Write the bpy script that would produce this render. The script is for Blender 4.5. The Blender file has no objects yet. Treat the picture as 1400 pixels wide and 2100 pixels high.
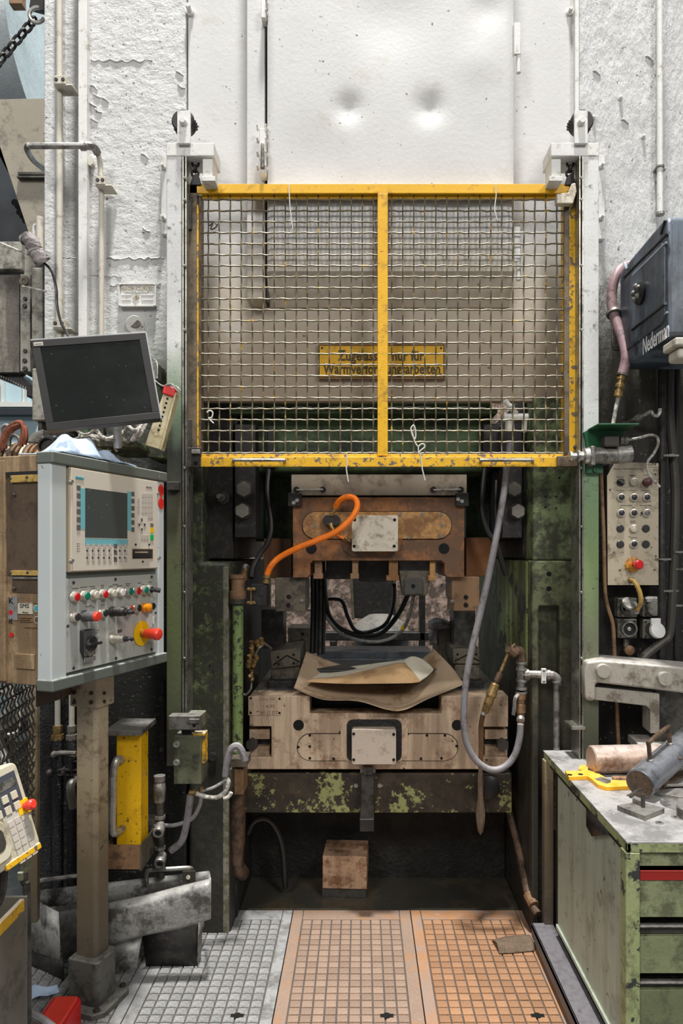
import bpy, bmesh, math, random
from mathutils import Vector, Matrix
random.seed(7)
SC = bpy.context.scene
COL = SC.collection

# ---------------------------------------------------------------- camera
FPX, PX, PY, H = 1400.0, 740.0, 1130.0, 1.6      # focal length / principal point (pixels of a 1400x2100 frame), eye height
cam = bpy.data.cameras.new('camera')
cam.sensor_fit = 'VERTICAL'; cam.sensor_height = 36.0
cam.lens = 36.0 * FPX / 2100.0
cam.shift_x = -(PX - 700.0) / 2100.0
cam.shift_y = (PY - 1050.0) / 2100.0
cam.clip_start = 0.05
camo = bpy.data.objects.new('camera', cam); COL.objects.link(camo)
camo.location = (0, 0, H); camo.rotation_euler = (math.radians(90), 0, 0)
SC.camera = camo

# ---------------------------------------------------------------- world, lamps, exposure
w = bpy.data.worlds.new('hall_daylight'); SC.world = w; w.use_nodes = True
w.node_tree.nodes['Background'].inputs[0].default_value = (0.92, 0.96, 1.0, 1)
w.node_tree.nodes['Background'].inputs[1].default_value = 0.24
def area(name, loc, target, size, power, col=(1, 1, 1)):
    l = bpy.data.lights.new(name, 'AREA'); l.shape = 'DISK'; l.size = size; l.energy = power; l.color = col
    o = bpy.data.objects.new(name, l); COL.objects.link(o); o.location = loc
    o.rotation_euler = (Vector(target) - Vector(loc)).to_track_quat('-Z', 'Y').to_euler()
    return o
area('high_bay_lamp_above', (0.2, 0.9, 13.0), (-0.1, 2.5, 1.0), 0.9, 2350, (1.0, 0.985, 0.96))
area('fill_lamp_right', (3.8, -4.0, 6.2), (-0.2, 2.6, 1.4), 2.4, 262, (1.0, 0.97, 0.93))  # unseen fill lamp, added to brighten upright faces turned to the right
area('fill_lamp_left', (-3.4, -4.4, 6.2), (0.3, 2.6, 1.4), 2.4, 225, (1.0, 0.98, 0.95))  # unseen fill lamp, added for faces turned left such as the bench side
area('fill_lamp_rear', (0.3, 5.2, 4.6), (0.1, 6.2, 1.3), 0.8, 14, (1.0, 0.93, 0.86))  # unseen lamp added behind the press to light the rear wall
SC.view_settings.view_transform = 'Standard'; SC.view_settings.look = 'None'
SC.view_settings.exposure = 0.0; SC.view_settings.gamma = 1.0
SC.view_settings.use_curve_mapping = False

# ---------------------------------------------------------------- helpers
def X(px, D): return (px - PX) * D / FPX
def Z(py, D): return H - (py - PY) * D / FPX
def P(px, py, D): return Vector((X(px, D), D, Z(py, D)))
def FD(py): return H * FPX / (py - PY)
def c(r, g, b):
    f = lambda v: (v / 255 / 12.92) if v / 255 <= 0.04045 else ((v / 255 + 0.055) / 1.055) ** 2.4
    return (f(r), f(g), f(b), 1.0)

class Face:
    """a plane in the scene: origin, unit right, unit up; local frame is (right, inward, up)"""
    def __init__(s, O, u, v=(0, 0, 1)):
        s.O = Vector(O); s.u = Vector(u).normalized(); v = Vector(v)
        s.n = s.u.cross(v).normalized()
        s.v = s.n.cross(s.u).normalized()
        if s.n.dot(Vector((0, 0, H)) - s.O) < 0: s.n = -s.n
        s.T = Matrix(((s.u.x, -s.n.x, s.v.x, s.O.x), (s.u.y, -s.n.y, s.v.y, s.O.y), (s.u.z, -s.n.z, s.v.z, s.O.z), (0, 0, 0, 1)))
    def ac(s, px, py, out=0.0):
        C = Vector((0, 0, H)); d = Vector(((px - PX) / FPX, 1, -(py - PY) / FPX))
        O = s.O + s.n * out
        p = C + d * ((O - C).dot(s.n) / d.dot(s.n)) - O
        return p.dot(s.u), p.dot(s.v)
    def r(s, x0, y0, x1, y1):
        a = s.ac(x0, y0); b = s.ac(x1, y1)
        return min(a[0], b[0]), max(a[0], b[0]), min(a[1], b[1]), max(a[1], b[1])
    def pt(s, a, b, cc): return s.T @ Vector((a, b, cc))
def FF(D): return Face((0, D, 0), (1, 0, 0))

def catmull(pts, sub):
    pts = [Vector(p) for p in pts]; n = len(pts); out = []
    for i in range(n - 1):
        p0 = pts[max(i - 1, 0)]; p1 = pts[i]; p2 = pts[i + 1]; p3 = pts[min(i + 2, n - 1)]
        for k in range(sub):
            t = k / sub
            out.append(0.5 * ((2 * p1) + (p2 - p0) * t + (2 * p0 - 5 * p1 + 4 * p2 - p3) * t * t + (3 * p1 - p0 - 3 * p2 + p3) * t ** 3))
    out.append(pts[-1]); return out

def ortho(d):
    d = d.normalized(); a = Vector((0, 0, 1)) if abs(d.z) < 0.9 else Vector((1, 0, 0))
    u = d.cross(a).normalized(); return u, d.cross(u).normalized()

class B:
    def __init__(s, T=None): s.V = []; s.F = []; s.T = T.copy() if T else Matrix()
    def add(s, vs, fs):
        o = len(s.V); s.V += [s.T @ Vector(v) for v in vs]; s.F += [[i + o for i in f] for f in fs]; return s
    def box(s, x0, x1, y0, y1, z0, z1):
        return s.add([(x0, y0, z0), (x1, y0, z0), (x1, y1, z0), (x0, y1, z0), (x0, y0, z1), (x1, y0, z1), (x1, y1, z1), (x0, y1, z1)],
                     [(0, 3, 2, 1), (4, 5, 6, 7), (0, 1, 5, 4), (1, 2, 6, 5), (2, 3, 7, 6), (3, 0, 4, 7)])
    def fb(s, a, b, cx, d, D, t):        # frontal box from a pixel rectangle seen at depth D
        return s.box(X(a, D), X(cx, D), D, D + t, Z(d, D), Z(b, D))
    def prism(s, pts, y0, y1):           # polygon in local x,z pushed from y0 to y1
        n = len(pts); vs = [(p[0], y0, p[1]) for p in pts] + [(p[0], y1, p[1]) for p in pts]
        area2 = sum(pts[i][0] * pts[(i + 1) % n][1] - pts[(i + 1) % n][0] * pts[i][1] for i in range(n))
        f = [list(range(n)), list(range(2 * n - 1, n - 1, -1))] + [[i + n, (i + 1) % n + n, (i + 1) % n, i] for i in range(n)]
        if area2 < 0: f = [q[::-1] for q in f]
        return s.add(vs, f)
    def fp(s, pix, D, t):
        return s.prism([(X(p[0], D), Z(p[1], D)) for p in pix], D, D + t)
    def plan(s, pts, z0, z1):            # polygon in x,y lifted from z0 to z1
        n = len(pts); area2 = sum(pts[i][0] * pts[(i + 1) % n][1] - pts[(i + 1) % n][0] * pts[i][1] for i in range(n))
        if area2 < 0: pts = pts[::-1]
        vs = [(p[0], p[1], z0) for p in pts] + [(p[0], p[1], z1) for p in pts]
        return s.add(vs, [list(range(n))[::-1], list(range(n, 2 * n))] + [[i, (i + 1) % n, (i + 1) % n + n, i + n] for i in range(n)])
    def cyl(s, p0, p1, r0, r1=None, n=16):
        p0 = Vector(p0); p1 = Vector(p1); r1 = r0 if r1 is None else r1
        u, v = ortho(p1 - p0); vs = []
        for p, r in ((p0, r0), (p1, r1)):
            vs += [p + (u * math.cos(2 * math.pi * i / n) + v * math.sin(2 * math.pi * i / n)) * r for i in range(n)]
        return s.add(vs, [list(range(n))[::-1], list(range(n, 2 * n))] + [[i, (i + 1) % n, (i + 1) % n + n, i + n] for i in range(n)])
    def lathe(s, prof, p0, axis, n=20):  # prof: (radius, height along axis)
        p0 = Vector(p0); d = Vector(axis).normalized(); u, v = ortho(d); vs = []; k = len(prof)
        for r, h in prof:
            vs += [p0 + d * h + (u * math.cos(2 * math.pi * i / n) + v * math.sin(2 * math.pi * i / n)) * max(r, 1e-5) for i in range(n)]
        f = [list(range(n))[::-1], list(range((k - 1) * n, k * n))]
        for j in range(k - 1):
            f += [[j * n + i, j * n + (i + 1) % n, (j + 1) * n + (i + 1) % n, (j + 1) * n + i] for i in range(n)]
        return s.add(vs, f)
    def tube(s, pts, r, n=8, sub=6, closed=False, flat=1.0):
        pts = [Vector(p) for p in pts]
        if closed: sub = 0
        q = catmull(pts, sub) if sub and len(pts) > 2 else pts
        m = len(q); rs = r if isinstance(r, (list, tuple)) else None
        t0 = ((q[1] - q[0]) if not closed else (q[1] - q[-1])).normalized(); u, v = ortho(t0); vs = []
        for i, p in enumerate(q):
            if closed: t = (q[(i + 1) % m] - q[i - 1])
            else: t = q[min(i + 1, m - 1)] - q[max(i - 1, 0)]
            t = t.normalized()
            u = (u - t * u.dot(t)).normalized(); v = t.cross(u)
            rr = (rs[0] + (rs[1] - rs[0]) * i / (m - 1)) if rs else r
            vs += [p + (u * math.cos(2 * math.pi * k / n) + v * math.sin(2 * math.pi * k / n) * flat) * rr for k in range(n)]
        f = []
        for i in range(m if closed else m - 1):
            j = (i + 1) % m
            f += [[i * n + k, i * n + (k + 1) % n, j * n + (k + 1) % n, j * n + k] for k in range(n)]
        if not closed: f += [list(range(n))[::-1], list(range((m - 1) * n, m * n))]
        return s.add(vs, f)
    def ball(s, p, r, sx=1, sy=1, sz=1, n=14, k=9):
        vs = [];  p = Vector(p)
        for j in range(k):
            th = math.pi * (j + 0.02 if j == 0 else (j - 0.02 if j == k - 1 else j)) / (k - 1)
            vs += [p + Vector((r * sx * math.sin(th) * math.cos(2 * math.pi * i / n), r * sy * math.sin(th) * math.sin(2 * math.pi * i / n), r * sz * math.cos(th))) for i in range(n)]
        f = [list(range(n)), list(range((k - 1) * n, k * n))[::-1]]
        for j in range(k - 1): f += [[j * n + i, (j + 1) * n + i, (j + 1) * n + (i + 1) % n, j * n + (i + 1) % n] for i in range(n)]
        return s.add(vs, f)
    def sheet(s, rows, nu=6, nv=6):      # smooth surface through rows of control points
        rr = [catmull(r, nu) for r in rows]; cols = list(zip(*rr)); cc = [catmull(q, nv) for q in cols]
        g = list(zip(*cc)); h = len(g); wd = len(g[0])
        return s.add([p for r in g for p in r], [[i * wd + j, i * wd + j + 1, (i + 1) * wd + j + 1, (i + 1) * wd + j] for i in range(h - 1) for j in range(wd - 1)])
    def mesh(s, name, m, sharp=35, fix=True):
        me = bpy.data.meshes.new(name); me.from_pydata([tuple(v) for v in s.V], [], s.F)
        if fix:
            bm = bmesh.new(); bm.from_mesh(me); bmesh.ops.recalc_face_normals(bm, faces=bm.faces); bm.to_mesh(me); bm.free()
        me.materials.append(m); me.shade_smooth(); me.set_sharp_from_angle(angle=math.radians(sharp)); me.update()
        return me

def parent(o, p):
    if p is None: return
    o.parent = p
    if p.type == 'EMPTY': o.matrix_parent_inverse = Matrix.Translation(-p.location)
    else: o.matrix_parent_inverse = Matrix.Translation(-p.location)
def ob(name, b, m, p=None, bev=0, seg=2, solid=0, sharp=35, label=None):
    o = bpy.data.objects.new(name, b.mesh(name, m, sharp)); COL.objects.link(o); parent(o, p)
    if solid:
        d = o.modifiers.new('solid', 'SOLIDIFY'); d.thickness = solid; d.offset = 0
    if bev:
        d = o.modifiers.new('bevel', 'BEVEL'); d.width = bev; d.segments = seg; d.limit_method = 'ANGLE'; d.angle_limit = math.radians(40); d.harden_normals = True
    if label: o['label'] = label
    return o
def tag(o, label, cat, group=None, kind=None):
    o['label'] = label; o['category'] = cat
    if group: o['group'] = group
    if kind: o['kind'] = kind
    return o
def thing(name, label, cat, loc=(0, 0, 0), group=None):
    o = bpy.data.objects.new(name, None); COL.objects.link(o); o.location = loc; o.empty_display_size = 0.05
    return tag(o, label, cat, group)
def struct(name, b, m, p=None, bev=0):
    o = ob(name, b, m, p, bev)
    if p is None: o['kind'] = 'structure'
    return o
_bolt = {}
def bolt(p, pos, r, h, m, kind='hex', axis=(0, -1, 0), name='bolt'):
    key = (kind, round(r, 4), round(h, 4), m.name, name)
    if key not in _bolt:
        b = B()
        if kind == 'hex': b.cyl((0, 0, 0), (0, 0, h), r, n=6)
        elif kind == 'stud': b.lathe([(r, 0), (r, h * .3), (r * .62, h * .3), (r * .62, h * .95), (r * .5, h)], (0, 0, 0), (0, 0, 1), 12)
        elif kind == 'washer': b.lathe([(r * 1.35, 0), (r * 1.35, h * .25), (r, h * .25), (r, h), (r * .55, h), (r * .5, h * .6)], (0, 0, 0), (0, 0, 1), 12)
        elif kind == 'dome': b.lathe([(r, 0), (r * .95, h * .5), (r * .6, h * .9), (r * .1, h)], (0, 0, 0), (0, 0, 1), 12)
        else: b.cyl((0, 0, 0), (0, 0, h), r, n=14)
        _bolt[key] = b.mesh(name, m)
    o = bpy.data.objects.new(name, _bolt[key]); COL.objects.link(o); o.location = pos
    o.rotation_euler = Vector(axis).to_track_quat('Z', 'Y').to_euler(); parent(o, p)
    return o
def hole(p, pos, r, axis=(0, -1, 0)): return bolt(p, pos, r, 0.0012, M['hole'], 'cyl', axis, 'bolt_hole')
def txt(p, body, pos, right, up, m, height, width=None, name='lettering', bold=0.0, align='CENTER', deep=0.0006):
    cu = bpy.data.curves.new(name, 'FONT'); cu.body = body; cu.align_x = align; cu.align_y = 'CENTER'; cu.size = 1.0; cu.offset = bold; cu.resolution_u = 2
    o = bpy.data.objects.new(name, cu); COL.objects.link(o); cu.materials.append(m)
    r = Vector(right).normalized(); u = Vector(up).normalized(); n = r.cross(u)
    bpy.context.view_layer.update()
    dx, dy = max(o.dimensions.x, 1e-3), max(o.dimensions.y, 1e-3)
    sy = height / dy; sx = (width / dx) if width else sy
    R = Matrix(((r.x, u.x, n.x, 0), (r.y, u.y, n.y, 0), (r.z, u.z, n.z, 0), (0, 0, 0, 1)))
    cu.extrude = deep / sy; bpy.context.view_layer.update(); me = bpy.data.meshes.new_from_object(o); bpy.data.objects.remove(o); me.name = name; o = bpy.data.objects.new(name, me); COL.objects.link(o)
    o.matrix_basis = Matrix.Translation(Vector(pos)) @ R @ Matrix.Diagonal((sx, sy, sy, 1))
    o.parent = p
    if p.type == 'EMPTY': o.matrix_parent_inverse = Matrix.Translation(-p.location)
    return o
def stadium(x0, x1, z0, z1, n=10):
    r = (z1 - z0) / 2; zc = (z0 + z1) / 2
    return [(x1 - r + r * math.sin(math.pi * i / n), zc - r * math.cos(math.pi * i / n)) for i in range(n + 1)] + [(x0 + r - r * math.sin(math.pi * i / n), zc + r * math.cos(math.pi * i / n)) for i in range(n + 1)]
def rrect(x0, x1, z0, z1, r, n=5):
    out = []
    for cx, cz, a in ((x1 - r, z0 + r, -90), (x1 - r, z1 - r, 0), (x0 + r, z1 - r, 90), (x0 + r, z0 + r, 180)):
        out += [(cx + r * math.cos(math.radians(a + 90 * i / n)), cz + r * math.sin(math.radians(a + 90 * i / n))) for i in range(n + 1)]
    return out

# ---------------------------------------------------------------- materials
M = {}
def mat(name, col, rough=.6, metal=0.0, var=.12, vs=5.0, dirt=None, chip=None, streak=None, bump=None, dust=None, rnd=0, grad=None, gj=.35, emit=None, coat=0, pits=None):
    m = bpy.data.materials.new(name); m.use_nodes = True; nt = m.node_tree; N = nt.nodes; L = nt.links
    bs = N['Principled BSDF']; bs.inputs['Roughness'].default_value = rough; bs.inputs['Metallic'].default_value = metal
    if coat: bs.inputs['Coat Weight'].default_value = coat; bs.inputs['Coat Roughness'].default_value = .08
    tc = N.new('ShaderNodeTexCoord')
    def noise(scale, detail=6, rough_=.6, vec=None, seed=0):
        n = N.new('ShaderNodeTexNoise'); n.inputs['Scale'].default_value = scale; n.inputs['Detail'].default_value = detail; n.inputs['Roughness'].default_value = rough_
        mp = N.new('ShaderNodeMapping'); mp.inputs['Location'].default_value = (seed * 3.7, seed * 1.9, seed * 2.3)
        if vec: mp.inputs['Scale'].default_value = vec
        L.new(tc.outputs['Object'], mp.inputs[0]); L.new(mp.outputs[0], n.inputs['Vector']); return n.outputs[0]
    def ramp(src, lo, hi):
        r = N.new('ShaderNodeMapRange'); r.inputs[1].default_value = lo; r.inputs[2].default_value = hi; r.clamp = True
        L.new(src, r.inputs[0]); return r.outputs[0]
    def mix(f, a, b, mode='MIX'):
        x = N.new('ShaderNodeMix'); x.data_type = 'RGBA'; x.blend_type = mode
        if isinstance(f, float): x.inputs[0].default_value = f
        else: L.new(f, x.inputs[0])
        for k, v in ((6, a), (7, b)):
            if isinstance(v, tuple): x.inputs[k].default_value = v
            else: L.new(v, x.inputs[k])
        return x.outputs[2]
    def math_(op, a, b):
        x = N.new('ShaderNodeMath'); x.operation = op
        for k, v in ((0, a), (1, b)):
            if isinstance(v, (int, float)): x.inputs[k].default_value = v
            else: L.new(v, x.inputs[k])
        return x.outputs[0]
    cur = tuple(col)
    if grad:                                   # coats of paint, grime and painted shade by height, with a ragged border
        g = N.new('ShaderNodeNewGeometry'); sp = N.new('ShaderNodeSeparateXYZ'); L.new(g.outputs['Position'], sp.inputs[0])
        zz = math_('ADD', sp.outputs[2], math_('MULTIPLY', math_('SUBTRACT', noise(3.0, 8, .65, (1, 1, .5)), .5), gj * 2))
        cr = N.new('ShaderNodeValToRGB'); z0, z1 = grad[0][0], grad[-1][0]
        e = cr.color_ramp.elements
        while len(e) < len(grad): e.new(.5)
        for i, (z, cc) in enumerate(grad): e[i].position = (z - z0) / (z1 - z0); e[i].color = cc
        L.new(ramp(zz, z0, z1), cr.inputs[0]); cur = cr.outputs[0]
    if var:
        v = ramp(noise(vs, 8, .65), .25, .75)
        v2 = N.new('ShaderNodeCombineColor')
        f = math_('ADD', math_('MULTIPLY', v, 2 * var), 1 - var)
        if var >= .06: f = math_('ADD', f, math_('MULTIPLY', math_('SUBTRACT', noise(150, 3, .7, None, 7), .5), min(1.3, 5 * var)))
        for i in range(3): L.new(f, v2.inputs[i])
        cur = mix(1.0, cur, v2.outputs[0], 'MULTIPLY')
    if streak:
        cur = mix(math_('MULTIPLY', ramp(noise(streak[2], 7, .6, (1, 1, .09), 2), .57 - .3 * streak[1], .70 - .3 * streak[1]), min(1, streak[1] * 1.3)), cur, tuple(streak[0]))
    if dirt:
        cur = mix(math_('MULTIPLY', ramp(noise(dirt[2] * 1.5, 10, .74, None, 3), .60 - .36 * dirt[1], .71 - .34 * dirt[1]), .9), cur, tuple(dirt[0]))
    if chip:
        t = .70 - .36 * chip[1]; q = noise(chip[2], 9, .7, None, 5)
        if len(chip) > 3: q = math_('ADD', math_('MULTIPLY', q, .5), math_('MULTIPLY', noise(chip[3], 4, .6, None, 9), .5))
        cur = mix(ramp(q, t, t + .02), cur, tuple(chip[0]))
    if pits:
        cur = mix(ramp(noise(pits[2], 3, .5, None, 8), .72 - .2 * pits[1], .76 - .2 * pits[1]), cur, tuple(pits[0]))
    if dust:                                   # dust lying on upward faces
        g2 = N.new('ShaderNodeNewGeometry'); s2 = N.new('ShaderNodeSeparateXYZ'); L.new(g2.outputs['Normal'], s2.inputs[0])
        cur = mix(math_('MULTIPLY', ramp(s2.outputs[2], .35, .8), math_('MULTIPLY', ramp(noise(40, 5, .6, None, 6), .3, .55), dust[1])), cur, tuple(dust[0]))
    if rnd:                                    # every pad a little different
        oi = N.new('ShaderNodeObjectInfo'); k = math_('ADD', math_('MULTIPLY', oi.outputs['Random'], 2 * rnd), 1 - rnd); kc = N.new('ShaderNodeCombineColor')
        for i in range(3): L.new(k, kc.inputs[i])
        cur = mix(1.0, cur, kc.outputs[0], 'MULTIPLY')
    if isinstance(cur, tuple): bs.inputs['Base Color'].default_value = cur
    else: L.new(cur, bs.inputs['Base Color'])
    if bump:
        bn = N.new('ShaderNodeBump'); bn.inputs['Strength'].default_value = bump[0]; bn.inputs['Distance'].default_value = bump[2] if len(bump) > 2 else .01
        hgt = noise(bump[1], 8, .62, bump[3] if len(bump) > 3 else None, 1)
        if len(bump) > 4: hgt = math_('ADD', hgt, math_('MULTIPLY', noise(bump[4], 4, .5, None, 4), .5))
        L.new(hgt, bn.inputs['Height']); L.new(bn.outputs[0], bs.inputs['Normal'])
    if rough < .9:
        L.new(math_('ADD', math_('MULTIPLY', noise(9, 5), .3), max(.04, rough - .15)), bs.inputs['Roughness'])
    if emit:
        bs.inputs['Emission Color'].default_value = emit[0]; bs.inputs['Emission Strength'].default_value = emit[1]
    M[name] = m; return m

blk = c(24, 23, 22); grime = c(52, 50, 45); wht = c(197, 197, 195)
gdk = c(66, 74, 54); grn = c(112, 128, 84)
mat('hole', c(8, 8, 8), .9, var=0)
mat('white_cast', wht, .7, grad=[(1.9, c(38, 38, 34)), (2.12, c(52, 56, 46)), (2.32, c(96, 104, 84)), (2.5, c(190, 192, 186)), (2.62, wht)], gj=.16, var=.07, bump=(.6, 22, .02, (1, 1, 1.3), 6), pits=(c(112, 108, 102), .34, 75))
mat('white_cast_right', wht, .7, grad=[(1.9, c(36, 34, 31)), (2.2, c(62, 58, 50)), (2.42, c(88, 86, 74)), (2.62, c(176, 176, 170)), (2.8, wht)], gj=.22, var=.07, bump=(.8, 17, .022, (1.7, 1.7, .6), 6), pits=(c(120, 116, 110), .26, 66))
mat('white_sheet', c(206, 205, 202), .55, grad=[(2.1, c(150, 132, 110)), (2.45, c(176, 160, 140)), (2.72, c(192, 182, 168)), (2.95, c(197, 196, 194))], gj=.1, var=.05, bump=(.25, 60, .004, (1, 1, 1), 3), pits=(c(100, 92, 84), .06, 45), dirt=(c(186, 182, 174), .08, 4), streak=(c(168, 158, 144), .10, 5))  # lower steps paint the shade under the door front, browned with dirt
mat('white_post', c(208, 208, 205), .5, grad=[(.8, c(62, 62, 52)), (1.3, c(104, 112, 74)), (1.75, c(92, 92, 74)), (1.98, c(48, 50, 46)), (2.2, c(110, 134, 102)), (2.42, c(214, 214, 210)), (2.6, c(200, 199, 197))], gj=.12, var=.12, dirt=(c(70, 70, 54), .10, 16), bump=(.2, 50, .004), streak=(c(120, 108, 90), .08, 9), pits=(c(60, 56, 50), .08, 50))
mat('white_post_right', c(220, 220, 216), .5, grad=[(.8, c(70, 72, 60)), (1.25, c(108, 112, 88)), (1.55, c(124, 144, 96)), (1.9, c(110, 140, 104)), (2.0, c(206, 207, 204)), (2.6, c(208, 207, 204))], gj=.05, var=.1, dirt=(c(84, 84, 70), .12, 14), bump=(.2, 50, .004), pits=(c(60, 56, 50), .1, 50))
mat('white_fit', c(214, 213, 208), .5, var=.06, bump=(.2, 60, .003), dirt=(c(150, 142, 128), .14, 14))
mat('cream_pipe', c(196, 190, 176), .5, var=.07, dirt=(c(140, 130, 112), .18, 9), bump=(.1, 60, .002))
mat('shaft_dark', c(70, 66, 60), .5, .3, var=.2)
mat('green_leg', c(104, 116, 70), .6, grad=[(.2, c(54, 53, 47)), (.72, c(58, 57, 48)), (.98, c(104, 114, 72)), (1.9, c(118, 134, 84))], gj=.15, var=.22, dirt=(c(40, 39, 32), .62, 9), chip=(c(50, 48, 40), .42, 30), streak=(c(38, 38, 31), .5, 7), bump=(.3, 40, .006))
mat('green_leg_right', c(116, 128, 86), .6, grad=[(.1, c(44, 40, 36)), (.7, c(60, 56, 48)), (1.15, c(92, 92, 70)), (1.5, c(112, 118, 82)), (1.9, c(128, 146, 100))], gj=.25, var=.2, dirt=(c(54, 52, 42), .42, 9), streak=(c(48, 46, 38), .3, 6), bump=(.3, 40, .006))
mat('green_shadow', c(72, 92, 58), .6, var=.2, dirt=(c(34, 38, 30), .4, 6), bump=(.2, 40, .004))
mat('black_iron', c(40, 38, 36), .5, .2, var=.2, dirt=(c(66, 62, 56), .25, 20), bump=(.25, 60, .004))
mat('bolt_iron', c(132, 127, 118), .45, .5, var=.15, bump=(.2, 90, .002), dust=(c(170, 166, 160), .3))
mat('bolt_dark', c(74, 70, 66), .5, .3, var=.15)
mat('grime_wall', c(44, 42, 38), .6, var=.25, dirt=(c(26, 25, 24), .5, 8), bump=(.8, 50, .012))
mat('bed_green', c(64, 54, 42), .6, var=.2, chip=(c(150, 152, 98), .50, 34, 5), dirt=(c(42, 36, 29), .42, 5), streak=(c(92, 84, 62), .22, 18), bump=(.3, 40, .004))
mat('rust_plate', c(150, 98, 56), .6, .1, var=.2, vs=7, dirt=(c(92, 68, 48), .5, 6), streak=(c(88, 58, 36), .3, 9), bump=(.15, 70, .002))
mat('rust_cover', c(176, 132, 78), .55, .1, var=.2, vs=9, dirt=(c(116, 78, 44), .42, 7), bump=(.1, 70, .002))
mat('rust_block', c(122, 78, 42), .7, var=.3, vs=9, streak=(c(56, 42, 32), .5, 12), bump=(.3, 50, .005))
mat('clamp_grey', c(98, 90, 76), .55, .2, var=.18, dirt=(c(60, 54, 46), .35, 10), bump=(.15, 60, .003))
mat('clamp_brown', c(138, 106, 76), .55, .1, var=.15, dirt=(c(90, 68, 50), .3, 10), bump=(.15, 60, .003))
mat('cover_light', c(204, 194, 176), .5, .1, var=.08, dirt=(c(128, 116, 96), .3, 9), bump=(.08, 80, .002))
mat('cover_clean', c(196, 180, 164), .45, .15, var=.06, dirt=(c(150, 134, 118), .2, 12), bump=(.06, 90, .001))
mat('plate_taupe', c(170, 156, 136), .5, .1, var=.08, dirt=(c(120, 108, 92), .25, 9))
mat('bolster', c(206, 181, 154), .55, .05, var=.1, vs=8, streak=(c(98, 68, 46), .36, 16), dirt=(c(126, 96, 70), .24, 5), pits=(c(64, 50, 38), .18, 34), bump=(.12, 70, .002))
mat('steel_light', c(186, 184, 178), .38, .7, var=.1, dirt=(c(120, 116, 110), .3, 12), bump=(.1, 60, .002))
mat('steel_mid', c(142, 139, 132), .42, .55, var=.14, dirt=(c(84, 80, 74), .35, 9), bump=(.15, 50, .003), dust=(c(196, 192, 186), .5))
mat('steel_dark', c(84, 81, 76), .45, .4, var=.18, dirt=(c(48, 46, 43), .4, 9), bump=(.2, 50, .004), dust=(c(170, 167, 160), .35))
mat('rail_steel', c(150, 148, 138), .35, .7, var=.12, dirt=(c(90, 88, 78), .3, 12))
mat('wire', c(104, 95, 72), .55, .35, var=.3, vs=30, chip=(c(196, 150, 40), .26, 28), dust=(c(226, 222, 214), .8))
mat('yellow_gate', c(226, 172, 14), .5, var=.08, dirt=(c(150, 110, 30), .18, 8), chip=(c(92, 76, 66), .18, 40), bump=(.15, 50, .003), dust=(c(214, 208, 198), .6))
mat('yellow_worn', c(226, 174, 22), .55, var=.1, chip=(c(104, 90, 80), .42, 44), dirt=(c(140, 106, 40), .2, 8), bump=(.2, 50, .004), dust=(c(226, 222, 214), .8))
mat('gate_brown', c(112, 96, 74), .6, var=.2, chip=(c(206, 156, 20), .2, 9), dirt=(c(62, 54, 46), .35, 9), bump=(.2, 50, .004))
mat('sign_yellow', c(222, 168, 10), .5, var=.07, dirt=(c(150, 108, 20), .2, 7), chip=(c(190, 180, 164), .08, 12))
mat('ink', c(28, 26, 24), .6, var=0)
mat('ink_faded', c(70, 60, 30), .6, var=.1)
mat('ink_grey', c(120, 116, 110), .6, var=0)
mat('ink_white', c(226, 228, 230), .5, var=0)
mat('orange_rubber', c(244, 122, 16), .4, var=.08, dirt=(c(170, 84, 24), .14, 14))
mat('grey_rubber', c(128, 124, 126), .5, var=.12, dirt=(c(90, 86, 84), .25, 16), dust=(c(190, 187, 186), .4))
mat('black_rubber', c(34, 33, 33), .38, var=.15, dust=(c(120, 118, 116), .25))
mat('pink_rubber', c(150, 122, 124), .5, var=.1, dirt=(c(96, 78, 78), .25, 10), dust=(c(200, 188, 188), .4))
mat('white_cable', c(206, 202, 194), .5, var=.1, dirt=(c(112, 106, 96), .4, 20))
mat('grey_cable', c(160, 158, 152), .5, var=.1, dirt=(c(96, 92, 86), .3, 20))
mat('yellow_cable', c(186, 154, 82), .5, var=.12, dirt=(c(110, 90, 50), .3, 20))
mat('brass', c(156, 128, 80), .42, .5, var=.15, dirt=(c(94, 74, 46), .35, 30))
mat('copper', c(150, 88, 66), .4, .5, var=.2, dirt=(c(88, 60, 50), .3, 20))
mat('pipe_green', c(112, 132, 78), .5, var=.18, chip=(c(54, 50, 40), .46, 36), streak=(c(48, 46, 36), .3, 14), bump=(.2, 50, .003))
mat('pipe_rust', c(104, 82, 64), .5, .3, var=.25, vs=14, dirt=(c(60, 50, 42), .4, 16), bump=(.25, 60, .004))
mat('pipe_galv', c(150, 148, 144), .45, .5, var=.2, vs=14, dirt=(c(92, 84, 76), .35, 14), bump=(.15, 60, .003), dust=(c(210, 208, 204), .5))
mat('cab_beige', c(168, 142, 108), .6, var=.12, streak=(c(104, 82, 58), .5, 26), dirt=(c(120, 98, 72), .25, 7), pits=(c(70, 56, 42), .06, 50), bump=(.06, 60, .002))
mat('cab_brown', c(92, 74, 58), .7, var=.12, dirt=(c(70, 56, 44), .3, 8))
mat('cab_alu', c(204, 210, 209), .45, .1, var=.04, pits=(c(150, 150, 146), .06, 60))
mat('cab_panel', c(192, 194, 186), .45, .15, var=.06, dirt=(c(160, 160, 150), .18, 9), pits=(c(232, 232, 228), .08, 70))
mat('cab_green', c(102, 108, 100), .5, var=.08, chip=(c(206, 208, 202), .10, 22), dust=(c(186, 190, 184), .6))
mat('hmi_cream', c(222, 212, 196), .5, var=.03)
mat('hmi_edge', c(190, 174, 148), .5, var=.06)
mat('hmi_blue', c(122, 190, 198), .5, var=.02)
mat('hmi_screen', c(74, 80, 78), .3, var=.05, pits=(c(150, 152, 150), .14, 80))
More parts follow.
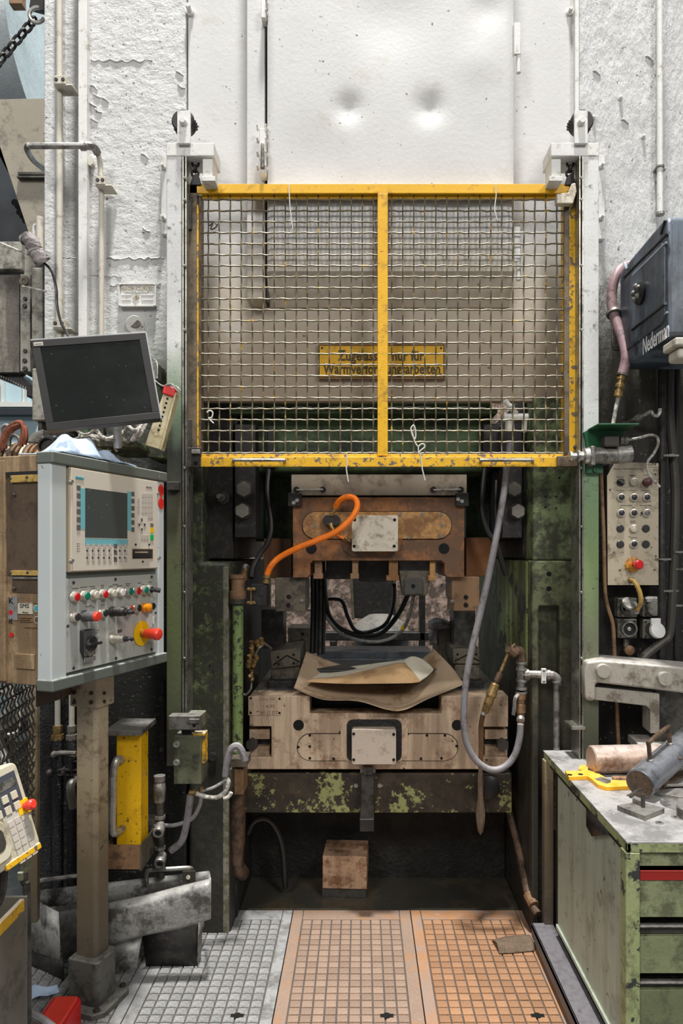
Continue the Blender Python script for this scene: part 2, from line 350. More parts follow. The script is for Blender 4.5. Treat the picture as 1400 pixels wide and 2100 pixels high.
mat('key_dark', c(104, 100, 98), .5, var=.04)
mat('key_light', c(196, 188, 176), .5, var=.04)
mat('teal', c(60, 160, 170), .5, var=0)
mat('mon_case', c(36, 34, 32), .45, var=.06)
mat('mon_edge', c(176, 176, 176), .3, .3, var=.04)
mat('mon_glass', c(24, 27, 24), .14, var=.1, pits=(c(84, 88, 88), .10, 110))
mat('p_red', c(206, 30, 30), .35, var=.05)
mat('p_redbright', c(236, 66, 48), .35, var=.05)
mat('p_green', c(14, 128, 100), .35, var=.05)
mat('p_green2', c(20, 186, 90), .45, var=.03)
mat('p_white', c(228, 228, 222), .35, var=.03)
mat('p_clear', c(204, 196, 176), .25, var=.04)
mat('p_orange', c(240, 150, 20), .3, var=.05)
mat('p_redorange', c(244, 78, 30), .35, var=.04)
mat('p_black', c(46, 45, 47), .4, var=.06)
mat('p_grey', c(88, 88, 88), .45, var=.06)
mat('p_yellow', c(246, 200, 16), .45, var=.04)
mat('p_darkred', c(84, 44, 48), .4, var=.06)
mat('bezel', c(206, 198, 186), .3, .5, var=.05)
mat('estop_dirty', c(196, 132, 34), .5, var=.14, dirt=(c(100, 70, 36), .35, 30))
mat('cloth_blue', c(190, 208, 232), .85, var=.08, dirt=(c(130, 146, 176), .2, 12), bump=(.2, 60, .004))
mat('rag_grey', c(170, 162, 160), .9, var=.14, dirt=(c(110, 102, 104), .4, 14), bump=(.5, 60, .008))
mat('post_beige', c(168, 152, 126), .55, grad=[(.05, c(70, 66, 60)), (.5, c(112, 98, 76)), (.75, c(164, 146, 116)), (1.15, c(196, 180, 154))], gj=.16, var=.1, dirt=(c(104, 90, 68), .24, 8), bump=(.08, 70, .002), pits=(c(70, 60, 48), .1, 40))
mat('base_grey', c(92, 90, 84), .5, .1, var=.12, dirt=(c(56, 54, 50), .3, 10), dust=(c(150, 147, 140), .6), bump=(.1, 60, .003))
mat('yellow_jack', c(238, 184, 12), .5, var=.07, chip=(c(84, 66, 40), .27, 44), dirt=(c(180, 130, 20), .18, 7), pits=(c(80, 66, 48), .14, 44), bump=(.15, 50, .003))
mat('box_green', c(104, 106, 84), .5, .1, var=.15, dirt=(c(66, 66, 54), .35, 9), dust=(c(176, 176, 166), .5))
mat('scrap_steel', c(166, 165, 160), .45, .2, var=.2, vs=7, dirt=(c(70, 68, 64), .4, 5), chip=(c(188, 188, 184), .14, 40), bump=(.25, 40, .006), dust=(c(196, 194, 188), .7))
mat('bin_grey', c(104, 100, 90), .5, .2, var=.1, chip=(c(214, 168, 24), .08, 12), dirt=(c(76, 72, 64), .25, 9))
mat('pendant_case', c(206, 198, 174), .5, var=.05, dirt=(c(150, 140, 116), .25, 9))
mat('pendant_dark', c(72, 76, 84), .45, var=.08)
mat('pendant_face', c(196, 192, 180), .5, var=.05, dirt=(c(150, 144, 130), .2, 12))
mat('fence_wire', c(74, 68, 60), .5, .3, var=.2, dust=(c(150, 146, 138), .5))
mat('oil_column', c(24, 24, 26), .28, .1, var=.3, pits=(c(130, 134, 140), .16, 120), bump=(1.0, 120, .01))
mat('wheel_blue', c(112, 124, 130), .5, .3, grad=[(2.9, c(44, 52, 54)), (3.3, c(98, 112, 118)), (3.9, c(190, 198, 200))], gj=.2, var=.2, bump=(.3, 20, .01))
mat('cone_plate', c(150, 142, 126), .55, .1, var=.12, dirt=(c(98, 92, 80), .25, 5))
mat('navy_dark', c(38, 44, 50), .5, .1, var=.15)
mat('machine_grey', c(150, 147, 136), .6, var=.14, dirt=(c(70, 64, 56), .34, 8), bump=(.3, 60, .004), dust=(c(200, 198, 190), .5))
mat('machine_stained', c(150, 144, 132), .6, var=.2, streak=(c(46, 40, 34), .55, 12), dirt=(c(70, 62, 54), .36, 7), bump=(.3, 60, .004))
mat('hall_wall', c(172, 196, 204), .7, var=.06)
mat('hall_trim', c(206, 208, 202), .6, var=.06)
mat('back_wall', c(168, 146, 132), .85, var=.25, vs=9, dirt=(c(70, 58, 50), .5, 7), pits=(c(40, 34, 30), .3, 16), bump=(.4, 20, .01))
mat('mound_grey', c(120, 116, 108), .7, var=.12, dirt=(c(84, 82, 78), .3, 6))
mat('paper_pale', c(200, 192, 172), .75, var=.06, dirt=(c(164, 144, 114), .14, 6))
mat('paper_brown', c(160, 138, 112), .75, var=.1, dirt=(c(118, 88, 58), .26, 5))
mat('paper_grey', c(188, 152, 108), .75, var=.08, dirt=(c(140, 104, 66), .22, 4))
mat('wood_block', c(182, 148, 118), .7, .0, var=.12, dirt=(c(112, 74, 50), .34, 9), streak=(c(120, 88, 66), .3, 30), bump=(.2, 60, .004))
mat('floor_dark', c(54, 52, 49), .42, var=.3, vs=3, dirt=(c(92, 89, 84), .3, 2.5), chip=(c(150, 148, 144), .06, 30), bump=(.4, 24, .006))
mat('pit_floor', c(70, 67, 60), .3, var=.2, vs=3, dirt=(c(96, 84, 66), .3, 2.5), bump=(.2, 40, .003))
mat('plate_greyplate', c(158, 158, 157), .6, .1, rnd=.13, var=.16, vs=4, dirt=(c(112, 110, 106), .34, 5), chip=(c(200, 200, 198), .1, 26), bump=(.3, 60, .004))
mat('plate_pink', c(158, 134, 117), .6, .05, rnd=.13, var=.12, vs=4, dirt=(c(178, 130, 88), .3, 4), chip=(c(192, 186, 178), .08, 22), bump=(.3, 60, .004))
mat('plate_orange', c(172, 127, 90), .6, .05, rnd=.15, var=.12, vs=4, dirt=(c(152, 132, 120), .42, 3.4), chip=(c(206, 196, 186), .07, 26), bump=(.3, 60, .004))
mat('plate_joint', c(96, 88, 82), .7, var=.2)
mat('bench_side', c(186, 194, 176), .5, var=.08, streak=(c(150, 154, 132), .34, 22), dirt=(c(146, 148, 126), .2, 5), pits=(c(76, 72, 58), .16, 40), bump=(.05, 50, .002))
mat('bench_green', c(148, 154, 116), .5, grad=[(.0, c(70, 74, 52)), (.45, c(134, 142, 104)), (.7, c(152, 158, 120))], gj=.1, var=.14, dirt=(c(96, 98, 74), .34, 9), pits=(c(46, 44, 36), .2, 36))
mat('bench_chipped', c(158, 166, 118), .5, var=.12, dirt=(c(110, 112, 80), .3, 10), chip=(c(58, 57, 58), .40, 16), bump=(.25, 30, .004))
mat('bench_top', c(178, 176, 173), .5, .12, var=.14, vs=5, dirt=(c(126, 124, 122), .36, 4), chip=(c(214, 212, 208), .1, 30), bump=(.15, 60, .003))
mat('bench_red', c(168, 44, 36), .45, var=.08)
mat('bench_rail', c(112, 108, 112), .5, .2, var=.1, chip=(c(60, 58, 60), .18, 20), dust=(c(150, 147, 150), .4))
mat('reel_black', c(58, 66, 76), .45, var=.16, streak=(c(120, 132, 146), .42, 6), dirt=(c(40, 44, 50), .3, 5), chip=(c(140, 148, 158), .06, 40), dust=(c(150, 158, 168), .6))
mat('reel_dark', c(28, 30, 33), .4, var=.1)
mat('reel_line', c(150, 160, 172), .5, var=.2)
mat('panel_dirty', c(178, 166, 144), .5, .1, var=.08, dirt=(c(112, 98, 80), .26, 8), pits=(c(60, 52, 42), .14, 36))
mat('bracket_green', c(34, 92, 56), .45, var=.1, dirt=(c(24, 56, 36), .3, 8), dust=(c(150, 172, 158), .6))
mat('socket_grey', c(128, 126, 118), .45, .3, var=.12, dirt=(c(70, 66, 58), .35, 18))
mat('round_copper', c(186, 160, 142), .42, .25, var=.14, vs=6, dirt=(c(120, 96, 78), .3, 6), dust=(c(212, 204, 198), .6))
mat('round_steel', c(126, 128, 134), .34, .6, var=.12, vs=6, dirt=(c(84, 84, 88), .3, 8), dust=(c(186, 188, 194), .5))
mat('yellow_tool', c(244, 176, 24), .45, var=.06, chip=(c(120, 110, 96), .05, 12), dust=(c(250, 208, 120), .5))
mat('cframe', c(168, 162, 150), .5, .2, var=.1, dirt=(c(104, 94, 80), .25, 8), bump=(.12, 60, .003), dust=(c(214, 208, 202), .8))
mat('cream_slot', c(206, 194, 158), .5, var=.1, dirt=(c(140, 118, 82), .25, 12))
mat('red_tape', c(222, 36, 34), .4, var=.05)
mat('stick_grime', c(116, 98, 80), .8, var=.3, vs=20, bump=(.8, 40, .01))
mat('dust_pile', c(196, 193, 186), .9, var=.2, bump=(.6, 60, .008))
mat('blue_steel', c(84, 90, 96), .4, .3, var=.14, dirt=(c(60, 62, 64), .35, 9))
mat('cable_tie', c(206, 204, 196), .5, var=.04)
mat('flake_green', c(150, 162, 100), .6, var=.2, chip=(c(56, 52, 42), .46, 22, 5), streak=(c(44, 42, 34), .5, 12), bump=(.4, 40, .006))  # flaking paint, brightened in the colour because its side lies in shade
mat('worn_edge', c(132, 126, 112), .5, .1, var=.2, dirt=(c(84, 86, 62), .4, 14), chip=(c(176, 170, 156), .12, 40))

# ================================================================ the setting
b = B().box(-4.5, 3.5, -2.0, 7.0, -.1, 0.0); struct('floor', b, M['floor_dark'])
wb = B().box(-5, 4, 6.4, 6.6, 0, 7); wall_back = struct('wall_back', wb, M['hall_wall'])
# window band and its rails on the hall wall, seen past the press on the left
D = 6.38
t1 = B().fb(-20, 824, 70, 834, D - .06, .06); struct('trim_1', t1, M['hall_trim'])
t2 = B().fb(-20, 838, 70, 850, D - .1, .1); struct('trim_2', t2, M['navy_dark'])
wf = B(); wf.fb(-40, 770, -30, 824, D - .03, .04).fb(2, 770, 6, 824, D - .03, .04).fb(46, 770, 50, 824, D - .03, .04).fb(66, 770, 72, 824, D - .03, .04)
struct('window_bars', wf, M['hall_trim'])  # bars of the window band, no panes built
# mottled wall of the bay behind the press
bw = B().box(-1.2, 1.6, 6.2, 6.38, 0, 4.0); struct('wall_rear_bay', bw, M['back_wall'])

# ---- cast floor plates with raised pads
pad = {}
def floor_plate(x0, x1, cx0, ncol, matname, label, y0=2.02, y1=3.0):
    t = thing('floor_plate', label, 'floor plate', ((x0 + x1) / 2, (y0 + y1) / 2, 0), 'cast floor plates before the press')
    ob('plate', B().box(x0 + .0015, x1 - .0015, y0, y1, 0, .016), M['plate_joint'], t, .002)
    bd = B(); e = .0215                                     # smooth rim round the pads
    cy0, rows, pw, ph = y0 + .04, 23, .0415, .0375
    cy1 = cy0 + rows * ph; cx1 = cx0 + ncol * pw
    for q in ((x0 + .002, cx0 - .003, y0, y1), (cx1 + .003, x1 - .002, y0, y1), (cx0, cx1, y0, cy0 - .003), (cx0, cx1, cy1 + .003, y1)): bd.box(q[0], q[1], q[2], q[3], .0155, e)
    ob('rim', bd, M[matname], t, .001)
    if matname not in pad:
        vs = []
        pb = B().box(-pw / 2 + .0022, pw / 2 - .0022, -ph / 2 + .0022, ph / 2 - .0022, 0, .0075)
        for i in range(4, 8):
            v = pb.V[i]; pb.V[i] = Vector((v.x * .95, v.y * .95, v.z))
    for i in range(ncol):
        for j in range(rows):
            key = (matname, random.randrange(3)); 
            o = bpy.data.objects.new('tile', pad.setdefault(matname, pb.mesh('tile', M[matname]))) if matname not in pad else bpy.data.objects.new('tile', pad[matname])
            COL.objects.link(o); o.location = (cx0 + (i + .5) * pw, cy0 + (j + .5) * ph, .0145 + random.uniform(-.0006, .0006)); o.rotation_euler = (random.uniform(-.02, .02), random.uniform(-.02, .02), 0); parent(o, t)
    lug = B().box(cx1 - .1, cx1 - .055, y0 + .29, y0 + .306, .02, .0235).cyl((cx1 - .078, y0 + .298, .02), (cx1 - .078, y0 + .298, .024), .014, n=12)
    ob('lifting_slot', lug, M['hole'], t)
def Xf(px, py): return X(px, FD(py))
s1, s2 = Xf(580, 1990), Xf(856, 1990)
floor_plate(s1, s2, s1 + .048, 10, 'plate_pink', 'pinkish rust-stained cast floor plate with raised pads in the middle')
floor_plate(s2, s2 + .505, s2 + .046, 10, 'plate_orange', 'orange rust-stained cast floor plate beside the workbench')
floor_plate(s1 - .505, s1, s1 - .045 - .415, 10, 'plate_greyplate', 'grey dusty cast floor plate next to the control cabinet post')
floor_plate(s1 - 1.01, s1 - .505, s1 - 1.01 + .046, 10, 'plate_greyplate', 'dark greasy floor plate under the control cabinet post')

# ================================================================ the forging press
DF = 2.85
press = thing('forging_press', 'tall white and green forging press frame with an open die space', 'press', (0, 3.2, 0))
TOP = 4.7
xs = lambda p, D=DF: X(p, D)
b = B().plan([(xs(90), DF), (xs(119), DF), (xs(120), DF + .07), (xs(158), DF + .07), (xs(160), DF + .0), (xs(381), DF), (xs(381), 4.1), (xs(90), 4.1)], 0, TOP)
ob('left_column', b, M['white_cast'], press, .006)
random.seed(21)
for (x0, x1, y, r, n) in ((188, 312, 126, .006, 16), (222, 336, 530, .008, 18), (180, 250, 566, .006, 10), (226, 330, 585, .005, 12), (120, 156, 528, .005, 6)):
    q = [P(x0 + (x1 - x0) * i / n, y + random.uniform(-3, 3), DF + .001 + random.uniform(-.002, .003)) for i in range(n + 1)]
    ob('casting_seam', B().tube(q, r, 7, sub=2, flat=.5), M['white_cast'], press)
for (x, y) in ((192, 180), (198, 196), (190, 214), (201, 226), (193, 246), (215, 205), (368, 150), (372, 176), (300, 470), (296, 320), (1222, 150), (1330, 120), (1280, 250)):
    ob('paint_blister', B().tube([P(x - 7, y - 4, DF), P(x, y + random.uniform(-4, 4), DF - .003), P(x + 8, y + 5, DF)], .005, 6, sub=3, flat=.5), M['white_cast'], press)
ob('column_strip', B().fb(160, -200, 178, 905, DF - .03, .04), M['white_fit'], press, .003)
b = B().plan([(xs(1183), DF), (xs(1345), DF), (xs(1362), DF + .05), (xs(1400), DF + .07), (xs(1500), DF + .07), (xs(1500), 4.1), (xs(1183), 4.1)], 0, TOP)
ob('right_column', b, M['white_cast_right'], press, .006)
ob('column_strip', B().fb(1179, -200, 1187, 300, DF - .02, .05), M['white_fit'], press, .002)
b = B().box(xs(384), xs(1178), DF + .01, DF + .05, Z(822, DF), TOP)
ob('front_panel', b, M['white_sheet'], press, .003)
ob('worn_edge', B().fb(456, 1162, 469, 1926, 2.817, .05), None or M['worn_edge'], press, .006)
# green inner legs below
DL = 2.82
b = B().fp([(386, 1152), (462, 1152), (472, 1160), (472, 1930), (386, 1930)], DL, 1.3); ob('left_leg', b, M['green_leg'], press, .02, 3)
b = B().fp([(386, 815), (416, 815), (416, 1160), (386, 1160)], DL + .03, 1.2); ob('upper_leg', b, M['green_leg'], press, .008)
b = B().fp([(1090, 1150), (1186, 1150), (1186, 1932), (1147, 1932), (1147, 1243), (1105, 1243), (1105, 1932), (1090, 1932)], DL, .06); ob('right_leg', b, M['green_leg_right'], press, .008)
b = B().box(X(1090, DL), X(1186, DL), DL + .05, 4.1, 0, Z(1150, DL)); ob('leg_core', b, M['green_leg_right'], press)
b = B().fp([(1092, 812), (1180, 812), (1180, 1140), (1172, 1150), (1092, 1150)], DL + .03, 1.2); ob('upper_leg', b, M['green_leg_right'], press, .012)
for q in ((1125, 1177), (1125, 1207)): hole(press, P(*q, DL - .001), .010)
for q in ((1118, 1018), (1140, 1018), (1118, 1040), (1140, 1042), (1146, 980)): hole(press, P(*q, DL + .029), .004)
for q in ((430, 1365), (437, 1377)): hole(press, P(*q, DL - .001), .004)
bolt(press, P(436, 1551, DL), .017, .012, M['grime_wall'], 'cyl')
# inner cheek walls of the die space
ob('inner_cheek', B().box(X(472, DL) - .02, X(472, DL) + .006, DL + .12, 4.0, 0, Z(1152, DL)), M['grime_wall'], press)
# bed beam with flaking green paint, plinth below
ob('bed_beam', B().fb(492, 1585, 1050, 1668, 2.95, 1.0), M['bed_green'], press, .008)
ob('bed_plinth', B().box(X(472, DL), X(1090, DL), 3.32, 3.9, 0, .5), M['grime_wall'], press, .01)
ob('pit_floor_sheet', B().box(X(474, DL), X(1088, DL), 3.0, 3.319, 0, .012), M['pit_floor'], press)
for q in ((730, 1611), (778, 1611)): bolt(press, P(*q, 2.95), .007, .006, M['steel_light'], 'washer')
ob('flaking_cheek', B().box(X(1090, DL) - .004, X(1090, DL) + .004, DL + .07, 3.5, Z(1372, DL), Z(1152, DL)), M['flake_green'], press)
# guide blocks with big bolts
g = ob('guide_block', B().fb(416, 815, 478, 1146, 2.96, .9), M['black_iron'], press, .004)
for s_, x0, x1, y1 in ((0, 481, 524, 1102), (1, 1030, 1071, 1103)):
    kb = ob('keeper_plate', B().fb(x0, 870, x1, y1, 2.93, .3), M['black_iron'], press, .003)
ob('guide_block', B().fb(1071, 815, 1094, 1143, 2.96, .9), M['black_iron'], press, .004)
for q, r in (((502, 1004), .033), ((499, 1048), .031), ((1052, 1004), .030), ((1059, 1049), .030)):
    bolt(press, P(*q, 2.93), r * 1.18, .012, M['bolt_dark'], 'cyl', name='washer'); bolt(press, P(*q, 2.918), r, .03, M['bolt_iron'])
bolt(press, P(460, 1022, 2.96), .03, .02, M['bolt_dark']); bolt(press, P(455, 1021, 2.95), .017, .075, M['bolt_iron'], 'stud')
b = B().fb(540, 1104, 598, 1186, 3.08, .5); ob('rust_block', b, M['rust_block'], press, .004)
b = B().fb(955, 1102, 1008, 1182, 3.08, .5); ob('rust_block', b, M['rust_block'], press, .004)
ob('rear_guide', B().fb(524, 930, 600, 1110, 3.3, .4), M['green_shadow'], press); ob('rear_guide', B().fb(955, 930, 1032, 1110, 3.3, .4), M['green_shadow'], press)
# bolts of the white panels, lifting studs, flange strips
for q in ((390, 27), (376, 250)): bolt(press, P(*q, DF + .01 if q[0] > 384 else DF), .016, .045, M['white_fit'], 'stud')
for q in ((1167, 27), (1168, 545)): bolt(press, P(*q, DF + .01), .013, .03, M['white_fit'], 'stud')
ob('flange_strip', B().fb(330, 320, 345, 480, DF - .02, .03), M['white_fit'], press, .002)
ob('flange_strip', B().fb(1226, 318, 1240, 490, DF - .02, .03), M['white_fit'], press, .002)
for q in ((335, 344), (335, 449), (1233, 342), (1233, 448)): bolt(press, P(*q, DF - .02), .011, .03, M['white_fit'], 'stud')
for q in ((1271, 203), (1318, 282), (1216, 243)): bolt(press, P(*q, DF), .008, .018, M['white_fit'], 'dome')
ob('flange_strip', B().fb(326, 1398, 336, 1562, DF - .02, .03), M['grime_wall'], press, .002)
for q in ((332, 1432), (332, 1537)): bolt(press, P(*q, DF - .02), .011, .02, M['bolt_dark'], 'stud')

# ---- sheet door on the white front
DD = 2.75
door = thing('access_door', 'white dented sheet door standing proud of the press front above the gate', 'access door', (X(800, DD), DD, Z(640, DD)))
zt, zb, zk = TOP, Z(632, DF), Z(556, DD)
def side(x0, x1, b):      # flat front, lower part folded back to the press
    pr = [(DD + .02, zt), (DD + .02, zk + .01), (DD, zk + .01), (DD, zk), (DF - .005, zb), (DF + .005, zb), (DF + .005, zt)]
    n = len(pr); vs = [(x0, p[0], p[1]) for p in pr] + [(x1, p[0], p[1]) for p in pr]
    return b.add(vs, [list(range(n)), list(range(2 * n - 1, n - 1, -1))] + [[i, i + n, (i + 1) % n + n, (i + 1) % n] for i in range(n)])
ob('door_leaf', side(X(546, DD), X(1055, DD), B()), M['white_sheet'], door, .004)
dx0, dx1 = X(546, DD) + .004, X(1055, DD) - .004
ds = B(); nx_, nz_ = 60, 80; vs = []
for j in range(nz_ + 1):
    for i in range(nx_ + 1):
        x = dx0 + (dx1 - dx0) * i / nx_; z = zk + .004 + (zt - zk - .008) * j / nz_; dy = 0
        for (px, py, r, a) in ((715, 222, .07, .016), (880, 222, .075, .018), (800, 40, .22, .012), (975, 130, .12, -.006), (640, 330, .2, .005), (930, 420, .16, .006), (1000, 20, .1, .01)):
            dy += a * math.exp(-((x - X(px, DD)) ** 2 + (z - Z(py, DD)) ** 2) / (2 * r * r / 4))
        vs.append((x, DD - .005 + dy if 0 < i < nx_ and 0 < j < nz_ else DD + .004, z))
ds.add(vs, [(j * (nx_ + 1) + i, j * (nx_ + 1) + i + 1, (j + 1) * (nx_ + 1) + i + 1, (j + 1) * (nx_ + 1) + i) for j in range(nz_) for i in range(nx_)])
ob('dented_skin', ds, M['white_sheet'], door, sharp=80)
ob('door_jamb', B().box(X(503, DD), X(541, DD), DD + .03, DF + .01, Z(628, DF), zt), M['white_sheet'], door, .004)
ob('gap_shadow_strip', B().box(X(540, DD), X(547, DD), DD + .05, DF + .01, Z(628, DF), zt), M['black_rubber'], door)  # dark strip standing in for the shadow in the gap beside the leaf
la = B().fb(531, 262, 545, 355, DD - .03, .06); la.fb(534, 290, 542, 340, DD - .045, .02)
lt = ob('latch', la, M['white_fit'], door, .004)
lv = B().cyl(P(538, 296, DD - .05), P(538, 345, DD - .06), .006, .009, 10); ob('lever', lv, M['steel_mid'], lt)
for yy in (266, 292, 320, 348):
    for xx in (529, 547): bolt(door, P(xx, yy, DD - .0), .006, .035, M['white_fit'], 'stud')
lb = ob('latch', B().fb(535, 0, 545, 36, DD - .02, .05), M['white_fit'], door, .003)
for yy in (8, 30):
    bolt(door, P(547, yy, DD), .005, .03, M['white_fit'], 'stud')
for y0, y1 in ((46, 150), (462, 575)):
    hb = B().fb(1054, y0, 1067, y1 - 40, DD - .012, .014); hb.cyl(P(1063, y0 + 40, DD), P(1063, y1, DD), .0095, n=12)
    ob('hinge', hb, M['white_fit'], door, .001)

# ---- yellow notice plate
DS = DF + .005
sg = thing('notice_plate', 'yellow enamel notice plate with black German lettering behind the gate mesh', 'sign', P(782, 772, DS))
ob('plate', B().fb(655, 709, 909, 773, DS - .012, .012), M['sign_yellow'], sg, .001)
ob('frame', B().fb(651, 705, 913, 708, DS - .014, .02).fb(651, 774, 913, 777, DS - .014, .02).fb(651, 708, 654, 774, DS - .014, .02).fb(910, 708, 913, 774, DS - .014, .02), M['clamp_brown'], sg)
txt(sg, 'Zugelassen nur f\u00fcr', P(781, 730, DS - .0135), (1, 0, 0), (0, 0, 1), M['ink_faded'], .058, X(868, DS) - X(692, DS), bold=.02)
txt(sg, 'Warmverformungsarbeiten', P(783, 757, DS - .0135), (1, 0, 0), (0, 0, 1), M['ink_faded'], .058, X(903, DS) - X(664, DS), bold=.02)
for q in ((660, 714), (904, 714), (904, 768)): bolt(sg, P(*q, DS - .012), .005, .003, M['bolt_dark'], 'dome')

# ---- maker's plates on the left column
mp = thing('maker_plate', 'white painted cast maker plate with raised lettering on the left column', 'plate', P(281, 628, DF))
Dm = DF - .02
ob('plate', B().fb(244, 581, 319, 627, Dm, .03), M['white_fit'], mp, .002)
ob('border', B().fb(244, 580, 319, 583, Dm - .006, .01).fb(244, 625, 319, 628, Dm - .006, .01).fb(243, 580, 245.5, 628, Dm - .006, .01).fb(317, 580, 319.5, 628, Dm - .006, .01), M['white_fit'], mp)
mf = Face((0, Dm, 0), (1, 0, 0))
for s_, y, hh, w0, w1 in (('MASCHINENFABRIK', 585, .008, 258, 302), ('HASENCLEVER', 591.5, .016, 248, 314), ('D\u00dcSSELDORF', 599, .011, 256, 304)):
    txt(mp, s_, P((w0 + w1) / 2, y, Dm), (1, 0, 0), (0, 0, 1), M['cover_light'] if hh > .012 else M['white_fit'], hh, X(w1, Dm) - X(w0, Dm), bold=.02, deep=.003)
dm = B().prism([(X(279, Dm), Z(603, Dm)), (X(286, Dm), Z(609.5, Dm)), (X(279, Dm), Z(616, Dm)), (X(272, Dm), Z(609.5, Dm))], Dm - .004, Dm); ob('emblem', dm, M['cover_light'], mp)
txt(mp, '6', P(279, 609.5, Dm - .0045), (1, 0, 0), (0, 0, 1), M['ink_grey'], .013, deep=.001)
ob('ruled_field', B().fb(249, 604, 269, 606, Dm - .003, .004).fb(289, 604, 314, 606, Dm - .003, .004).fb(249, 613, 268, 616, Dm - .003, .004).fb(290, 613, 314, 616, Dm - .003, .004), M['white_fit'], mp)
for q in ((246, 583), (317, 583), (246, 626), (317, 626)): bolt(mp, P(*q, Dm - .004), .005, .004, M['white_fit'], 'dome')
bp = thing('badge', 'small round worn badge below the white maker plate', 'badge', P(277, 676, DF))
ob('disc', B().cyl(P(277, 666, DF + .005), P(277, 666, DF - .014), .037, n=24), M['white_fit'], bp, .002)
ob('worn_face', B().prism([(X(277 + 14 * math.cos(a), DF), Z(666 + 8 * math.sin(a), DF)) for a in [i * math.pi / 8 for i in range(16)]], DF - .017, DF - .013), M['clamp_grey'], bp)
for q in ((262, 670), (292, 670)): bolt(bp, P(*q, DF - .014), .004, .003, M['bolt_dark'], 'dome')

# ================================================================ ram with upper die holder
DR = 2.92
ram = thing('press_ram', 'ram of the press carrying the rusty upper die holder', 'press ram', (0, 3.1, Z(1150, DR)))
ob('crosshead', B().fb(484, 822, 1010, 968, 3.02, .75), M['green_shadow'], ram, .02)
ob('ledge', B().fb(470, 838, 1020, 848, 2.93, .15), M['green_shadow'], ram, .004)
d = B(); random.seed(3)
for i in range(60):
    px = random.uniform(480, 1010); r = random.uniform(.006, .016); d.ball(P(px, 837, 2.93 + random.uniform(0, .08)), r, random.uniform(1, 2.6), 1, .45, 7, 5)
o = ob('dust_heap', d, M['dust_pile'], ram); o['kind'] = 'stuff'
ob('side_box', B().fb(412, 808, 488, 872, 2.97, .2), M['black_iron'], ram, .01); ob('side_box', B().fb(548, 872, 562, 960, 2.98, .1), M['black_iron'], ram, .004)
ob('side_box', B().fb(990, 868, 1075, 958, 2.97, .2), M['black_iron'], ram, .01)
ob('spacer_plate', B().fb(597, 973, 957, 1016, DR, .4), M['plate_taupe'], ram, .003)
for x0, x1 in ((608, 662), (888, 944)):
    rd = B().cyl(P(x0, 1005, DR - .012), P(x1, 1004, DR - .012), .0045, n=8); ob('spring_rod', rd, M['steel_light'], ram)
    for x in (x0, x1): bolt(ram, P(x, 1004.5, DR), .013, .012, M['black_iron'], 'cyl')
for x0, x1 in ((590, 618), (935, 961)):
    k = ob('corner_clamp', B().fb(x0, 1011, x1, 1038, DR - .03, .1), M['black_iron'], ram, .002)
    m_ = (x0 + x1) / 2
    for dx, dy in ((-2, 6), (5, 1)) if x0 < 700 else ((-9, -1), (-1, 3)): bolt(ram, P(m_ + dx, 1025 + dy, DR - .03), .0062, .006, M['steel_light'], 'washer')
ob('die_holder', B().fp([(600, 1020), (952, 1020), (952, 1184), (918, 1184), (911, 1178), (911, 1156), (905, 1150), (641, 1150), (636, 1156), (636, 1179), (630, 1185), (600, 1185)], DR - .01, .35), M['rust_plate'], ram, .003)
f = FF(DR - .01)
a0, a1, c0, c1 = f.r(620, 1050, 925, 1105)
ob('cover_joint', B().prism(stadium(a0 - .003, a1 + .003, c0 - .003, c1 + .003), DR - .0112, DR - .009), M['hole'], ram); ob('oval_cover', B().prism(stadium(a0, a1, c0, c1), DR - .018, DR - .009), M['rust_cover'], ram, .001)
ob('lower_lug', B().fp([(700, 1100), (826, 1100), (822, 1128), (806, 1142), (722, 1142), (704, 1128)], DR - .016, .02), M['rust_plate'], ram, .002)
sc = ob('square_cover', B().fp([(724, 1057), (813, 1057), (816, 1060), (816, 1128), (813, 1131), (724, 1131), (721, 1128), (721, 1060)], DR - .06, .055), M['cover_light'], ram, .002)
for q in ((727, 1066), (809, 1066), (726, 1120), (808, 1120)): hole(ram, P(*q, DR - .0605), .0065)
for q in ((645, 1078), (905, 1077), (820, 1055), (865, 1055), (905, 1055), (905, 1100), (838, 1102)): bolt(ram, P(*q, DR - .018), .006, .003, M['bolt_iron'], 'washer')
hole(ram, P(638, 1125, DR - .0105), .023); hole(ram, P(910, 1125, DR - .0105), .023)
vb = ob('valve_block', B().fp([(662, 1062), (668, 1056), (690, 1056), (697, 1062), (697, 1072), (690, 1078), (668, 1078), (662, 1072)], DR - .045, .03), M['black_iron'], ram, .002)
for p0, p1 in (((680, 1058), (688, 1040)), ((677, 1074), (682, 1086)), ((708, 1102), (718, 1112))):
    fb_ = B().cyl(P(*p0, DR - .045), P(*p1, DR - .05), .0095, .008, 10); ob('hose_fitting', fb_, M['brass'], ram)
ob('orange_branch', B().tube([P(682, 1086, DR - .05), P(688, 1094, DR - .05), P(700, 1102, DR - .045), P(710, 1104, DR - .045)], .006), M['orange_rubber'], ram)
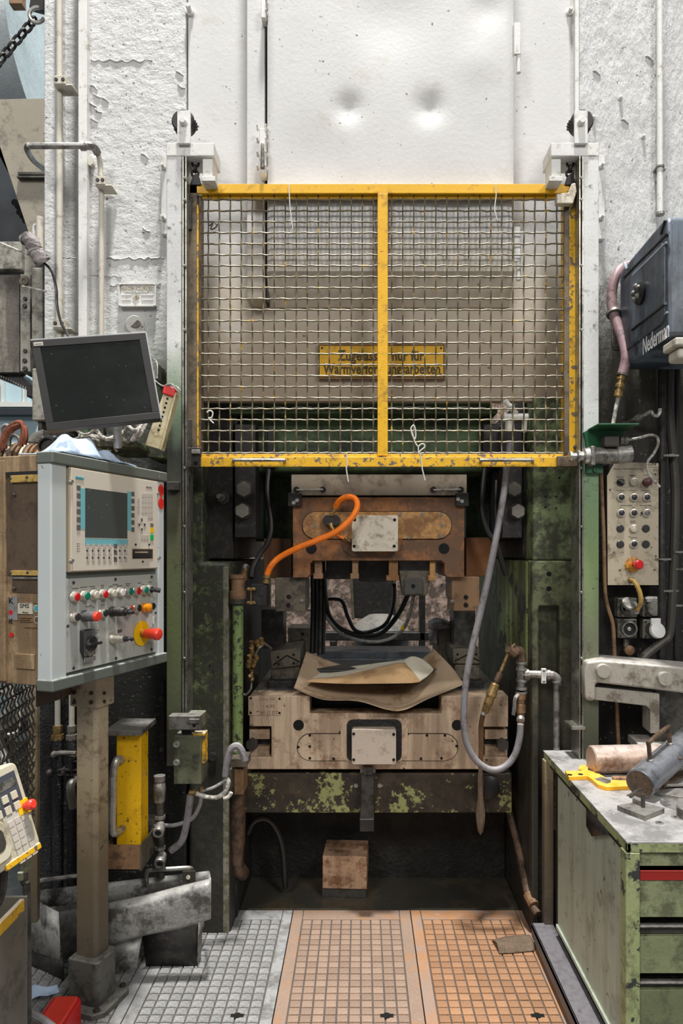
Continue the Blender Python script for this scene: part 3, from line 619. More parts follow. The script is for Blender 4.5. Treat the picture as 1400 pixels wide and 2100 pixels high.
# jaws under the holder
for x0, x1, x2, x3, m_ in ((645, 660, 642, 662, 'clamp_brown'), (722, 734, 718, 736, 'clamp_brown'), (797, 816, 792, 818, 'rust_cover'), (881, 892, 877, 894, 'rust_cover')):
    y1 = 1176 if x0 < 790 else 1180
    ob('ejector_finger', B().fp([(x0, 1150), (x1, 1150), (x1, y1), (x3, y1), (x3, y1 + 11), (x2, y1 + 11), (x2, y1), (x0, y1)], DR + .01, .05), M[m_], ram, .002)
ob('upper_die', B().fb(668, 1148, 720, 1188, DR + .12, .3).fb(736, 1148, 796, 1193, DR + .14, .3), M['black_iron'], ram, .006)
ob('upper_die', B().fb(816, 1148, 880, 1172, DR + .06, .3), M['steel_dark'], ram, .004)
ob('die_bracket', B().fp([(817, 1170), (882, 1170), (882, 1188), (875, 1222), (826, 1222), (820, 1188)], DR + .03, .1), M['clamp_grey'], ram, .006)
ob('bracket_face', B().fp([(829, 1190), (834, 1184), (862, 1184), (867, 1190), (867, 1220), (829, 1220)], DR + .015, .03), M['steel_dark'], ram, .004)
hole(ram, P(847, 1202, DR + .014), .009)
ob('die_clamp', B().fp([(564, 1185), (626, 1185), (626, 1254), (564, 1254)], DR + .02, .22), M['clamp_grey'], ram, .003)
ob('die_clamp', B().fp([(926, 1183), (983, 1183), (983, 1253), (930, 1253), (930, 1232), (926, 1228)], DR + .02, .22), M['clamp_brown'], ram, .003)
for q in ((592, 1224), (591, 1241)): hole(ram, P(*q, DR + .0195), .010)
for q in ((955, 1225), (955, 1241)): hole(ram, P(*q, DR + .0195), .010)
for q in ((619, 1232), (927, 1233)): bolt(ram, P(*q, DR + .02), .009, .012, M['bolt_iron'], 'stud')
for x0, x1 in ((536, 598), (930, 1010)): ob('guide_leg', B().fb(x0, 1250, x0 + 44, 1330, 3.25, .15), M['steel_dark'], ram, .003)

oh = B().tube([P(688, 1040, DR - .05), P(697, 1026, DR - .07), P(713, 1019, DR - .09), P(729, 1024, DR - .1), P(732, 1042, DR - .11), P(718, 1066, DR - .12), P(690, 1090, DR - .13), P(650, 1108, DR - .13), P(610, 1124, DR - .12), P(575, 1142, DR - .1), P(556, 1160, DR - .1), P(547, 1180, DR - .1)], .0125, 10)
oht = thing('orange_hose', 'bright orange rubber air hose looping across the rusty die holder', 'hose', P(690, 1190, DR - .1))
ob('hose', oh, M['orange_rubber'], oht)
ob('end_fitting', B().lathe([(.012, 0), (.016, .004), (.016, .014), (.011, .016), (.011, .022), (.015, .024), (.015, .036), (.009, .038)], P(547, 1178, DR - .1), Vector((-.12, 0, -1)), 10), M['brass'], oht)
cl = thing('wing_clamp', 'small dark valve block with two brass wing nuts under the orange hose end', 'valve', P(530, 1240, DR - .05))
ob('body', B().fb(514, 1198, 547, 1242, DR - .1, .08), M['black_iron'], cl, .003)
for y in (1208, 1236):
    ob('wing_nut', B().ball(P(510, y, DR - .11), .011, 1, .5, .7).ball(P(519, y, DR - .11), .011, 1, .5, .7).cyl(P(515, y, DR - .13), P(515, y, DR - .09), .007, n=8), M['brass'], cl)
ob('spindle', B().cyl(P(514.5, 1206, DR - .11), P(514.5, 1238, DR - .11), .003, n=6), M['brass'], cl)

# ================================================================ lower die holder
DB = 2.92
bol = thing('lower_die_holder', 'beige stained lower die holder block bolted on the press bed', 'die holder', (0, 3.2, Z(1580, DB)))
ob('bolster_block', B().fp([(511, 1427), (635, 1427), (635, 1463), (905, 1463), (905, 1427), (1042, 1427), (1042, 1491), (990, 1491), (990, 1553), (1042, 1553), (1042, 1578), (506, 1578), (506, 1553), (556, 1553), (556, 1490), (511, 1490)], DB, .12), M['bolster'], bol, .004)
ob('bolster_core', B().box(X(514, DB), X(1040, DB), DB + .1, 3.62, Z(1585, 2.95), Z(1463, DB)), M['steel_dark'], bol)
ob('bolster_rear', B().box(X(511, DB), X(635, DB), DB + .118, 3.62, Z(1470, DB), Z(1427, DB)).box(X(905, DB), X(1040, DB), DB + .118, 3.62, Z(1470, DB), Z(1427, DB)), M['steel_dark'], bol, .004)
f = FF(DB)
for x0, x1, bx in ((511, 553, 518), (994, 1040, 1028)):
    ob('slot_block', B().fb(x0, 1496, x1, 1516, DB + .025, .05).fb(x0, 1531, x1, 1550, DB + .025, .05), M['bolster'], bol, .002)
    ob('slot_shadow_plate', B().fb(x0 - 2, 1494, x1 + 2, 1552, DB + .06, .04), M['black_iron'], bol)
    bolt(bol, P(bx, 1524, DB + .03), .027, .03, M['bolt_dark'])
a0, a1, c0, c1 = f.r(610, 1505, 938, 1559); ob('cover_joint', B().prism(stadium(a0 - .003, a1 + .003, c0 - .003, c1 + .003), DB - .0012, DB + .001), M['hole'], bol); ob('oval_cover', B().prism(stadium(a0, a1, c0, c1), DB - .006, DB + .001), M['bolster'], bol, .001)
a0, a1, c0, c1 = f.r(698, 1470, 836, 1562); ob('arch_boss', B().prism(rrect(a0, a1, c0, c1, .05), DB - .010, DB + .001), M['bolster'], bol, .002)
a0, a1, c0, c1 = f.r(711, 1474, 823, 1560); ob('recess', B().prism(rrect(a0, a1, c0, c1, .028), DB - .0125, DB - .009), M['grime_wall'], bol)
ob('square_cover', B().fp([(724, 1496), (809, 1496), (812, 1499), (812, 1565), (809, 1568), (724, 1568), (721, 1565), (721, 1499)], DB - .06, .052), M['cover_clean'], bol, .002)
for q in ((725, 1505), (807, 1506), (725, 1558), (807, 1558)): hole(bol, P(*q, DB - .0605), .0062)
for q in ((635, 1508), (611.5, 1532), (635, 1555), (635, 1531), (684, 1556), (705, 1498), (698, 1502), (912, 1508), (936, 1530), (905, 1555), (863, 1556), (832, 1502), (828, 1480), (875, 1508)): hole(bol, P(*q, DB - .0065), .0058)
hole(bol, P(612, 1487, DB - .0005), .023); hole(bol, P(937, 1487, DB - .0005), .023)
np_ = ob('type_plate', B().fb(509, 1428, 577, 1467, DB - .004, .005), M['bolster'], bol, .0006)
for q in ((514, 1432), (573, 1433), (514, 1462), (573, 1462)): hole(bol, P(*q, DB - .0045), .005)
txt(bol, '110 x 110', P(547, 1434, DB - .0045), (1, 0, 0), (0, 0, 1), M['clamp_brown'], .013, .065, 'stamped_lettering')
txt(bol, '- 4-95', P(551, 1449, DB - .0045), (1, 0, 0), (0, 0, 1), M['clamp_brown'], .013, .05, 'stamped_lettering')
txt(bol, '24112 DT', P(551, 1462, DB - .0045), (1, 0, 0), (0, 0, 1), M['clamp_brown'], .015, .08, 'stamped_lettering')
# clamp blocks on the holder
for (pts, tip, lab) in (([(552, 1336), (616, 1328), (616, 1366), (556, 1373)], ((560, 1364), (588, 1344), (614, 1357)), 'left'), ([(928, 1330), (984, 1330), (984, 1362), (928, 1362)], ((932, 1356), (957, 1343), (982, 1355)), 'right')):
    D = 3.12
    ck = ob('clamp_jaw', B().fp(pts, D, .3).fb(pts[0][0] + 4, 1362, pts[1][0], 1398, D + .01, .28), M['clamp_grey'], bol, .005)
    g_ = B()
    for p0, p1 in ((tip[0], tip[1]), (tip[1], tip[2])): g_.cyl(P(*p0, D - .001), P(*p1, D - .001), .003, n=6)
    ob('chevron_groove', g_, M['hole'], ck)
    for q in ((570, 1348), (602, 1343), (571, 1362), (602, 1360)) if lab == 'left' else ((938, 1342), (976, 1342)): hole(bol, P(*q, D - .0005), .006)
    ob('clamp_foot', B().fb(pts[0][0] - 4, 1396, pts[1][0] + 8, 1428, D - .04, .3), M['grime_wall'], bol, .01)
ob('lower_die', B().fb(640, 1372, 905, 1470, 3.1, .45), M['black_iron'], bol, .01)
ob('rear_ledge', B().box(X(650, 3.4), X(885, 3.4), 3.4, 3.6, Z(1350, 3.4), Z(1336, 3.4)).box(X(650, 3.4), X(890, 3.4), 3.35, 3.6, Z(1400, 3.35), Z(1352, 3.35)), M['blue_steel'], bol, .004)
for (x0, x1, y0, y1, m_) in ((590, 636, 1288, 1330, 'clamp_grey'), (895, 942, 1288, 1335, 'clamp_grey')):
    ob('rear_jaw', B().fb(x0, y0, x1, y1 + 30, 3.4, .2), M[m_], bol, .004)
    for dy in (12, 26): hole(bol, P(x1 - 16, y0 + dy, 3.3995), .009)

# ---- crumpled sheets on the lower die
def sheet_thing(name, label, cat, rows, m, thick=.0018, nu=7, nv=7):
    b = B().sheet([[P(*q) for q in r] for r in rows], nu, nv)
    o = ob(name, b, m, None, solid=thick, sharp=80); tag(o, label, cat, 'crumpled sheets on the lower die'); return o
sheet_thing('paper_sheet', 'large crumpled brown paper sheet spread under the rolled one on the lower die', 'paper sheet',
  [[(602, 1411, 2.93), (660, 1434, 2.87), (735, 1438, 2.86), (815, 1458, 2.84), (880, 1432, 2.87), (955, 1402, 2.95)],
   [(604, 1406, 2.95), (664, 1429, 2.93), (738, 1434, 2.94), (815, 1448, 2.93), (879, 1425, 2.93), (950, 1399, 2.97)],
   [(610, 1390, 2.98), (668, 1419, 2.98), (740, 1427, 2.99), (815, 1434, 2.98), (878, 1414, 2.97), (944, 1393, 3.0)],
   [(618, 1366, 3.06), (672, 1398, 3.07), (740, 1407, 3.08), (815, 1410, 3.08), (872, 1394, 3.07), (926, 1368, 3.08)],
   [(628, 1336, 3.16), (690, 1360, 3.22), (745, 1372, 3.24), (815, 1374, 3.24), (860, 1354, 3.24), (889, 1330, 3.2)]], M['paper_brown'])
ts = thing('paper_sheet', 'stiff buckled brown paper sheet with pale folded top edge lying uppermost on the lower die', 'paper sheet', P(755, 1400, 2.95), 'crumpled sheets on the lower die')
def fold(name, rows, m): return ob(name, B().sheet([[P(*q) for q in r] for r in rows], 7, 6), M[m], ts, solid=.0016, sharp=80)
fold('brown_face', [[(640, 1392, 3.02), (700, 1386, 3.02), (770, 1370, 3.03), (815, 1360, 3.04), (830, 1360, 3.05)], [(632, 1395, 2.97), (705, 1392, 2.96), (780, 1386, 2.95), (830, 1380, 2.96), (848, 1380, 2.98)], [(622, 1398, 2.94), (700, 1402, 2.92), (780, 1402, 2.91), (842, 1401, 2.92), (862, 1398, 2.94)]], 'paper_grey')
fold('pale_fold', [[(648, 1370, 3.16), (690, 1371, 3.17), (725, 1366, 3.17), (780, 1359, 3.16), (826, 1353, 3.14)], [(636, 1384, 3.08), (690, 1380, 3.09), (735, 1372, 3.1), (785, 1364, 3.1), (828, 1356, 3.09)], [(634, 1394, 3.02), (700, 1386, 3.02), (770, 1370, 3.03), (815, 1360, 3.04), (831, 1359, 3.05)]], 'paper_pale')
fold('pale_fold', [[(826, 1354, 3.10), (844, 1346, 3.11), (862, 1350, 3.1), (878, 1361, 3.08), (889, 1373, 3.05)], [(832, 1368, 3.03), (848, 1364, 3.04), (862, 1366, 3.05), (874, 1371, 3.05), (887, 1375, 3.05)], [(860, 1398, 2.945), (866, 1394, 2.96), (872, 1390, 2.98), (879, 1384, 3.0), (887, 1376, 3.04)]], 'paper_pale')

# ---- things in the die space seen from the front
lh = thing('lubricant_hose', 'dark hose hanging in a slack loop behind the upper die', 'hose', P(720, 1310, 3.5))
ob('hose', B().tube([P(664, 1170, 3.4), P(668, 1230, 3.42), P(676, 1265, 3.45), (X(700, 3.5), 3.5, Z(1290, 3.5)), P(740, 1303, 3.5), P(780, 1299, 3.45), P(815, 1262, 3.35), P(838, 1215, 3.2)], .012), M['black_rubber'], lh)
ob('hose', B().tube([P(672, 1228, 3.5), P(700, 1232, 3.5), P(713, 1265, 3.5), P(728, 1292, 3.5), P(755, 1296, 3.5), P(790, 1280, 3.45), P(806, 1240, 3.3), P(808, 1200, 3.15)], .010), M['black_rubber'], lh)
pc = thing('pale_cable', 'pale armoured cable sagging behind the dark hose loop', 'cable', P(740, 1320, 3.45))
ob('cable', B().tube([P(662, 1250, 3.42), P(672, 1270, 3.44), P(700, 1300, 3.46), P(745, 1315, 3.46), P(790, 1313, 3.44), P(822, 1295, 3.4), P(838, 1265, 3.3), P(848, 1222, 3.2)], .009), M['grey_cable'], pc)
ob('yellow_sleeve', B().cyl(P(825, 1290, 3.38), P(831, 1281, 3.36), .011, n=8), M['p_yellow'], pc)
ct = thing('upright_hose_bundle', 'black upright hoses beside the left die clamp', 'hose bundle', P(655, 1335, 3.4))
for x in (640, 648, 656, 663): ob('hose', B().tube([P(x, 1150, 3.4), P(x + 1, 1240, 3.42), P(x - 1, 1340, 3.4)], .011, 7), M['black_rubber'] if x != 656 else M['steel_dark'], ct)
hp = thing('scale_heap', 'grey rounded scale heap seen behind the lower die', 'heap', P(780, 1340, 5.2))
hb = B().lathe([(.20, .62), (.21, .5), (.24, .3), (.25, .0)][::-1] , (X(782, 5.2), 5.2, 0.35), (0, 0, 1), 24); hb.lathe([(.24, .0), (.18, .10), (.09, .155), (.0, .16)], (X(780, 5.2), 5.2, .96), (0, 0, 1), 24)
ob('mound', hb, M['mound_grey'], hp, sharp=60)
ob('foot', B().cyl((X(782, 5.2), 5.2, 0), (X(782, 5.2), 5.2, .36), .3, .26, 20), M['black_iron'], hp)
ch = thing('discharge_chute', 'dark tapering discharge chute hanging behind the die space', 'chute', P(760, 1270, 5.5))
ob('chute_body', B().fp([(718, 1100), (802, 1100), (816, 1268), (726, 1268)], 5.5, .3), M['black_iron'], ch, .01)
ob('chute_edge', B().fp([(712, 1100), (719, 1100), (727, 1270), (721, 1270)], 5.48, .32).fp([(797, 1100), (804, 1100), (818, 1270), (812, 1270)], 5.48, .32), M['clamp_grey'], ch, .004)
rc = thing('rear_conveyor', 'dark low conveyor frame behind the press', 'conveyor', P(780, 1340, 4.9))
ob('frame', B().fb(640, 1297, 960, 1314, 4.9, .1).fb(676, 1314, 690, 1400, 4.9, .1).fb(860, 1215, 872, 1400, 4.9, .08), M['black_iron'], rc, .006)
gs = thing('glove', 'pale crumpled work glove lying on the right rear jaw', 'glove', P(905, 1290, 3.45))
ob('glove_body', B().sheet([[P(878, 1276, 3.42), P(890, 1269, 3.41), P(905, 1270, 3.4), P(921, 1276, 3.42)], [P(879, 1282, 3.37), P(892, 1280, 3.34), P(906, 1278, 3.36), P(921, 1284, 3.38)], [P(880, 1290, 3.38), P(893, 1291, 3.36), P(908, 1289, 3.37), P(921, 1289, 3.39)]], 5, 5), M['rag_grey'], gs, solid=.01, sharp=80)
bkt = thing('rag', 'limp pale grey rag hanging below the glove at the right rear jaw', 'rag', P(888, 1318, 3.42))
ob('rag_cloth', B().sheet([[P(881, 1288, 3.37), P(888, 1285, 3.37), P(896, 1287, 3.38)], [P(879, 1305, 3.35), P(887, 1303, 3.36), P(895, 1304, 3.38)], [P(882, 1322, 3.38), P(888, 1320, 3.39), P(896, 1321, 3.39)]], 5, 5), M['rag_grey'], bkt, solid=.008, sharp=80)

# brass nipple manifold at the left of the lower die
mf = thing('lubrication_manifold', 'cluster of brass lubrication fittings beside the left clamp jaw', 'fittings', P(520, 1410, 2.95))
random.seed(11)
for (x, y) in ((516, 1322), (516, 1334), (512, 1350), (524, 1347), (510, 1362), (520, 1361), (515, 1376), (515, 1390), (528, 1320), (536, 1316)):
    b = B().lathe([(.009, -.016), (.012, -.013), (.012, .0), (.008, .002), (.008, .006), (.011, .008), (.011, .016)], P(x, y, 2.95 + random.uniform(-.02, .02)), Vector((random.uniform(-.4, .4), random.uniform(-1, -.2), 1)), 8)
    ob('fitting', b, M['brass'], mf)
ob('block', B().fb(508, 1316, 530, 1385, 2.98, .05), M['black_iron'], mf, .003)
ob('pipe', B().tube([P(515, 1398, 2.95), P(514, 1412, 2.93), P(505, 1424, 2.93), P(499, 1424, 2.93)], .005), M['steel_mid'], mf)
ob('pipe', B().tube([P(536, 1316, 2.95), P(545, 1322, 2.97), P(556, 1330, 3.05)], .006), M['steel_mid'], mf)
ob('pipe', B().tube([P(522, 1345, 2.95), P(530, 1330, 2.94), P(538, 1324, 2.95)], .005), M['steel_mid'], mf)

# ---- below the bed
hk = thing('ejector_bracket', 'dark steel bracket hanging from the middle of the press bed', 'bracket', P(752, 1706, 2.86))
ob('bar', B().fp([(741, 1590), (766, 1590), (767, 1680), (738, 1680)], 2.9, .05), M['steel_dark'], hk, .003)
ob('toe', B().fb(737, 1680, 767, 1706, 2.88, .07), M['black_iron'], hk, .004)
ob('clevis', B().fb(744, 1574, 764, 1590, 2.89, .06).cyl(P(738, 1582, 2.9), P(770, 1582, 2.9), .01, n=10), M['steel_dark'], hk, .002)
st = ob('grime_icicle', B().lathe([(.008, .0), (.012, -.05), (.011, -.12), (.016, -.17), (.02, -.2), (.018, -.23), (.012, -.27), (.002, -.285)], P(985, 1572, 2.86), Vector((0, 0, 1)), 9), M['stick_grime']); tag(st, 'crusty brown grime stalactite hanging under the flexible hose end', 'grime')
bx = thing('steel_billet', 'square brown steel billet lying on the pit floor under the press', 'billet', (X(697, 3.15), 3.2, .012))
ft = Face((X(661, 3.12), 3.12, .012), (1, -.05, 0))
ob('billet_body', B(ft.T).box(0, X(752, 3.12) - X(661, 3.12), 0, .18, .045, .195), M['wood_block'], bx, .004)
ob('skid', B(ft.T).box(-.005, .2, .012, .17, 0, .046), M['steel_dark'], bx, .003)
# big hose lying in the pit
ph = ob('pit_hose', B().tube([(X(508, 3.1), 3.1, .32), (X(520, 3.08), 3.08, .38), (X(545, 3.1), 3.1, .385), (X(566, 3.12), 3.12, .33), (X(580, 3.14), 3.14, .22), (X(585, 3.14), 3.14, .05)], .014, 10), M['black_rubber']); tag(ph, 'thick black hose arching out of the pit at the left', 'hose')

# ---- green riser pipe at the left of the die space
rp = thing('green_riser_pipe', 'vertical flaking green pipe along the left side of the die space', 'pipe', P(487, 1530, 2.82))
ob('pipe', B().cyl(P(488, 1240, 2.82), P(487, 1560, 2.82), .022, n=14), M['pipe_green'], rp)
ob('union', B().lathe([(.03, 0), (.034, .01), (.034, .05), (.028, .055), (.028, .1), (.034, .105), (.034, .12)], P(488, 1238, 2.82), (0, 0, 1), 14), M['clamp_brown'], rp)
ob('collar', B().cyl(P(488, 1228, 2.82), P(488, 1238, 2.82), .036, n=14), M['green_leg'], rp)
ob('stub', B().cyl(P(496, 1190, 2.84), P(503, 1165, 2.84), .009, n=8).cyl(P(500, 1190, 2.84), P(500, 1175, 2.84), .013, n=8), M['brass'], rp)
ob('tee', B().cyl(P(505, 1160, 2.9), P(492, 1200, 2.85), .016, n=8), M['steel_dark'], rp)
lp = thing('brown_down_pipe', 'thick dark brown pipe running down into the pit below the junction block', 'pipe', P(485, 1800, 2.84))
ob('pipe', B().tube([P(487, 1625, 2.86), P(487, 1700, 2.86), P(484, 1770, 2.9), P(496, 1790, 3.0)], .033, 12), M['pipe_rust'], lp)
bh = thing('black_machine_hose', 'black hose running down beside the left keeper plate', 'hose', P(545, 1150, 2.95))
ob('hose', B().tube([P(552, 955, 3.0), P(548, 1010, 2.98), P(556, 1075, 2.97), P(550, 1110, 2.96), P(534, 1135, 2.95), P(520, 1160, 2.93), P(515, 1185, 2.9)], .011), M['black_rubber'], bh)
bh2 = thing('black_machine_hose', 'black hose running down beside the right keeper plate', 'hose', P(1010, 1150, 2.95))
ob('hose', B().tube([P(994, 960, 2.98), P(988, 1040, 2.97), P(1000, 1090, 2.96), P(1018, 1115, 2.95), P(1028, 1150, 2.95), P(1038, 1180, 2.95)], .012), M['black_rubber'], bh2)
for x in (1018,): ob('hose', B().tube([P(x, 985, 2.98), P(x - 2, 1040, 2.97), P(x, 1085, 2.97)], .01), M['black_rubber'], bh2)
fl = ob('flange_seal', B().lathe([(.03, .02), (.045, .0), (.05, .02), (.03, .03)], P(1000, 1612, 2.93), (0, -1, 0), 20), M['black_rubber']); tag(fl, 'round black rubber grommet on the bed right of the green flakes', 'grommet')
pp = thing('pit_drain_pipe', 'rusty pipe sloping along the right side of the pit', 'pipe', P(1075, 1790, 2.85))
ob('pipe', B().tube([(X(1040, 3.15), 3.15, .42), (X(1062, 3.0), 3.0, .30), (X(1082, 2.86), 2.86, .16), (X(1103, 2.78), 2.78, .12)], .016, 10), M['pipe_rust'], pp)
ob('coupling', B().cyl((X(1083, 2.86), 2.86, .16), (X(1095, 2.81), 2.81, .14), .022, n=10), M['clamp_brown'], pp)
hp2 = ob('floor_scrap', B().sheet([[(X(1012, 2.72), 2.76, .026), (X(1050, 2.72), 2.78, .03), (X(1095, 2.72), 2.79, .03)], [(X(1018, 2.7), 2.7, .05), (X(1050, 2.7), 2.7, .044), (X(1096, 2.7), 2.72, .04)], [(X(1022, 2.68), 2.67, .024), (X(1050, 2.68), 2.675, .024), (X(1097, 2.68), 2.69, .024)]], 5, 5), M['stick_grime'], solid=.004, sharp=80); tag(hp2, 'flat brown strip of scrap on the orange floor plate by the right leg', 'scrap')

# ================================================================ guide posts, chains and safety gate
DP = 2.66
def guide_post(sx, label, px, m, ybot, rail, head):
    t = thing('guide_post', label, 'guide post', P(px[0], ybot, DP), 'guide posts of the sliding gate')
    ob('channel', B().fb(px[0], 293, px[1], ybot, DP, .12), M[m], t, .004)
    ob('slide_rail', B().fb(rail[0], 320, rail[0] + 3, ybot - 70, DP - .012, .1).fb(rail[0] + 6, 320, rail[0] + 9, ybot - 70, DP - .004, .1), M['rail_steel'], t, .001)
    for y in (365, 410, 545, 677, 960, 1080, 1215, 1350): bolt(t, P(rail[0] + 4.5, y, DP - .012), .006, .006, M['rail_steel'], 'dome')
    ob('head_arm', B().fb(head[0] - .5, 292, head[1] + .5, 320, DP - .003, .126), M['white_fit'], t, .004)
    ob('head_drop', B().fb(head[2], 318, head[3], 368, DP + .01, .09), M['white_fit'], t, .003)
    ob('head_foot', B().fb(head[4], 361, head[5], 371, DP - .02, .12), M['white_fit'], t, .002)
    return t
gl = guide_post(-1, 'white and green channel guide post on the left of the yellow gate', (341, 373), 'white_post', 1572, (373.5,), (341, 438, 415, 436, 413, 441))
gr = guide_post(1, 'white and green channel guide post on the right of the yellow gate', (1195, 1228), 'white_post_right', 1660, (1187.2,), (1130, 1228, 1130, 1150, 1126, 1153))
ob('base_foot', B().fb(1172, 1490, 1200, 1497, DP - .02, .1), M['rail_steel'], gr, .001)
ob('clip', B().fb(341, 988, 366, 1005, DP - .03, .03), M['steel_dark'], gl, .002)

def pulley(px, label, side):
    D = DP + .01
    t = thing('chain_pulley', label, 'pulley', P(px, 293, D), 'pulleys over the gate posts')
    ob('bracket_cheek', B().fb(px - 13, 226, px + 14, 294, D - .03, .012), M['white_fit'], t, .002); ob('bracket_cheek', B().fb(px - 13, 226, px + 14, 294, D + .06, .012), M['white_fit'], t, .002)
    ob('axle', B().lathe([(.014, -.04), (.014, .01), (.01, .02)], P(px, 252, D - .03), (0, -1, 0), 10), M['white_fit'], t)
    ob('wheel', B().lathe([(.040, 0), (.045, .006), (.036, .02), (.036, .03), (.045, .044), (.040, .05)], P(px + side * 5, 262, D + .05), (0, -1, 0), 28), M['black_iron'], t)
    r = B()
    for k in range(14):
        a = math.pi * (1.05 - k * 1.1 / 13); c0 = P(px + side * 5, 262, D + .025)
        r.ball(c0 + Vector((math.cos(a) * .042, 0, math.sin(a) * .042)), .006, 1.2, .8, 1, 6, 4)
    ob('chain_wrap', r, M['black_iron'], t)
    return t
pulley(376, 'white bracketed chain pulley on top of the left gate post', 1)
pulley(1191, 'white bracketed chain pulley on top of the right gate post', -1)

def link_mesh(b, c0, L, W, r, ax, side_):
    ax = Vector(ax).normalized(); s = Vector(side_); s = (s - ax * s.dot(ax)).normalized(); pts = []
    h = L / 2 - W / 2
    for i in range(8): a = math.pi * i / 7; pts.append(Vector(c0) + ax * (h + math.sin(a) * W / 2) + s * math.cos(a) * W / 2)
    for i in range(8): a = math.pi + math.pi * i / 7; pts.append(Vector(c0) + ax * (-h + math.sin(a) * W / 2) + s * math.cos(a) * W / 2)
    return b.tube(pts, r, 6, closed=True)
def chain(label, p0, p1, n, W, r, m, group, name='lifting_chain'):
    t = thing(name, label, 'chain', p1, group); p0 = Vector(p0); p1 = Vector(p1); ax = p1 - p0; L = ax.length / n * 1.22
    for i in range(n):
        b = B(); link_mesh(b, p0 + ax * ((i + .5) / n), L, W, r, ax, (1, 0, 0) if i % 2 else (0, 1, .0)); ob('chain_link', b, m, t)
    return t
for px, lb in ((401, 'short dark chain holding the left corner of the gate'), (1170, 'short dark chain holding the right corner of the gate')):
    D = 2.705
    t = chain(lb, P(px, 320, D), P(px + (-1 if px < 700 else -3), 362, D), 4, .026, .005, M['black_iron'], 'gate chains')
    ob('shackle', B().fp([(px - 12, 379), (px - 6, 360), (px, 355), (px + 6, 360), (px + 11, 379)], D - .012, .024), M['black_iron'], t, .002)

DG = 2.70
gate = thing('safety_gate', 'yellow framed wire mesh lift gate in front of the press', 'safety gate', P(785, 957, DG))
ob('top_rail', B().fb(389, 378, 1184, 396, DG, .012).fb(389, 377, 1184, 379, DG, .05).fb(413, 395, 1160, 407, DG + .02, .012), M['yellow_gate'], gate, .001)
ob('left_stile', B().fb(387, 380, 404, 958, DG, .012).fb(404, 400, 412, 935, DG + .012, .05), M['gate_brown'], gate, .001)
ob('left_edge', B().fb(403.5, 420, 406.5, 935, DG - .004, .014), M['yellow_worn'], gate, .001)
ob('right_stile', B().fb(1166, 380, 1186, 958, DG, .012).fb(1157, 400, 1166, 935, DG + .012, .05), M['yellow_worn'], gate, .001)
ob('right_edge', B().fb(1156.5, 404, 1167, 930, DG - .003, .012), M['gate_brown'], gate, .001)
ob('bottom_rail', B().fb(412, 939, 1186, 957, DG - .012, .012).fb(412, 931, 1160, 940, DG + .01, .012).fb(412, 937.5, 1186, 940, DG - .012, .05), M['yellow_worn'], gate, .001)
ob('centre_bar', B().fb(774, 396, 795, 934, DG - .002, .03), M['yellow_gate'], gate, .002)
for x0, x1 in ((478, 583), (985, 1092)):
    ob('grab_handle', B().tube([P(x0, 947, DG - .01), P(x0 + 2, 944, DG - .04), P(x0 + 8, 943.5, DG - .048), P(x1 - 8, 943.5, DG - .048), P(x1 - 2, 944, DG - .04), P(x1, 947, DG - .01)], .0065, 8), M['steel_light'], gate)
ob('corner_plate', B().fb(384, 918, 412, 958, DG - .014, .014), M['steel_dark'], gate, .002)
ob('corner_plate', B().fb(1143, 935, 1184, 957, DG - .03, .03), M['gate_brown'], gate, .003)
ob('striker_lug', B().fp([(1141, 397), (1166, 394), (1172, 376), (1180, 374), (1183, 392), (1175, 417), (1141, 417)], DG - .04, .03), M['cover_light'], gate, .004)
ob('keeper', B().fb(392, 922, 409, 930, DG - .03, .018), M['steel_light'], gate, .002)
hole(gate, P(401, 950, DG - .0145), .008)
for q in ((391, 412), (389, 917), (1173, 408), (1180, 917)): bolt(gate, P(*q, DG), .010, .012, M['steel_dark'], 'stud')
for x in (392, 396): ob('runner_block', B().fb(384, 400 if x == 392 else 860, 392, 470 if x == 392 else 915, DG - .012, .02), M['steel_dark'], gate, .002)
# crimped wires, each its own part
pitch = 22.55; DW = DG + .022
def crimp(b, fixed, t0, t1, vert, phase):
    n = int((t1 - t0) / (pitch / 4)); pts = []
    for i in range(n + 1):
        t = t0 + (t1 - t0) * i / n; off = .0042 * math.sin(math.pi * (t / pitch) + phase)
        pts.append(P(fixed, t, DW) + Vector((0, off, 0)) if vert else P(t, fixed, DW) + Vector((0, -off * .55, .0010 * math.sin(2 * math.pi * t / pitch + phase))))
    return b.tube(pts, .0032, 6, sub=1)
vx = [427 + pitch * i for i in range(16)] + [796 + 7 + pitch * i for i in range(16)]
hy = [410 + pitch * i for i in range(24)]
for i, x in enumerate(vx):
    if 768 < x < 798: continue
    ob('mesh_wire', crimp(B(), x, 400, 936, True, math.pi * (i % 2)), M['wire'], gate)
for j, y in enumerate(hy):
    for x0, x1 in ((411, 776), (793, 1159)):
        ob('mesh_wire', crimp(B(), y, x0, x1, False, math.pi * (j % 2)), M['wire'], gate)
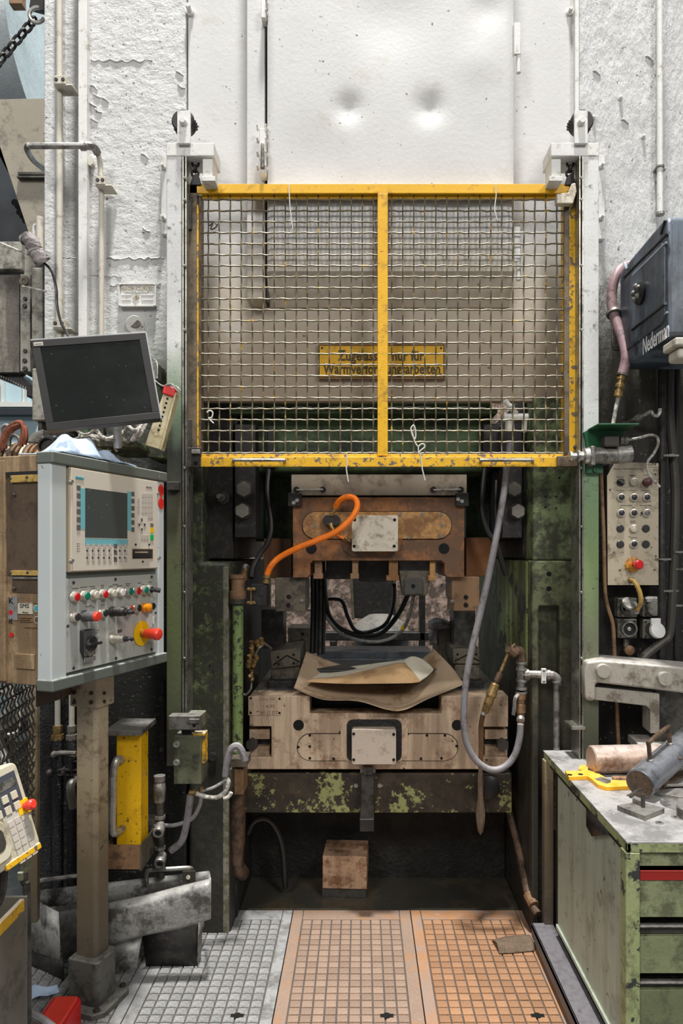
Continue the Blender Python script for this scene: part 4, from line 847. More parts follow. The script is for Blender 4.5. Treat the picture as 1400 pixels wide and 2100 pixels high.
# ties and bits caught in the mesh
def tie(label, pts, m='cable_tie', r=.0028):
    o = ob('cable_tie', B().tube([P(q[0], q[1], DG - .012) for q in pts], r, 6), M[m]); tag(o, label, 'cable tie', 'cable ties on the gate'); return o
tie('white cable tie dangling below the bottom rail left of the centre bar', [(711, 930), (711, 955), (710, 962), (714, 988)])
tie('white cable tie dangling below the bottom rail right of the centre bar', [(862, 928), (865, 958), (868, 972), (871, 985)])
tie('white plastic loop of tie in the mesh right of the centre bar', [(842, 878), (848, 872), (852, 885), (851, 900), (845, 892), (842, 878), (850, 905), (856, 915)])
tie('curled cable tie end low in the mesh above the bottom rail', [(858, 928), (858, 916), (866, 910), (871, 916), (862, 924), (858, 930)])
tie('clear cable tie hanging from the top rail over the left mesh', [(592, 378), (593, 398), (595, 430), (600, 470)], r=.0022)
tie('clear cable tie hanging from the top rail over the right mesh', [(1016, 378), (1017, 400), (1014, 430), (1020, 452)], r=.0022)
tie('grey wire scrap knotted in the upper left mesh', [(427, 440), (428, 462), (436, 458), (432, 470), (440, 468), (446, 460), (440, 458)], 'steel_dark')
tie('pale twist of wire at the left of the dusty ledge', [(424, 846), (430, 842), (436, 846), (434, 856), (428, 858), (438, 868)], r=.003)

# ================================================================ control cabinet on its post
CO = Vector((X(105, 1.9), 1.9, Z(1420, 1.9))); CU = Vector((.3027, .953, 0)).normalized()
CF = Face(CO, CU); CW = .5457; CH = Z(925, 1.9) - CO.z; CD = .36
CS = Face(CO, -CF.T.col[1].xyz)          # left side, local right = towards the front corner
cab = thing('control_cabinet', 'grey and beige operator control cabinet with screen and push buttons on a post', 'control cabinet', CF.pt(.45, .2, 0))
ob('housing', B(CF.T).box(.012, CW - .004, .028, CD, .012, CH - .008), M['cab_beige'], cab, .004)
ob('corner_profile', B(CF.T).box(0, .062, 0, .05, .014, CH - .018), M['cab_alu'], cab, .006, 3)
ob('corner_profile', B(CF.T).box(CW - .036, CW, 0, .05, .014, CH - .018), M['cab_alu'], cab, .006, 3)
ob('front_field', B(CF.T).box(.06, CW - .034, .012, .03, .014, CH - .018), M['cab_green'], cab)
ob('top_cap', B(CF.T).box(-.004, CW + .008, -.008, .05, CH - .034, CH), M['cab_green'], cab, .005, 3)
ob('bottom_cap', B(CF.T).box(-.003, CW + .008, -.008, .05, 0, .034), M['cab_green'], cab, .005, 3)
txt(cab, '6420', CF.pt(*(lambda q: (q[0], .0105, q[1]))(CF.ac(151, 955, -.012))), CF.u, CF.v, M['ink'], .018, .055, 'handwritten_number')

# ---- operator terminal
a0, a1, c0, c1 = CF.r(140, 961, 321, 1165); q = CF.ac(140, 1175, 0); c0 = (c0 + q[1]) / 2; q = CF.ac(321, 988, 0); c1 = (c1 + q[1]) / 2 + .004
OUT = -.006                                       # terminal front lies this far in front of the cabinet face
ob('terminal_body', B(CF.T).box(a0, a1, OUT + .001, .02, c0, c1), M['hmi_edge'], cab, .002)
term = ob('terminal_front', B(CF.T).box(a0 + .003, a1 - .003, OUT - .002, OUT + .002, c0 + .003, c1 - .003), M['hmi_cream'], cab, .0015)
tf = lambda zx, zy: CF.ac(140 + zx / 7.368, 960 + zy / 7.368, -OUT + .002)
def key(z0, z1, m, name='key', lift=.002, par=None):
    p = tf(*z0); r = tf(*z1); y0 = OUT - .002
    return ob(name, B(CF.T).box(min(p[0], r[0]), max(p[0], r[0]), y0 - lift, y0 + .0005, min(p[1], r[1]), max(p[1], r[1])), M[m], par or term, 0)
key((175, 300), (252, 925), 'hmi_blue', 'blue_border', .0006); key((886, 352), (950, 948), 'hmi_blue', 'blue_border', .0006); key((250, 1062), (900, 1172), 'hmi_blue', 'blue_border', .0006)
s0 = tf(252, 268); s1 = tf(888, 1066); key((252, 300), (888, 1064), 'hmi_screen', 'screen', .0012)
for k in range(6):
    key((125, 259 + k * 120), (178, 336 + k * 120), 'key_dark'); key((952, 356 + k * 107.5), (992, 424 + k * 107.5), 'key_dark')
for i, x in enumerate((295, 378, 465, 548, 630, 712, 790, 865)):
    for j, y in enumerate((1180, 1278, 1385)):
        key((x - 24, y - 34), (x + 22, y + 30), 'key_dark' if i == 5 else 'key_light', lift=.0012)
        if j: key((x - 24, y - 44), (x - 8, y - 18), 'p_black', 'indicator', .0022)
for x in (1125, 1168, 1212, 1255):
    for y in (412, 495, 570, 650): key((x - 18, y - 32), (x + 17, y + 30), 'key_light', lift=.0012)
for y in (485, 562, 640): key((1042, y - 30), (1076, y + 30), 'key_light', lift=.0012)
key((1196, 694), (1275, 760), 'key_light', lift=.0012)
for (x, y, s_) in ((1105, 775, '\u25b2'), (1063, 855, '\u25c0'), (1150, 855, '\u25b6'), (1105, 932, '\u25bc')):
    key((x - 19, y - 34), (x + 18, y + 34), 'key_light', lift=.0012)
    p = tf(x, y); h_ = .004
    tri = {'\u25b2': [(-1, -1), (1, -1), (0, 1)], '\u25bc': [(-1, 1), (0, -1), (1, 1)], '\u25c0': [(1, -1), (1, 1), (-1, 0)], '\u25b6': [(-1, -1), (1, 0), (-1, 1)]}[s_]
    ob('arrow_mark', B(CF.T).prism([(p[0] + dx * h_ * 1.2, p[1] + dz * h_) for dx, dz in tri], OUT - .0042, OUT - .003), M['ink'], term)
key((1236, 832), (1280, 888), 'ink_grey'); key((1236, 898), (1282, 978), 'p_yellow'); key((1234, 1008), (1282, 1090), 'p_green2')
for x in (1110, 1153, 1195): key((x - 18, 1012), (x + 18, 1080), 'key_light', lift=.0012)
key((955, 1210), (1278, 1370), 'hmi_edge', 'disk_bay_frame', .001); key((965, 1225), (1268, 1362), 'shaft_dark', 'disk_bay', .0015); key((970, 1305), (1220, 1350), 'p_black', 'disk_drive', .004)
key((1000, 1262), (1190, 1280), 'hmi_edge', 'drive_label', .003)
for k in range(4): key((130, 1136 + k * 37), (140, 1146 + k * 37), 'ink', 'status_light', .001); key((146, 1138 + k * 37), (176, 1144 + k * 37), 'ink_grey', 'lettering', .0004)
key((116, 128), (220, 176), 'teal', 'logo_border', .0006)
p = tf(168, 152); key((124, 138), (212, 166), 'ink_white', 'logo_field', .0008); txt(term, 'SIEMENS', CF.pt(p[0], OUT - .0034, p[1]), CF.u, CF.v, M['teal'], .0075, .036, 'logo')
p = tf(1218, 292); txt(term, 'SIMATIC', CF.pt(p[0], OUT - .0026, p[1]), CF.u, CF.v, M['ink_grey'], .006, .034)
for z in ((40, 205), (45, 1400), (1350, 380), (1362, 1358)):
    p = tf(*z); bolt(cab, CF.pt(p[0], OUT, p[1]), .0055, .008, M['steel_light'], 'washer', CF.n, 'screw')
for z in ((1012, 1155), (1216, 1155), (1120, 1413)): p = tf(*z); bolt(term, CF.pt(p[0], OUT - .002, p[1]), .0035, .003, M['p_black'], 'cyl', CF.n, 'screw')

# ---- push button panel
a0, a1, c0, c1 = CF.r(135, 1189, 322, 1336); q = CF.ac(135, 1381, 0); c0 = (c0 + q[1]) / 2; q = CF.ac(322, 1176, 0); c1 = (c1 + q[1]) / 2
bp_ = ob('button_panel', B(CF.T).box(a0, a1, .002, .014, c0, c1), M['cab_panel'], cab, .001)
def onp(px, py, out=0): q = CF.ac(px, py, out); return CF.pt(q[0], -out, q[1])
def button(px, py, cap, r=.0145, L=.014, name='push_button'):
    p = onp(px, py, .012); n = CF.n
    p = p - n * .012
    o = ob(name, B().lathe([(r * 1.12, 0), (r * 1.12, .003), (r, .005), (r, L), (r * .82, L + .001)], p, n, 18), M['bezel'], cab)
    ob('button_cap', B().lathe([(r * .8, L - .002), (r * .8, L + .002), (r * .7, L + .004), (0, L + .0045)], p, n, 16), M[cap], o); return o
for (x, y, m_) in ((157, 1224, 'p_red'), (177.5, 1222, 'p_green'), (197, 1220, 'p_clear'), (215, 1219, 'p_red'), (233, 1217, 'p_clear'), (250, 1215, 'p_white'), (267, 1213, 'p_green'), (283, 1212, 'p_red'), (298.5, 1210, 'p_green')):
    button(x, y, m_)
for (x, y, m_) in ((157.5, 1265, 'p_black'), (215, 1257, 'p_black'), (268, 1249, 'p_redorange'), (284, 1247, 'p_black'), (313, 1243, 'p_black')): button(x, y, m_)
o = button(309, 1209, 'p_black', name='selector_switch')
p = onp(309, 1209, .012); ob('selector_knob', B().tube([p + CF.n * .002, p + CF.n * .02 - CF.v * .001], .010, 8, flat=.5).tube([p + CF.n * .012 + CF.u * .002, p + CF.n * .03 + CF.u * .012 - CF.v * .004], .008, 8), M['p_black'], o)
p = onp(172, 1263, 0); o = ob('long_push_button', B().lathe([(.017, 0), (.017, .008), (.016, .012), (.016, .03), (.0145, .032), (.0145, .042), (.012, .046)], p, CF.n, 16), M['p_grey'], cab)
ob('button_cap', B().lathe([(.0145, .042), (.0145, .05), (.013, .053), (0, .054)], p, CF.n, 16), M['p_redbright'], o)
for (px, py, L) in ((229, 1254, .05), (230, 1309, .045)):
    p = onp(px, py, 0)
    o = ob('key_switch', B().lathe([(.0165, 0), (.0165, .008), (.0145, .01), (.0145, L * .7), (.0125, L * .72), (.0125, L)], p, CF.n, 18), M['bezel'] if py > 1300 else M['steel_dark'], cab)
    ob('key_bit', B().cyl(p + CF.n * L, p + CF.n * (L + .012), .008, n=10).tube([p + CF.n * (L + .006), p + CF.n * (L + .016) + CF.u * .012, p + CF.n * (L + .018) + CF.u * .016 - CF.v * .006], .006, 6), M['p_black'], o)
ob('joystick_button', B().lathe([(.013, 0), (.013, .01), (.011, .012), (.013, .026), (.011, .03)], onp(252, 1252, 0), CF.n, 14), M['p_grey'], cab)
ob('signal_lamp', B().lathe([(.0155, 0), (.0155, .012), (.0135, .014), (.0135, .026), (.008, .029), (0, .03)], onp(294, 1246, 0), CF.n, 18), M['p_orange'], cab)
# rotary main switch
q0 = CF.ac(164, 1292); q1 = CF.ac(189, 1350); w_ = q1[0] - q0[0]; top_ = q0[1]; bot = q1[1]
rs = ob('rotary_switch', B(CF.T).prism([(q0[0], top_), (q1[0], top_), (q1[0], bot + .03), (q0[0] + w_ * .72, bot), (q0[0] + w_ * .28, bot), (q0[0], bot + .03)], -.012, .003), M['p_black'], cab, .003)
ob('switch_plate', B(CF.T).box(q0[0] + .004, q1[0] - .003, -.014, -.0115, top_ - .078, top_ - .004), M['p_grey'], rs)
cx = (q0[0] + q1[0]) / 2
ob('switch_knob', B(CF.T).cyl((cx, -.014, top_ - .042), (cx, -.026, top_ - .042), .022, n=20).box(cx - .028, cx + .03, -.036, -.024, top_ - .047, top_ - .038), M['p_black'], rs, .003)
ob('label_strip', B(CF.T).box(q0[0] + .003, q1[0] - .002, -.0145, -.0115, top_ - .096, top_ - .082), M['steel_light'], rs)
ob('lock_rose', B(CF.T).cyl((cx, -.012, bot + .028), (cx, -.016, bot + .028), .017, n=18), M['steel_light'], rs)
# emergency stop
p = onp(290, 1299, 0); es = ob('emergency_stop', B().lathe([(.042, 0), (.042, .002), (.0, .0021)], p, CF.n, 28), M['p_yellow'], cab)
ob('stop_collar', B().lathe([(.014, .0), (.014, .012), (.011, .014)], p, CF.n, 16), M['estop_dirty'], es)
ob('stop_head', B().lathe([(.011, .012), (.017, .022), (.018, .05), (.0205, .054), (.0205, .066), (.016, .072), (0, .074)], p, CF.n, 20), M['p_redbright'], es)
q = CF.ac(309, 1273); ob('white_tape', B(CF.T).box(q[0] - .02, q[0] + .02, .0005, .0025, q[1] - .012, q[1] + .012).box(q[0] - .01, q[0] + .01, .0004, .0025, q[1] - .024, q[1] + .024), M['p_white'], cab)
# small printed captions over the buttons
def cap_line(x0, x1, y, th=.0018): a = CF.ac(x0, y); b_ = CF.ac(x1, y); return B(CF.T).box(a[0], b_[0], .0014, .0025, a[1] - th, a[1] + th)
for (x0, x1, y) in ((149, 162, 1207.5), (165, 180, 1205), (170, 176, 1211), (184, 196, 1203.5), (190, 196, 1207), (207, 214, 1201), (208, 214, 1205), (224, 232, 1203), (232, 243, 1199.5), (240, 252, 1202), (258, 268, 1197.5), (260, 266, 1201), (283, 291, 1196), (292, 297, 1198.5), (306, 312, 1194), (208, 216, 1241), (190, 194, 1246), (176, 190, 1244)):
    ob('caption', cap_line(x0, x1, y), M['ink_grey'], cab)
for k, y in enumerate((1294, 1299, 1305, 1309, 1313)): ob('caption', cap_line(192, 204 - (k % 3) * 2, y, .0015), M['ink_grey'], cab)
ob('label_tag', cap_line(242, 251, 1295, .005), M['p_grey'], cab); ob('label_tag', cap_line(224, 235, 1296, .005), M['key_light'], cab)
for (x, y) in ((151, 1195), (237, 1188), (311, 1183), (139, 1284), (319, 1257), (151, 1370), (238, 1350), (311, 1332)):
    bolt(cab, onp(x, y, 0), .005, .002, M['shaft_dark'], 'dome', CF.n, 'screw')
# red oval stickers on the right profile
for y in (1006, 1032):
    q = CF.ac(330, y); ob('red_sticker', B(CF.T).prism([(q[0] + .015 * math.cos(i * math.pi / 9), q[1] + .022 * math.sin(i * math.pi / 9)) for i in range(18)], -.0015, .001), M['p_redbright'], cab)
    for k in range(4): ob('sticker_bar', B(CF.T).box(q[0] - .010 + k * .0055, q[0] - .0075 + k * .0055, -.0022, -.001, q[1] - .013, q[1] + .013), M['p_red'], cab)

# ---- left side of the cabinet
def sr(x0, y0, x1, y1): return CS.r(x0, y0, x1, y1)
SB = .011                                           # side skin sits this far inside
def sbox(name, x0, y0, x1, y1, m, front, back, bev=0):
    a = sr(x0, y0, x1, y1); return ob(name, B(CS.T).box(a[0], a[1], front, back, a[2], a[3]), M[m], cab, bev)
sbox('side_lip', -40, 938, 95, 966, 'cab_beige', .004, .014, .003)
sbox('side_recess', 9, 966, 93, 1182, 'cab_brown', .009, .013, .001)
sbox('side_edge', 94, 940, 103, 1403, 'cab_beige', .002, .013, .002)
sbox('side_edge', -20, 945, 8, 1398, 'cab_beige', .003, .013, .002)
sbox('brush_bar', 20, 975, 93, 987, 'yellow_cable', .002, .011, .001); sbox('brush_bar', 20, 1170, 93, 1181, 'yellow_cable', .002, .011, .001)
sbox('brush_strip', 12, 968, 93, 974, 'black_rubber', .003, .011); sbox('brush_strip', 18, 1183, 93, 1188, 'steel_light', .003, .011)
sbox('side_recess', 20, 1190, 93, 1217, 'cab_brown', .009, .013)
for (x, y) in ((23, 981), (57, 979), (91, 978), (23, 1175), (58, 1174), (90, 1173), (29, 1015), (86, 1010), (29, 1207), (85, 1207)):
    q = CS.ac(x, y, -.005); bolt(cab, CS.pt(q[0], .004, q[1]), .005, .004, M['shaft_dark'], 'dome', CS.n, 'screw')
sbox('type_label', 12, 1224, 31, 1273, 'steel_light', .008, .012)
sbox('type_label', 32, 1225, 86, 1238, 'cab_beige', .0085, .012)
sbox('maker_label', 32, 1237, 62, 1260, 'p_clear', .0075, .012)
def st(s_, px, py, h_, w_, m='ink', name='lettering'):
    q = CS.ac(px, py, -.0072); txt(cab, s_, CS.pt(q[0], .0072, q[1]), CS.u, CS.v, M[m], h_, w_, name)
st('SMS', 50, 1243, .012, .032, 'ink', 'logo'); st('SMS group', 52, 1256, .005, .02); st('K', 22, 1233, .016, .014, 'ink', 'logo'); st('K', 22, 1275, .016, .014, 'ink', 'logo')
for (y, x0, x1) in ((1227, 36, 82), (1231, 40, 76), (1266, 34, 58), (1270, 34, 56), (1274, 34, 60), (1286, 44, 74)): sbox('caption', x0, y, x1, y + 2, 'clamp_brown', .0075, .012)
for (x, y, m_) in ((75, 1248, 'teal'), (76, 1271, 'rust_block')):
    q = CS.ac(x, y, -.008); ob('round_label', B(CS.T).cyl((q[0], .009, q[1]), (q[0], .0075, q[1]), .0105, n=20), M['p_clear'], cab); ob('round_label', B(CS.T).cyl((q[0], .0078, q[1]), (q[0], .0068, q[1]), .008, n=20), M[m_], cab)
for (x, y) in ((22, 1256), (23, 1302)):
    q = CS.ac(x, y, -.008); ob('round_label', B(CS.T).cyl((q[0], .009, q[1]), (q[0], .0075, q[1]), .007, n=16), M['p_red'], cab)
sbox('data_plate', 26, 1341, 66, 1374, 'cab_beige', .006, .012, .001)
for k in range(4): sbox('caption', 29, 1347 + k * 6.5, 42 + (k % 2) * 4, 1348.5 + k * 6.5, 'clamp_brown', .0055, .0065); sbox('caption', 54, 1357 + k * 4, 62, 1358 + k * 4, 'clamp_brown', .0055, .0065)

# ---- post of the cabinet
PO = P(197, 1460, 2.355); PO.z = 0; PF = Face(PO, CU)       # corner edge nearest the camera
post = thing('cabinet_post', 'beige steel post with dark boot and flanged foot under the control cabinet', 'post', PF.pt(.03, .04, 0))
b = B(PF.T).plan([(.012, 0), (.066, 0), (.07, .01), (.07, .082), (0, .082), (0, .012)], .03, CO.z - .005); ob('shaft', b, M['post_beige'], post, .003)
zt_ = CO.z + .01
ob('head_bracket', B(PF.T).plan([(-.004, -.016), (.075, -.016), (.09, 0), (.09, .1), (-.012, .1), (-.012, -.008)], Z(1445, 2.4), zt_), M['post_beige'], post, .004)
for (a_, z_) in ((.018, Z(1420, 2.38)), (.018, Z(1437, 2.38))):
    bolt(post, PF.pt(.02, -.017, z_), .006, .004, M['shaft_dark'], 'cyl', PF.n)
for (px, y) in ((153, 1420), (188, 1421), (153, 1440), (188, 1440)):
    S2 = Face(PF.pt(-.012, 0, 0), CS.u); q = S2.ac(px, y); bolt(post, S2.pt(q[0], -.002, q[1]), .007, .004, M['shaft_dark'], 'cyl', S2.n)
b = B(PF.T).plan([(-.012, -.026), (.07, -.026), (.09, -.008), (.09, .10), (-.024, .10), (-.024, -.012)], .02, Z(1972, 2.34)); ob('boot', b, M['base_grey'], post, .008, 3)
b = B(PF.T).plan([(-.03, -.06), (.10, -.06), (.125, -.035), (.125, .13), (-.06, .13), (-.06, -.03)], .0, .042); ob('foot_flange', b, M['base_grey'], post, .005)
for (a_, b_) in ((-.035, -.03), (.105, -.03), (.105, .11)): bolt(post, PF.pt(a_, b_, .042), .009, .008, M['bolt_dark'], 'washer', (0, 0, 1))

# ---- monitor
MTL, MTR, MBL = P(61, 698, 2.05), P(296, 682, 2.15), P(96, 883, 2.05)
MF = Face(MBL, MTR - MTL, MTL - MBL); MW = (MTR - MTL).length; MH = (MTL - MBL).length
mon = thing('flat_monitor', 'black flat monitor tilted over the control cabinet with blank dusty screen', 'monitor', MF.pt(MW / 2, .05, 0))
fr = .022
ob('case', B(MF.T).box(0, MW, .004, .05, 0, MH), M['mon_case'], mon, .004)
ob('bezel', B(MF.T).box(0, MW, 0, .01, 0, fr).box(0, MW, 0, .01, MH - fr, MH).box(0, fr, 0, .01, fr, MH - fr).box(MW - fr, MW, 0, .01, fr, MH - fr), M['mon_case'], mon, .0015)
ob('edge_trim', B(MF.T).box(-.001, MW + .001, .001, .03, MH - .002, MH + .004).box(MW - .001, MW + .004, .001, .03, 0, MH), M['mon_edge'], mon, .001)
ob('screen', B(MF.T).box(fr, MW - fr, .003, .006, fr, MH - fr), M['mon_glass'], mon)
ob('label', B(MF.T).box(.006, .032, -.001, .001, MH - .018, MH - .007), M['key_light'], mon); 
ob('label_print', B(MF.T).box(.009, .029, -.0014, 0, MH - .0145, MH - .0115), M['ink_grey'], mon)
ob('support_pole', B().cyl(P(241, 918, 2.36), P(241, 800, 2.3), .014, n=12), M['steel_light'], mon)
ob('mount_arm', B().tube([P(241, 810, 2.3), P(215, 800, 2.26), MF.pt(MW / 2, .05, MH / 2)], .016, 8), M['black_iron'], mon)

# ---- cloth on the cabinet
zc = CO.z + CH
rows = []
random.seed(4)
for j, b_ in enumerate((-.012, .02, .06, .10, .14)):
    r = []
    for i, a_ in enumerate((.06, .10, .15, .20, .24, .29, .34, .40)):
        h_ = .004 + 1.35 * (.042 if j in (1, 2) and i in (1, 2, 3) else .026 if j in (1, 2) and i in (4, 5) else .008) * random.uniform(.75, 1.2) * (0.35 if i in (0, 7) or j in (0, 4) else 1)
        if (i + j) % 2: h_ *= .72
        r.append(CF.pt(a_ + random.uniform(-.012, .012), b_ + random.uniform(-.008, .008) + .02, CH + h_))
    rows.append(r)
cl = ob('cleaning_cloth', B().sheet(rows, 4, 4), M['cloth_blue'], solid=.003, sharp=80); tag(cl, 'crumpled pale blue cleaning cloth lying on top of the control cabinet', 'cloth')

# ================================================================ things between the cabinet and the press
sh = thing('green_shelf_bracket', 'green steel shelf bracket behind the control cabinet top', 'bracket', P(280, 935, 2.55))
ob('shelf', B().box(X(205, 2.5), X(287, 2.5), 2.45, 2.75, Z(920, 2.5), Z(908, 2.5)), M['green_leg'], sh, .003)
ob('gusset', B().fp([(287, 905), (334, 850), (334, 940), (300, 938)], 2.6, .2), M['green_leg'], sh, .004)
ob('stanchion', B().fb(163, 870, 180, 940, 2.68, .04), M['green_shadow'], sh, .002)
sl = thing('slotted_bracket', 'cream slotted steel strip leaning with red tape round its upper end', 'bracket', P(300, 910, 2.5))
ob('strip', B().fp([(297, 912), (330, 922), (361, 806), (338, 798)], 2.5, .012), M['cream_slot'], sl, .001)
ob('strip_flange', B().fp([(327, 922), (331, 923), (362, 806), (358, 805)], 2.48, .04), M['cream_slot'], sl, .001)
for k in range(9): hole(sl, P(325 + k * 2.6, 882 - k * 9.2, 2.4995), .004)
ob('red_tape', B().fp([(332, 806), (336, 788), (361, 796), (357, 814)], 2.488, .03), M['red_tape'], sl, .004)
ob('wire_end', B().tube([P(340, 790, 2.49), P(352, 788, 2.48), P(362, 800, 2.47), P(368, 806, 2.47)], .004, 6), M['grey_cable'], sl)
ob('wire_end', B().tube([P(346, 790, 2.49), P(362, 793, 2.47), P(370, 802, 2.47)], .003, 6), M['white_cable'], sl)
ob('wire_end', B().tube([P(312, 775, 2.5), P(330, 790, 2.5), P(345, 792, 2.49)], .003, 6), M['grey_cable'], sl)
random.seed(5)
cbn = thing('cable_tangle', 'tangle of grey and white cables behind the cabinet under the monitor', 'cables', P(220, 920, 2.45))
for (pts, r, m_) in (
    ([(135, 930), (150, 905), (175, 896), (205, 900), (230, 915)], .006, 'grey_cable'), ([(140, 935), (158, 912), (182, 902), (212, 908), (226, 925)], .005, 'grey_cable'),
    ([(150, 876), (168, 890), (185, 888), (200, 874)], .005, 'grey_cable'), ([(196, 878), (205, 892), (220, 900), (232, 896)], .007, 'white_cable'), ([(212, 872), (216, 890), (226, 902)], .006, 'green_leg'),
    ([(236, 895), (255, 885), (268, 870), (285, 875)], .008, 'grey_cable'), ([(262, 872), (276, 882), (292, 870)], .006, 'white_cable'), ([(270, 905), (285, 880), (296, 862)], .007, 'white_cable'), ([(277, 908), (291, 885), (303, 862)], .006, 'white_cable'),
    ([(130, 935), (142, 912), (160, 898), (190, 893), (222, 905), (240, 925)], .005, 'white_cable'), ([(252, 900), (262, 905), (272, 892)], .009, 'steel_mid')):
    ob('cable', B().tube([P(x, y, 2.46 + random.uniform(-.05, .05)) for x, y in pts], r, 7), M[m_], cbn)
jb = thing('small_connector_box', 'small grey connector box on the column right of the monitor', 'connector box', P(315, 780, 2.7))
ob('box', B().fb(305, 742, 321, 778, 2.72, .12), M['socket_grey'], jb, .004)
ob('clip', B().tube([P(306, 741, 2.72), P(314, 737, 2.7), P(322, 745, 2.7), P(322, 776, 2.7)], .003, 6), M['steel_light'], jb)

# pipes and handrail on the left column
def clamp(t, x, y, D, wd=12):
    ob('pipe_clamp', B().fb(x - wd, y - 9, x + wd, y + 9, D - .045, .05).fb(x - wd, y + 9, x + wd + 14, y + 12, D - .04, .07), M['cream_pipe'], t, .006)
    for dx in (-wd + 5, wd - 5): bolt(t, P(x + dx, y, D - .045), .006, .004, M['shaft_dark'], 'washer')
vp = thing('conduit_pipe', 'tall cream conduit pipe clamped along the left edge of the press', 'pipe', P(122, 690, 2.83))
ob('pipe', B().cyl(P(122, -60, 2.83), P(122, 600, 2.83), .0135, n=14), M['cream_pipe'], vp)
ob('pipe', B().cyl(P(122, 596, 2.83), P(122, 745, 2.83), .0150, n=14), M['cream_pipe'], vp)
clamp(vp, 122, 163, 2.83); clamp(vp, 120, 663, 2.83)
hr = thing('handrail_pipe', 'bent grey handrail pipe returning into the column with an elbow union', 'pipe', P(208, 690, 2.78))
ob('rail', B().tube([P(88, 345, 3.0), P(70, 330, 2.85), P(58, 312, 2.72), P(56, 302, 2.66), P(64, 299, 2.66), P(100, 299, 2.66), P(160, 299, 2.7), P(178, 299, 2.72)], .012, 10), M['pipe_galv'], hr)
ob('elbow', B().tube([P(170, 299, 2.72), P(185, 299, 2.73), P(194, 304, 2.75), P(200, 314, 2.77)], .016, 10).cyl(P(164, 299, 2.715), P(176, 299, 2.72), .019, n=10), M['pipe_galv'], hr)
ob('elbow', B().tube([P(198, 310, 2.77), P(204, 325, 2.78), P(206, 345, 2.79), P(206, 362, 2.79)], .011, 10), M['cream_pipe'], hr)
ob('pipe', B().cyl(P(208, 380, 2.81), P(208, 740, 2.81), .011, n=12), M['cream_pipe'], hr)
clamp(hr, 205, 369, 2.81, 10)
bolt(hr, P(188, 337, 2.85), .016, .02, M['cream_pipe'], 'hex')
ca = thing('cable', 'dark cable draped from the grey rag down the left edge of the press', 'cable', P(138, 690, 2.7))
ob('cable', B().tube([P(85, 535, 2.8), P(105, 555, 2.78), P(115, 590, 2.76), P(117, 625, 2.76), P(125, 660, 2.74), P(140, 690, 2.7), P(150, 730, 2.5)], .0055, 7), M['black_rubber'], ca)

# ---- limit switch box at the foot of the left post
D = 2.58
lsb = thing('limit_switch_box', 'green steel limit switch box with two socket screws on the left post', 'switch box', P(384, 1608, D))
ob('box', B().fb(356, 1510, 412, 1608, D, .1), M['box_green'], lsb, .002)
ob('yellow_insert', B().fb(395, 1504, 420, 1509, D + .015, .05).fb(411.5, 1507, 420, 1566, D + .02, .05), M['yellow_worn'], lsb, .002)
for y in (1526, 1563): bolt(lsb, P(362, y, D), .010, .012, M['steel_light'], 'washer')
sb = thing('gate_stop_bracket', 'dusty steel stop bracket above the green limit switch box', 'bracket', P(380, 1497, D))
ob('front_bar', B().fb(345, 1468, 411, 1497, D - .02, .05), M['steel_mid'], sb, .003)
ob('rear_bar', B().fb(386, 1461, 419, 1488, D + .05, .04), M['box_green'], sb, .003)
ob('nut_block', B().fb(387, 1475, 408, 1484, D - .03, .02), M['steel_mid'], sb, .002); hole(sb, P(398, 1488, D - .0205), .006)
ob('web', B().fb(372, 1495, 392, 1511, D + .03, .04), M['black_iron'], sb)
# junction block with white cables
jk = thing('junction_block', 'pale junction block on the brown pipe with cables entering it', 'junction block', P(488, 1630, 2.76))
ob('block', B().fb(480, 1577, 499, 1630, 2.76, .1), M['clamp_brown'], jk, .003); ob('block_side', B().fb(470, 1577, 481, 1632, 2.78, .08), M['clamp_grey'], jk, .003)
ob('upper_block', B().fb(472, 1556, 506, 1574, 2.74, .1), M['clamp_grey'], jk, .003)
lc = thing('cable_loop', 'loop of pale grey cables from the switch box to the junction block', 'cables', P(430, 1632, 2.66))
for (pts, r, m_) in (([(414, 1622), (435, 1616), (455, 1605), (466, 1595)], .006, 'grey_cable'), ([(402, 1627), (425, 1634), (445, 1635), (460, 1625), (468, 1605), (464, 1595)], .009, 'white_cable'),
    ([(458, 1636), (468, 1634), (474, 1625)], .008, 'white_cable'), ([(462, 1592), (466, 1560), (475, 1535), (488, 1530), (498, 1545), (502, 1560)], .014, 'grey_rubber'),
    ([(390, 1630), (388, 1650), (382, 1690), (372, 1725), (350, 1745)], .014, 'grey_rubber'), ([(413, 1632), (408, 1655), (392, 1680), (360, 1692), (338, 1693)], .008, 'grey_rubber'), ([(475, 1540), (490, 1538), (504, 1556)], .006, 'white_cable')):
    ob('cable', B().tube([P(x, y, 2.66) for x, y in pts], r, 8), M[m_], lc)
ob('gland', B().cyl(P(388, 1624, 2.66), P(402, 1626, 2.66), .012, n=8).cyl(P(413, 1612, 2.66), P(412, 1624, 2.66), .008, n=8), M['brass'], lc)
